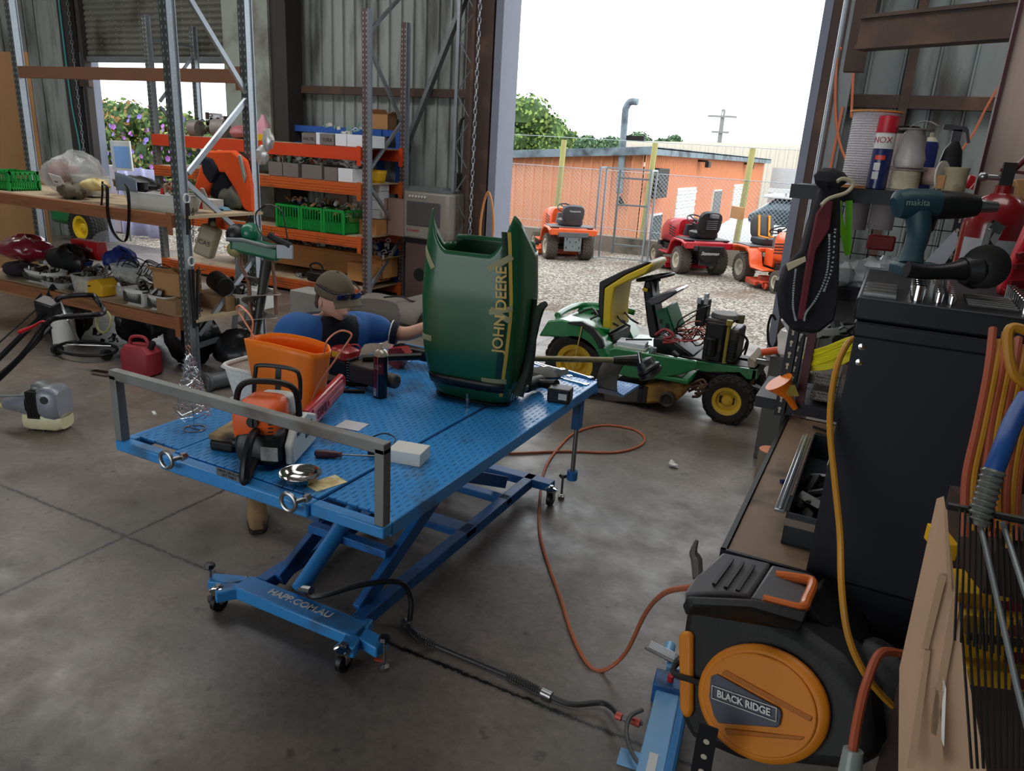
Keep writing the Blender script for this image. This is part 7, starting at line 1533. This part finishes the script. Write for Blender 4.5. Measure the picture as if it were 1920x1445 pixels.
# lower shelf goods behind drill
cpr=V((PY(1565,530,yB+.05).x,yB+.05,1.587))
item('box','grey_parts_drawer','grey box full of clear plastic bags on the second shelf left of the drill','box',V((PY(1590,560,yB).x,yB+.02,1.587-.13)),.2,.2,.1,M('drawer_grey',(70,70,72),.6)) 
for i,(a,b,s) in enumerate(((1580,510,.075),(1612,500,.06),(1640,495,.055),(1600,520,.06),(1665,490,.05))):
    p=PY(a,b+8,yB+.08); tag(MB().at(p).sph((0,0,0),(s,s*.8,s*.7),10,7,jit=.25).build('clear_parts_bag',M('bag_crumple',(190,192,196),.2,0,.2,30,alpha=.8),ang=20),('leftmost','second','third','lowest','rightmost')[i]+' crumpled clear plastic bag on the shelf left of the drill handle','bag','clear bags on the second shelf')
tag(flat(MB(),[PY(a,b,yB+.03) for a,b in ((1728,498),(1790,432),(1800,452),(1765,502))],.03).build('folded_plastic_sleeve',M('sleeve_clear',(180,182,190),.15,0,.15,20,alpha=.85)),'folded clear plastic sleeve leaning right of the drill handle','sleeve')
m=MB()
for px,p2,w in (((1572,376),(1558,480),.024),((1592,376),(1590,470),.022)): m.bar(PY(*px,yB-.03),PY(*p2,yB-.03),w,.003,up=(0,1,0))
m.bar(PY(1573,400,yB-.03),PY(1590,478,yB-.034),.02,.003,up=(0,1,0)); tag(m.build('lime_strap',M('lime',(120,214,40),.6)),'bright lime green webbing strap hanging under the top shelf','strap')
mg=MB(); yg=yB+.36
for a in range(12): x=-.25+.06*a; mg.cyl((x,yg,1.5),(x,yg,1.86),.002,n=4)
for a in range(7): mg.cyl((-.28,yg,1.5+.06*a),(.5,yg,1.5+.06*a),.002,n=4)
tag(mg.build('wire_grid_panel',DARKM),'black wire grid panel hung behind the second shelf','grid panel')
for i,(a,b) in enumerate(((1605,400),(1655,400))): p=PY(a,b,yB+.3); t=thing('paper_roll','pale paper roll hanging under the top shelf, %s of two'%('left','right')[i],'roll',p,0,'paper rolls under the top shelf'); MB().cyl((0,0,-.06),(0,0,.06),.045,n=24).build('roll',M('roll_pale',(170,160,162),.8),t)
p=PY(1650,415,yB+.33); tag(MB().lathe([(.02,0),(.025,.02),(.025,.06),(.01,.07)],(p.x,p.y,p.z-.03)).build('orange_cap_bottle',M('cap_orange',(216,104,50),.5)),'small orange bottle hanging on the wire grid','bottle')
p=PY(1652,455,yB+.33); tag(MB().at(p).box((0,0,0),(.1,.02,.06)).build('red_hand_tool',M('tool_red',(150,40,44),.5),bev=.008),'small red tool hanging on the wire grid behind the drill','tool')
# hanging chain bag (black apron with chainsaw chains)
BGM=M('canvas_black',(28,27,32),.85,0,.2,12,bump=.2,bs=120)
hb=2.55; t=thing('hanging_black_tool_roll','black canvas tool roll with red stripe and hanging saw chains at the left shelf end','tool roll',PD(1520,470,hb))
def blob(pts,dep,th,mat,nm): 
    q=[PD(a,b,dep) for a,b in pts]; return flat(MB(),q,th).build(nm,mat,t,True,bev=.01)
blob([(1556,345),(1572,355),(1572,420),(1568,560),(1560,602),(1530,625),(1490,620),(1464,590),(1458,540),(1470,500),(1500,470),(1520,400),(1535,355)],hb,.05,BGM,'canvas')
blob([(1548,375),(1562,378),(1556,430),(1530,470),(1508,600),(1494,600),(1515,470),(1530,400)],hb-.05,.012,M('webbing_maroon',(96,34,44),.8),'maroon_webbing')
blob([(1476,480),(1508,486),(1510,492),(1478,506)],hb-.07,.004,M('tag_card',(190,180,150),.8),'paper_tag') if 0 else blob([(1474,494),(1510,480),(1512,490),(1478,508)],hb-.07,.004,M('tag_card',(190,180,150),.8),'paper_tag')
m=MB(); 
for ch in (((1492,505),(1488,540),(1487,575),(1492,600)),((1555,440),(1554,480),(1548,520),(1530,560),(1512,585),(1508,600)),((1566,430),(1560,500),(1545,545))):
    pt=smooth([PD(a,b,hb-.06) for a,b in ch],8)
    for i,p in enumerate(pt): m.box(p,(.007,.005,.005),(0,i*.4,0))
m.build('saw_chain',GALD,t,True)
m=MB().sph(PD(1555,335,hb-.02),(.05,.04,.035),12,7,jit=.2); m.build('tied_top',BGM,t,True); MB().tube([PD(a,b,hb-.08) for a,b in ((1540,385),(1555,372),(1585,362),(1598,350),(1596,340),(1580,335),(1570,340))],.007,8,sm=5).build('cream_hook',M('hook_cream',(176,166,140),.5),t,True)
# bench items
tb=thing('grey_toolbox','open grey metal toolbox with bright aluminium lid rails on the bench','toolbox',PZ(1500,950,BHh))
a=PZ(1483,1005,BHh);b=PZ(1522,1015,BHh);c_=PZ(1545,850,BHh);d_=PZ(1512,850,BHh)
x0=-.105; x1=-.028; y0=yP+.12; y1=2.55; TG=M('toolbox_grey',(52,56,60),.5,.2,.1,8)
MB().b2((x0,y0,BHh),(x1,y0+.006,BHh+.09)).b2((x0,y1,BHh),(x1,y1+.006,BHh+.09)).b2((x0,y0,BHh),(x0+.004,y1,BHh+.09)).b2((x1,y0,BHh),(x1+.004,y1,BHh+.09)).b2((x0,y0,BHh),(x1,y1,BHh+.006)).build('body',TG,tb,True)
MB().b2((x0,y0-.004,BHh+.055),(x1,y0,BHh+.075)).build('label_strip',M('strip_tan',(130,116,104),.5),tb,True)
MB().b2((x0-.03,y0-.01,BHh+.088),(x0-.004,y1-.05,BHh+.098)).b2((x0-.02,y0-.01,BHh+.098),(x0-.012,y1-.05,BHh+.104)).build('left_lid_rail',M('alu',(176,180,186),.25,.8,.05,8),tb,True,bev=.002)
MB().b2((x1-.012,y0+.38,BHh+.088),(x1+.01,y1+.1,BHh+.1)).build('right_lid_rail',M('alu',(176,180,186)),tb,True,bev=.002)
junk('toolbox_contents','dark tools inside the grey toolbox on the bench',((x0+x1)/2,y0+.05,BHh+.01),.06,.5,.05,[DARKM,BLK],10,95)
for i,(a,b) in enumerate((((1525,800),(1560,812)),((1530,812),(1562,822)))): tag(MB().bar(PZ(*a,BHh+.01),PZ(*b,BHh+.012),.008,.008).build('drill_bit',BLK),'black twist bit lying at the far end of the bench, %s of two'%('upper','lower')[i],'drill bit')
tag(MB().cyl(PZ(1463,908,BHh)+V((0,0,.01)),PZ(1480,908,BHh)+V((0,0,.01)),.008,n=8).build('blue_grip',M('grip_navy',(30,30,90),.5)),'small navy grip lying beside the toolbox on the bench','grip')
# funnel, yellow cord, boxes at far end of bench (second unit behind)
yq=3.35; fn=thing('orange_funnel','translucent orange funnel hooked at the far bench end','funnel',PY(1470,720,yB-.05)); fa=PY(1460,715,yB-.05); MB().lathe([(.055,0),(.054,.004),(.016,.07),(.011,.13),(.010,.13),(.014,.068),(.05,.002)],fa+V((0,0,.0)),(.55,.2,-.75),28).build('funnel',M('funnel_orange',(240,120,20),.3,0,.05,6,trans=.15),fn,True)
m=MB()
for i in range(5): m.cyl(PY(1472+4*i,722,yB-.07),PY(1480+4*i,742,yB-.07),.005,n=5)
tag(m.build('brush_bristles',M('bristle',(150,130,60),.8)),'worn bristle brush hanging beside the orange funnel','brush')
yy=3.5
def bx(nm,lb,cat,a,b,y,d,mat): p=PY(*a,y);q=PY(*b,y); return tag(MB().b2((p.x,y,q.z),(q.x,y+d,p.z)).build(nm,mat,bev=.004),lb,cat)
for i,(a,b) in enumerate((((1510,697),(1572,728)),((1520,730),(1565,757)))):
    o=bx('labelled_carton','pale carton with printed lines, %s of the two stacked behind the bench end'%('upper','lower')[i],'carton',a,b,3.02,.2,M('carton_pale',(150,144,136),.7)); p=PY((a[0]+b[0])/2+6,(a[1]+b[1])/2,3.016)
    text('NEUTRAL CURE SEALANT\nALL PURPOSE ROOF\nAND GUTTER 300 ML\nKEEP FROM CHILDREN',.013,M('ink',(30,32,36)),o.location+p,(1,0,0),(0,0,1),o,False,name='carton_lettering')
m=MB(); random.seed(21)
for i in range(16):
    p=PY(1560+random.uniform(-6,6),672+random.uniform(-14,16),3.0); m.tube([p+V((-.09,0,-.02)),p+V((-.02,-.03,.02)),p+V((.06,-.02,.07)),p+V((.08,0,.05)),p+V((0,0,-.01)),p+V((-.08,0,-.03))],.0045,6,sm=5)
tag(m.build('yellow_cord_coil',M('cord_bright_yellow',(226,214,30),.5)),'coil of bright yellow cord on the cartons behind the bench end','cord')
junk('shelf_clutter','grey and white wires and parts heaped behind the yellow cord',PY(1535,650,3.25),.3,.25,.12,[DARKM,WHT,GALD],9,97)
g_=PZ(1432,700,0); o=thing('grey_bin','dark grey bin with white plastic bags at the right of the doorway','bin',PY(1470,720,5.2).to_tuple()[:2]+(.0,)); xq=PY(1470,660,5.2).x; zq=PY(1470,672,5.2).z
MB().b2((-.12,0,0),(.16,.35,zq)).build('bin',M('bin_grey',(84,84,82),.6),o,bev=.01); MB().sph((0,.12,zq+.08),(.12,.12,.12),12,8,jit=.2).build('white_bag',BAGW,o); MB().cyl((-.18,-.02,zq+.02),(-.08,0,zq+.05),.025).build('orange_nozzle',M('nozzle_orange',(210,84,40),.4),o)
m=MB().tube([PY(a,b,7.0) for a,b in ((1455,600),(1447,590),(1440,615),(1442,645),(1455,655))],.012,6,sm=6).tube([PY(a,b,7.0) for a,b in ((1475,600),(1465,625),(1452,650),(1448,665))],.014,6,sm=5); tag(m.build('door_cable',DARKM),'dark cable drooping at the foot of the right door column','cable')
# orange cords on wall at right
OC=M('cord_orange',(216,120,84),.5)
for i,pts in enumerate((((1578,92),(1570,100),(1566,200),(1575,270),(1600,330)),((1580,200),(1560,300),(1540,420),(1530,500)),((1600,135),(1596,220)),((1880,150),(1850,200),(1825,250),(1800,285)))):
    tag(MB().tube([PY(a,b,8.45 if i==3 else 7.8) for a,b in pts],.012,6,sm=5).build('orange_extension_lead',OC),('orange cord looping from the column bracket towards the rope spool','orange cord running down the column beside the tool roll','short orange cord below the hanging post','orange cord sweeping up to the wooden board at right')[i],'cord')
# wooden board at far right
wb=PY(1845,300,3.6); W2=M('board_red_wood',(186,164,152),.5,0,.25,2,stretch=(10,10,.5),coat=.3); tag(MB().b2((wb.x,3.55,0),(wb.x+.9,3.6,3.6)).build('upright_wooden_board',W2,bev=.004),'large streaky reddish wooden board standing at the top right','board')
tag(MB().b2((wb.x-.012,3.53,0),(wb.x,3.61,3.6)).build('maroon_edge_strip',M('maroon',(72,34,38))),'dark maroon edge strip on the left side of the wooden board','strip')
tag(flat(MB(),[PD(a,b,2.3) for a,b in ((1893,340),(1925,338),(1925,380),(1905,378))],.05).build('brown_paper_parcel',CARD,bev=.004),'brown parcel at the right edge above the extinguisher','parcel')
# hose reel
rc=PD(1470,1240,1.62); nrm=(EYE-rc); nrm=V((-.42,-.86,.22)).normalized(); rx=V((0,0,1)).cross(nrm).normalized()*1.0; rx=V((.85,-.42,-.05)); rx=(rx-nrm*rx.dot(nrm)).normalized(); ry=nrm.cross(rx)
def rp(px,py): 
    d=ray(px,py); t_=(rc-EYE).dot(nrm)/d.dot(nrm); q=EYE+d*t_-rc; return (q.dot(rx),q.dot(ry))
hr_=thing('hose_reel','black and orange retractable air hose reel with carry handle, lower right','hose reel',rc)
def rpr(pts,d,off,mat,nm,bev=.01,par=None):
    q=[rp(a,b) for a,b in pts]; return MB().prism(q,d,rc+nrm*(off-d/2),rx,ry).build(nm,mat,par or hr_,True,bev=bev)
RB_=M('reel_black',(26,27,28),.6,0,.2,10,bump=.1,bs=150); RG=M('reel_grey',(98,98,102),.55,0,.12,8); RO=M('reel_orange',(206,122,22),.45,0,.08,6)
rpr([(1283,1120),(1330,1108),(1420,1140),(1500,1180),(1570,1230),(1620,1300),(1630,1400),(1600,1450),(1440,1432),(1380,1428),(1290,1390),(1270,1340),(1268,1230)],.16,0,RB_,'housing',.03)
rpr([(1570,1200),(1640,1250),(1690,1330),(1695,1440),(1600,1450),(1560,1380)],.1,-.08,RB_,'rear_housing',.03)
cxy=(1440,1317); 
def disc(rxp,ryp,rot): return [(cxy[0]+rxp*math.cos(a)*math.cos(rot)-ryp*math.sin(a)*math.sin(rot),cxy[1]+rxp*math.cos(a)*math.sin(rot)+ryp*math.sin(a)*math.cos(rot)) for a in [2*PI*i/44 for i in range(44)]]
rpr(disc(130,103,.62),.03,.028,RO,'orange_disc',.012); rpr(disc(114,88,.62),.006,.034,RO,'disc_face',.003)
pl=rpr([(1352,1262),(1362,1258),(1480,1322),(1484,1332),(1480,1352),(1475,1356),(1366,1348),(1358,1335),(1349,1300)],.006,.042,M('badge_slate',(76,78,92),.5),'badge_panel',.002)
bx_=[rp(1361,1291),rp(1472,1330)]; mid=((bx_[0][0]+bx_[1][0])/2,(bx_[0][1]+bx_[1][1])/2); bd=V((bx_[1][0]-bx_[0][0],bx_[1][1]-bx_[0][1],0)); bu=(rx*bd.x+ry*bd.y).normalized(); bv=nrm.cross(bu)
c0=rc+rx*mid[0]+ry*mid[1]+nrm*.0465; text('BLACK RIDGE',.0215,WHT,c0,bu,bv,pl,True,bold=.0006,name='reel_lettering')
m=MB(); Lh=bd.length/2+.006
for s in (-1,1): m.bar(c0+bv*(s*.014)-bu*Lh,c0+bv*(s*.014)+bu*Lh,.0014,.0014); m.bar(c0+bu*(s*Lh)-bv*.014,c0+bu*(s*Lh)+bv*.014,.0014,.0014)
m.build('badge_border',WHT,pl,True)
rpr([(1370,1258),(1376,1250),(1540,1338),(1536,1346)],.006,.038,M('reel_orange_dark',(170,96,18),.5),'disc_ridge',.002); rpr([(1375,1358),(1525,1374),(1520,1380),(1380,1370)],.006,.038,M('reel_orange_dark',(170,96,18),.5),'disc_ridge',.002)
rpr([(1278,1190),(1283,1182),(1298,1182),(1303,1192),(1303,1330),(1298,1343),(1288,1343),(1280,1325)],.02,.016,RO,'orange_side_strip',.008)
MB().tube([rc+rx*rp(a,b)[0]+ry*rp(a,b)[1]+nrm*o_ for a,b,o_ in ((1322,1280,.012),(1300,1270,.02),(1275,1262,.02),(1264,1250,.0),(1266,1240,-.03))],.007,8,sm=4).build('rubber_band',RUB,hr_,True)
# top cover: slab behind face going back
def rq(px,py,off): a=rp(px,py); return rc+rx*a[0]+ry*a[1]+nrm*off
def skew(front,back,th,mat,nm,par=None,bev=.008):
    q=[rq(*p,.0) for p in front]; f=len(q); m=MB(); m.add(q+[rq(*p,-.001)-nrm*.0 for p in back],[]) if 0 else None
    return None
U=(PD(1340,1048,1.8)-PD(1285,1112,1.66))
def lid(pts,mat,nm,th=.02,deps=None,par=None):
    q=[PD(a,b,c) for a,b,c in pts]; return flat(MB(),q,th).build(nm,mat,par or hr_,True,bev=.006)
tc=lid([(1283,1122,1.62),(1300,1095,1.68),(1355,1045,1.80),(1445,1065,1.82),(1405,1126,1.66),(1360,1122,1.64)],RG,'grey_top_cover',.03)
for i in range(3):
    a=PD(1337+22*i,1104+6*i,1.66-.0);b=PD(1372+20*i,1056+6*i,1.77); MB().bar(a+V((0,0,.012)),b+V((0,0,.012)),.008,.006).build('vent_slot',BLK,tc,True)
lid([(1405,1128,1.655),(1445,1066,1.81),(1530,1085,1.80),(1505,1150,1.66)],RG,'handle_plate',.025)
lid([(1283,1125,1.6),(1405,1130,1.62),(1510,1152,1.62),(1500,1180,1.6),(1400,1150,1.58),(1290,1145,1.58)],RB_,'front_shoulder',.04)
lid([(1505,1150,1.66),(1535,1090,1.79),(1600,1130,1.78),(1640,1240,1.74),(1570,1210,1.66)],RB_,'rear_shoulder',.04)
ho=M('handle_orange',(214,112,52),.35,0,.06,8,coat=.3); MB().tube([PD(1430,1124,1.63),PD(1470,1134,1.62),PD(1503,1140,1.62),PD(1512,1125,1.66),PD(1524,1092,1.73),PD(1500,1084,1.75),PD(1455,1078,1.77)],.012,10,sm=3).build('carry_handle',ho,hr_,True)
tag(MB().tube([PD(1308,1085,1.74),PD(1306,1050,1.76),PD(1300,1035,1.76),PD(1307,1012,1.76)],[.012,.014,.01,.004],8,sm=3).build('pliers',M('plier_grey',(96,88,84),.5,.3)),'grey plier handles sticking up behind the hose reel','pliers')
t=thing('slotted_reel_post','black slotted angle post under the hose reel','post',(PD(1315,1445,1.62)).to_tuple()[:2]+(0,)); p=PD(1315,1445,1.62); m=MB().b2((-.02,0,0),(.02,.004,p.z+.12),0); z=.05
while z<p.z+.1: m.lathe([(.007,0),(0,.0005)],(0,-.0005,z),(0,-1,0),8,mi=1); z+=.04
m.build('angle',[BM,HB],t,ang=0)
# cords: yellow/orange extension leads
YC=M('lead_yellow',(184,128,36),.5); OC2=M('lead_orange',(160,78,50),.5)
def cord(pts,r,mat,nm,lb): return tag(MB().tube([PD(*p) for p in pts],r,8,sm=6).build(nm,mat),lb,'cord')
cord([(1700,617,1.72),(1610,630,1.72),(1580,660,1.7),(1562,720,1.68),(1556,800,1.66),(1565,900,1.62),(1575,1000,1.58),(1578,1100,1.5),(1590,1190,1.48),(1620,1260,1.48),(1660,1310,1.5),(1690,1335,1.52)],.007,YC,'yellow_orange_lead','long yellow-orange lead hanging over the black cabinet front')
cord([(1700,616,1.72),(1760,628,1.7),(1830,634,1.66),(1880,642,1.62)],.006,YC,'yellow_lead_on_lip','yellow lead lying along the top lip of the black cabinet')
cord([(1690,1225,1.5),(1650,1225,1.46),(1625,1280,1.42),(1610,1340,1.4),(1600,1400,1.38),(1595,1450,1.38)],.009,OC2,'orange_plug_lead','orange lead curving down to a clear plug beside the cardboard')
tag(MB().cyl(PD(1600,1405,1.38),PD(1592,1460,1.38),.018,.022,n=14).build('clear_plug',M('plug_clear',(150,160,156),.15,0,.1,8,alpha=.8)),'clear plastic plug at the bottom right below the orange lead','plug')
random.seed(31); lds=[]
for i in range(9):
    x=1822+12*i; cord([(x+40,625+random.uniform(-10,25),1.25),(x+30,700,1.22),(x+10,800,1.2),(x-5+random.uniform(-8,8),900,1.18),(x-12,1000+random.uniform(-10,30),1.16)],.0065,YC if i%2 else OC2,'hanging_lead','coiled yellow and orange extension leads hanging at the right edge')['group']='leads hanging at the right edge'
cord([(1925,620,1.2),(1895,615,1.2),(1890,650,1.2),(1900,700,1.2),(1925,720,1.2)],.008,YC,'lead_loop','yellow lead loop at the top of the hanging leads')
t=thing('blue_air_hose','blue air hose with a clear ribbed coupling hanging among the leads','hose',PD(1880,820,1.12)); MB().tube([PD(1925,745,1.14),PD(1900,790,1.12),PD(1880,840,1.1),(PD(1860,890,1.1))],.014,12,sm=4).build('hose',M('hose_blue',(30,74,140),.4),t,True)
m=MB(); a=PD(1862,885,1.1);b=PD(1832,985,1.1); m.cyl(a,b,.014,n=12)
for i in range(9): m.lathe([(.014,-.004),(.018,0),(.014,.004)],a.lerp(b,i/9),(b-a),12)
m.build('coupling',M('coupling_grey',(120,122,116),.2,.3,.2,20),t,True)
# cardboard sheet taped + wire basket with yellow boxes
t=thing('taped_cardboard_panel','thin tall cardboard carton covered in clear tape at the lower right','carton',PD(1750,1200,1.12))
q=[PD(1763,930,1.25),PD(1692,1255,1.12),PD(1690,1480,1.05),PD(1850,1480,.98),PD(1800,1230,1.08)]; flat(MB(),q,.02).build('carton',M('carton_buff',(176,144,116),.75,0,.06,4),t,True,bev=.003)
def onq(a,b): 
    n=(q[1]-q[0]).cross(q[4]-q[0]).normalized(); n=n if n.dot(EYE-q[0])>0 else -n; d=ray(a,b); k=(q[0]+n*.0125-EYE).dot(n)/d.dot(n); return EYE+d*k
TPM=M('clear_tape',(160,132,106),.18,0,.1,14,coat=.6)
for pts in (((1760,1075),(1775,1080),(1740,1220),(1728,1215)),((1735,1215),(1745,1220),(1715,1440),(1700,1440)),((1785,1120),(1800,1130),(1755,1380),(1742,1370)),((1770,950),(1776,955),(1785,1110),(1778,1112)),((1745,1290),(1760,1295),(1770,1440),(1745,1440))): MB().add([onq(*p) for p in pts],[(0,1,2,3)]).build('tape_strip',TPM,t,True,ang=0)
MB().add([onq(*p) for p in ((1768,1270),(1774,1290),(1770,1400),(1764,1385))],[(0,1,2,3)]).build('shipping_label',WHT,t,True,ang=0)
t=thing('wire_basket_rack','black wire basket rack holding yellow cartons at the lower right edge','wire rack',PD(1870,1200,1.1))
m=MB(); 
for i in range(14): m.cyl(PD(1800+10*i,955+3*i,1.1),PD(1790+12*i,1200+4*i,1.0),.0018,n=5)
for i in range(10): m.cyl(PD(1800+14*i,1130+4*i,1.05),PD(1822+11*i,1440,.9),.0018,n=5)
m.build('wire_mesh',DARKM,t,True)
MB().tube([PD(1776,948,1.12),PD(1850,962,1.1),PD(1930,978,1.08)],.006,8).build('top_rail',BLK,t,True); MB().tube([PD(1836,975,1.1),PD(1860,1080,1.04),PD(1905,1280,.95),PD(1930,1380,.9)],.004,8).tube([PD(1880,980,1.1),PD(1925,1120,1.0)],.004,8).build('side_rail',GALD,t,True)
YB=M('carton_yellow',(220,170,30),.5,0,.08,10)
for i,(a,b,dd_) in enumerate((((1788,1020),(1850,1040),1.3),((1812,1112),(1880,1130),1.2),((1825,1150),(1900,1180),1.18),((1815,1200),(1900,1230),1.22),((1830,1250),(1910,1280),1.2))):
    p=PD(*a,dd_);r=PD(*b,dd_); d=(r-p); c=(p+r)/2; tt=thing('yellow_carton',('top','second','third','fourth','lowest')[i]+' yellow carton seen through the wire rack','carton',c,math.atan2(d.y,d.x),'yellow cartons in the wire rack'); MB().box((.03,.04,-.01),(d.length+.08,.08,.032)).build('carton',YB,tt,bev=.002); MB().box((.05,-.001,-.012),(.05,.002,.02)).build('maroon_print',M('print_maroon',(110,30,40),.6),tt)
tag(MB().box(PD(1900,1300,1.35),(.3,.2,.7),.3).build('dark_carton_backing',M('dark_brown_box',(60,46,40),.8)),'dark brown box behind the wire rack at the right edge','box')
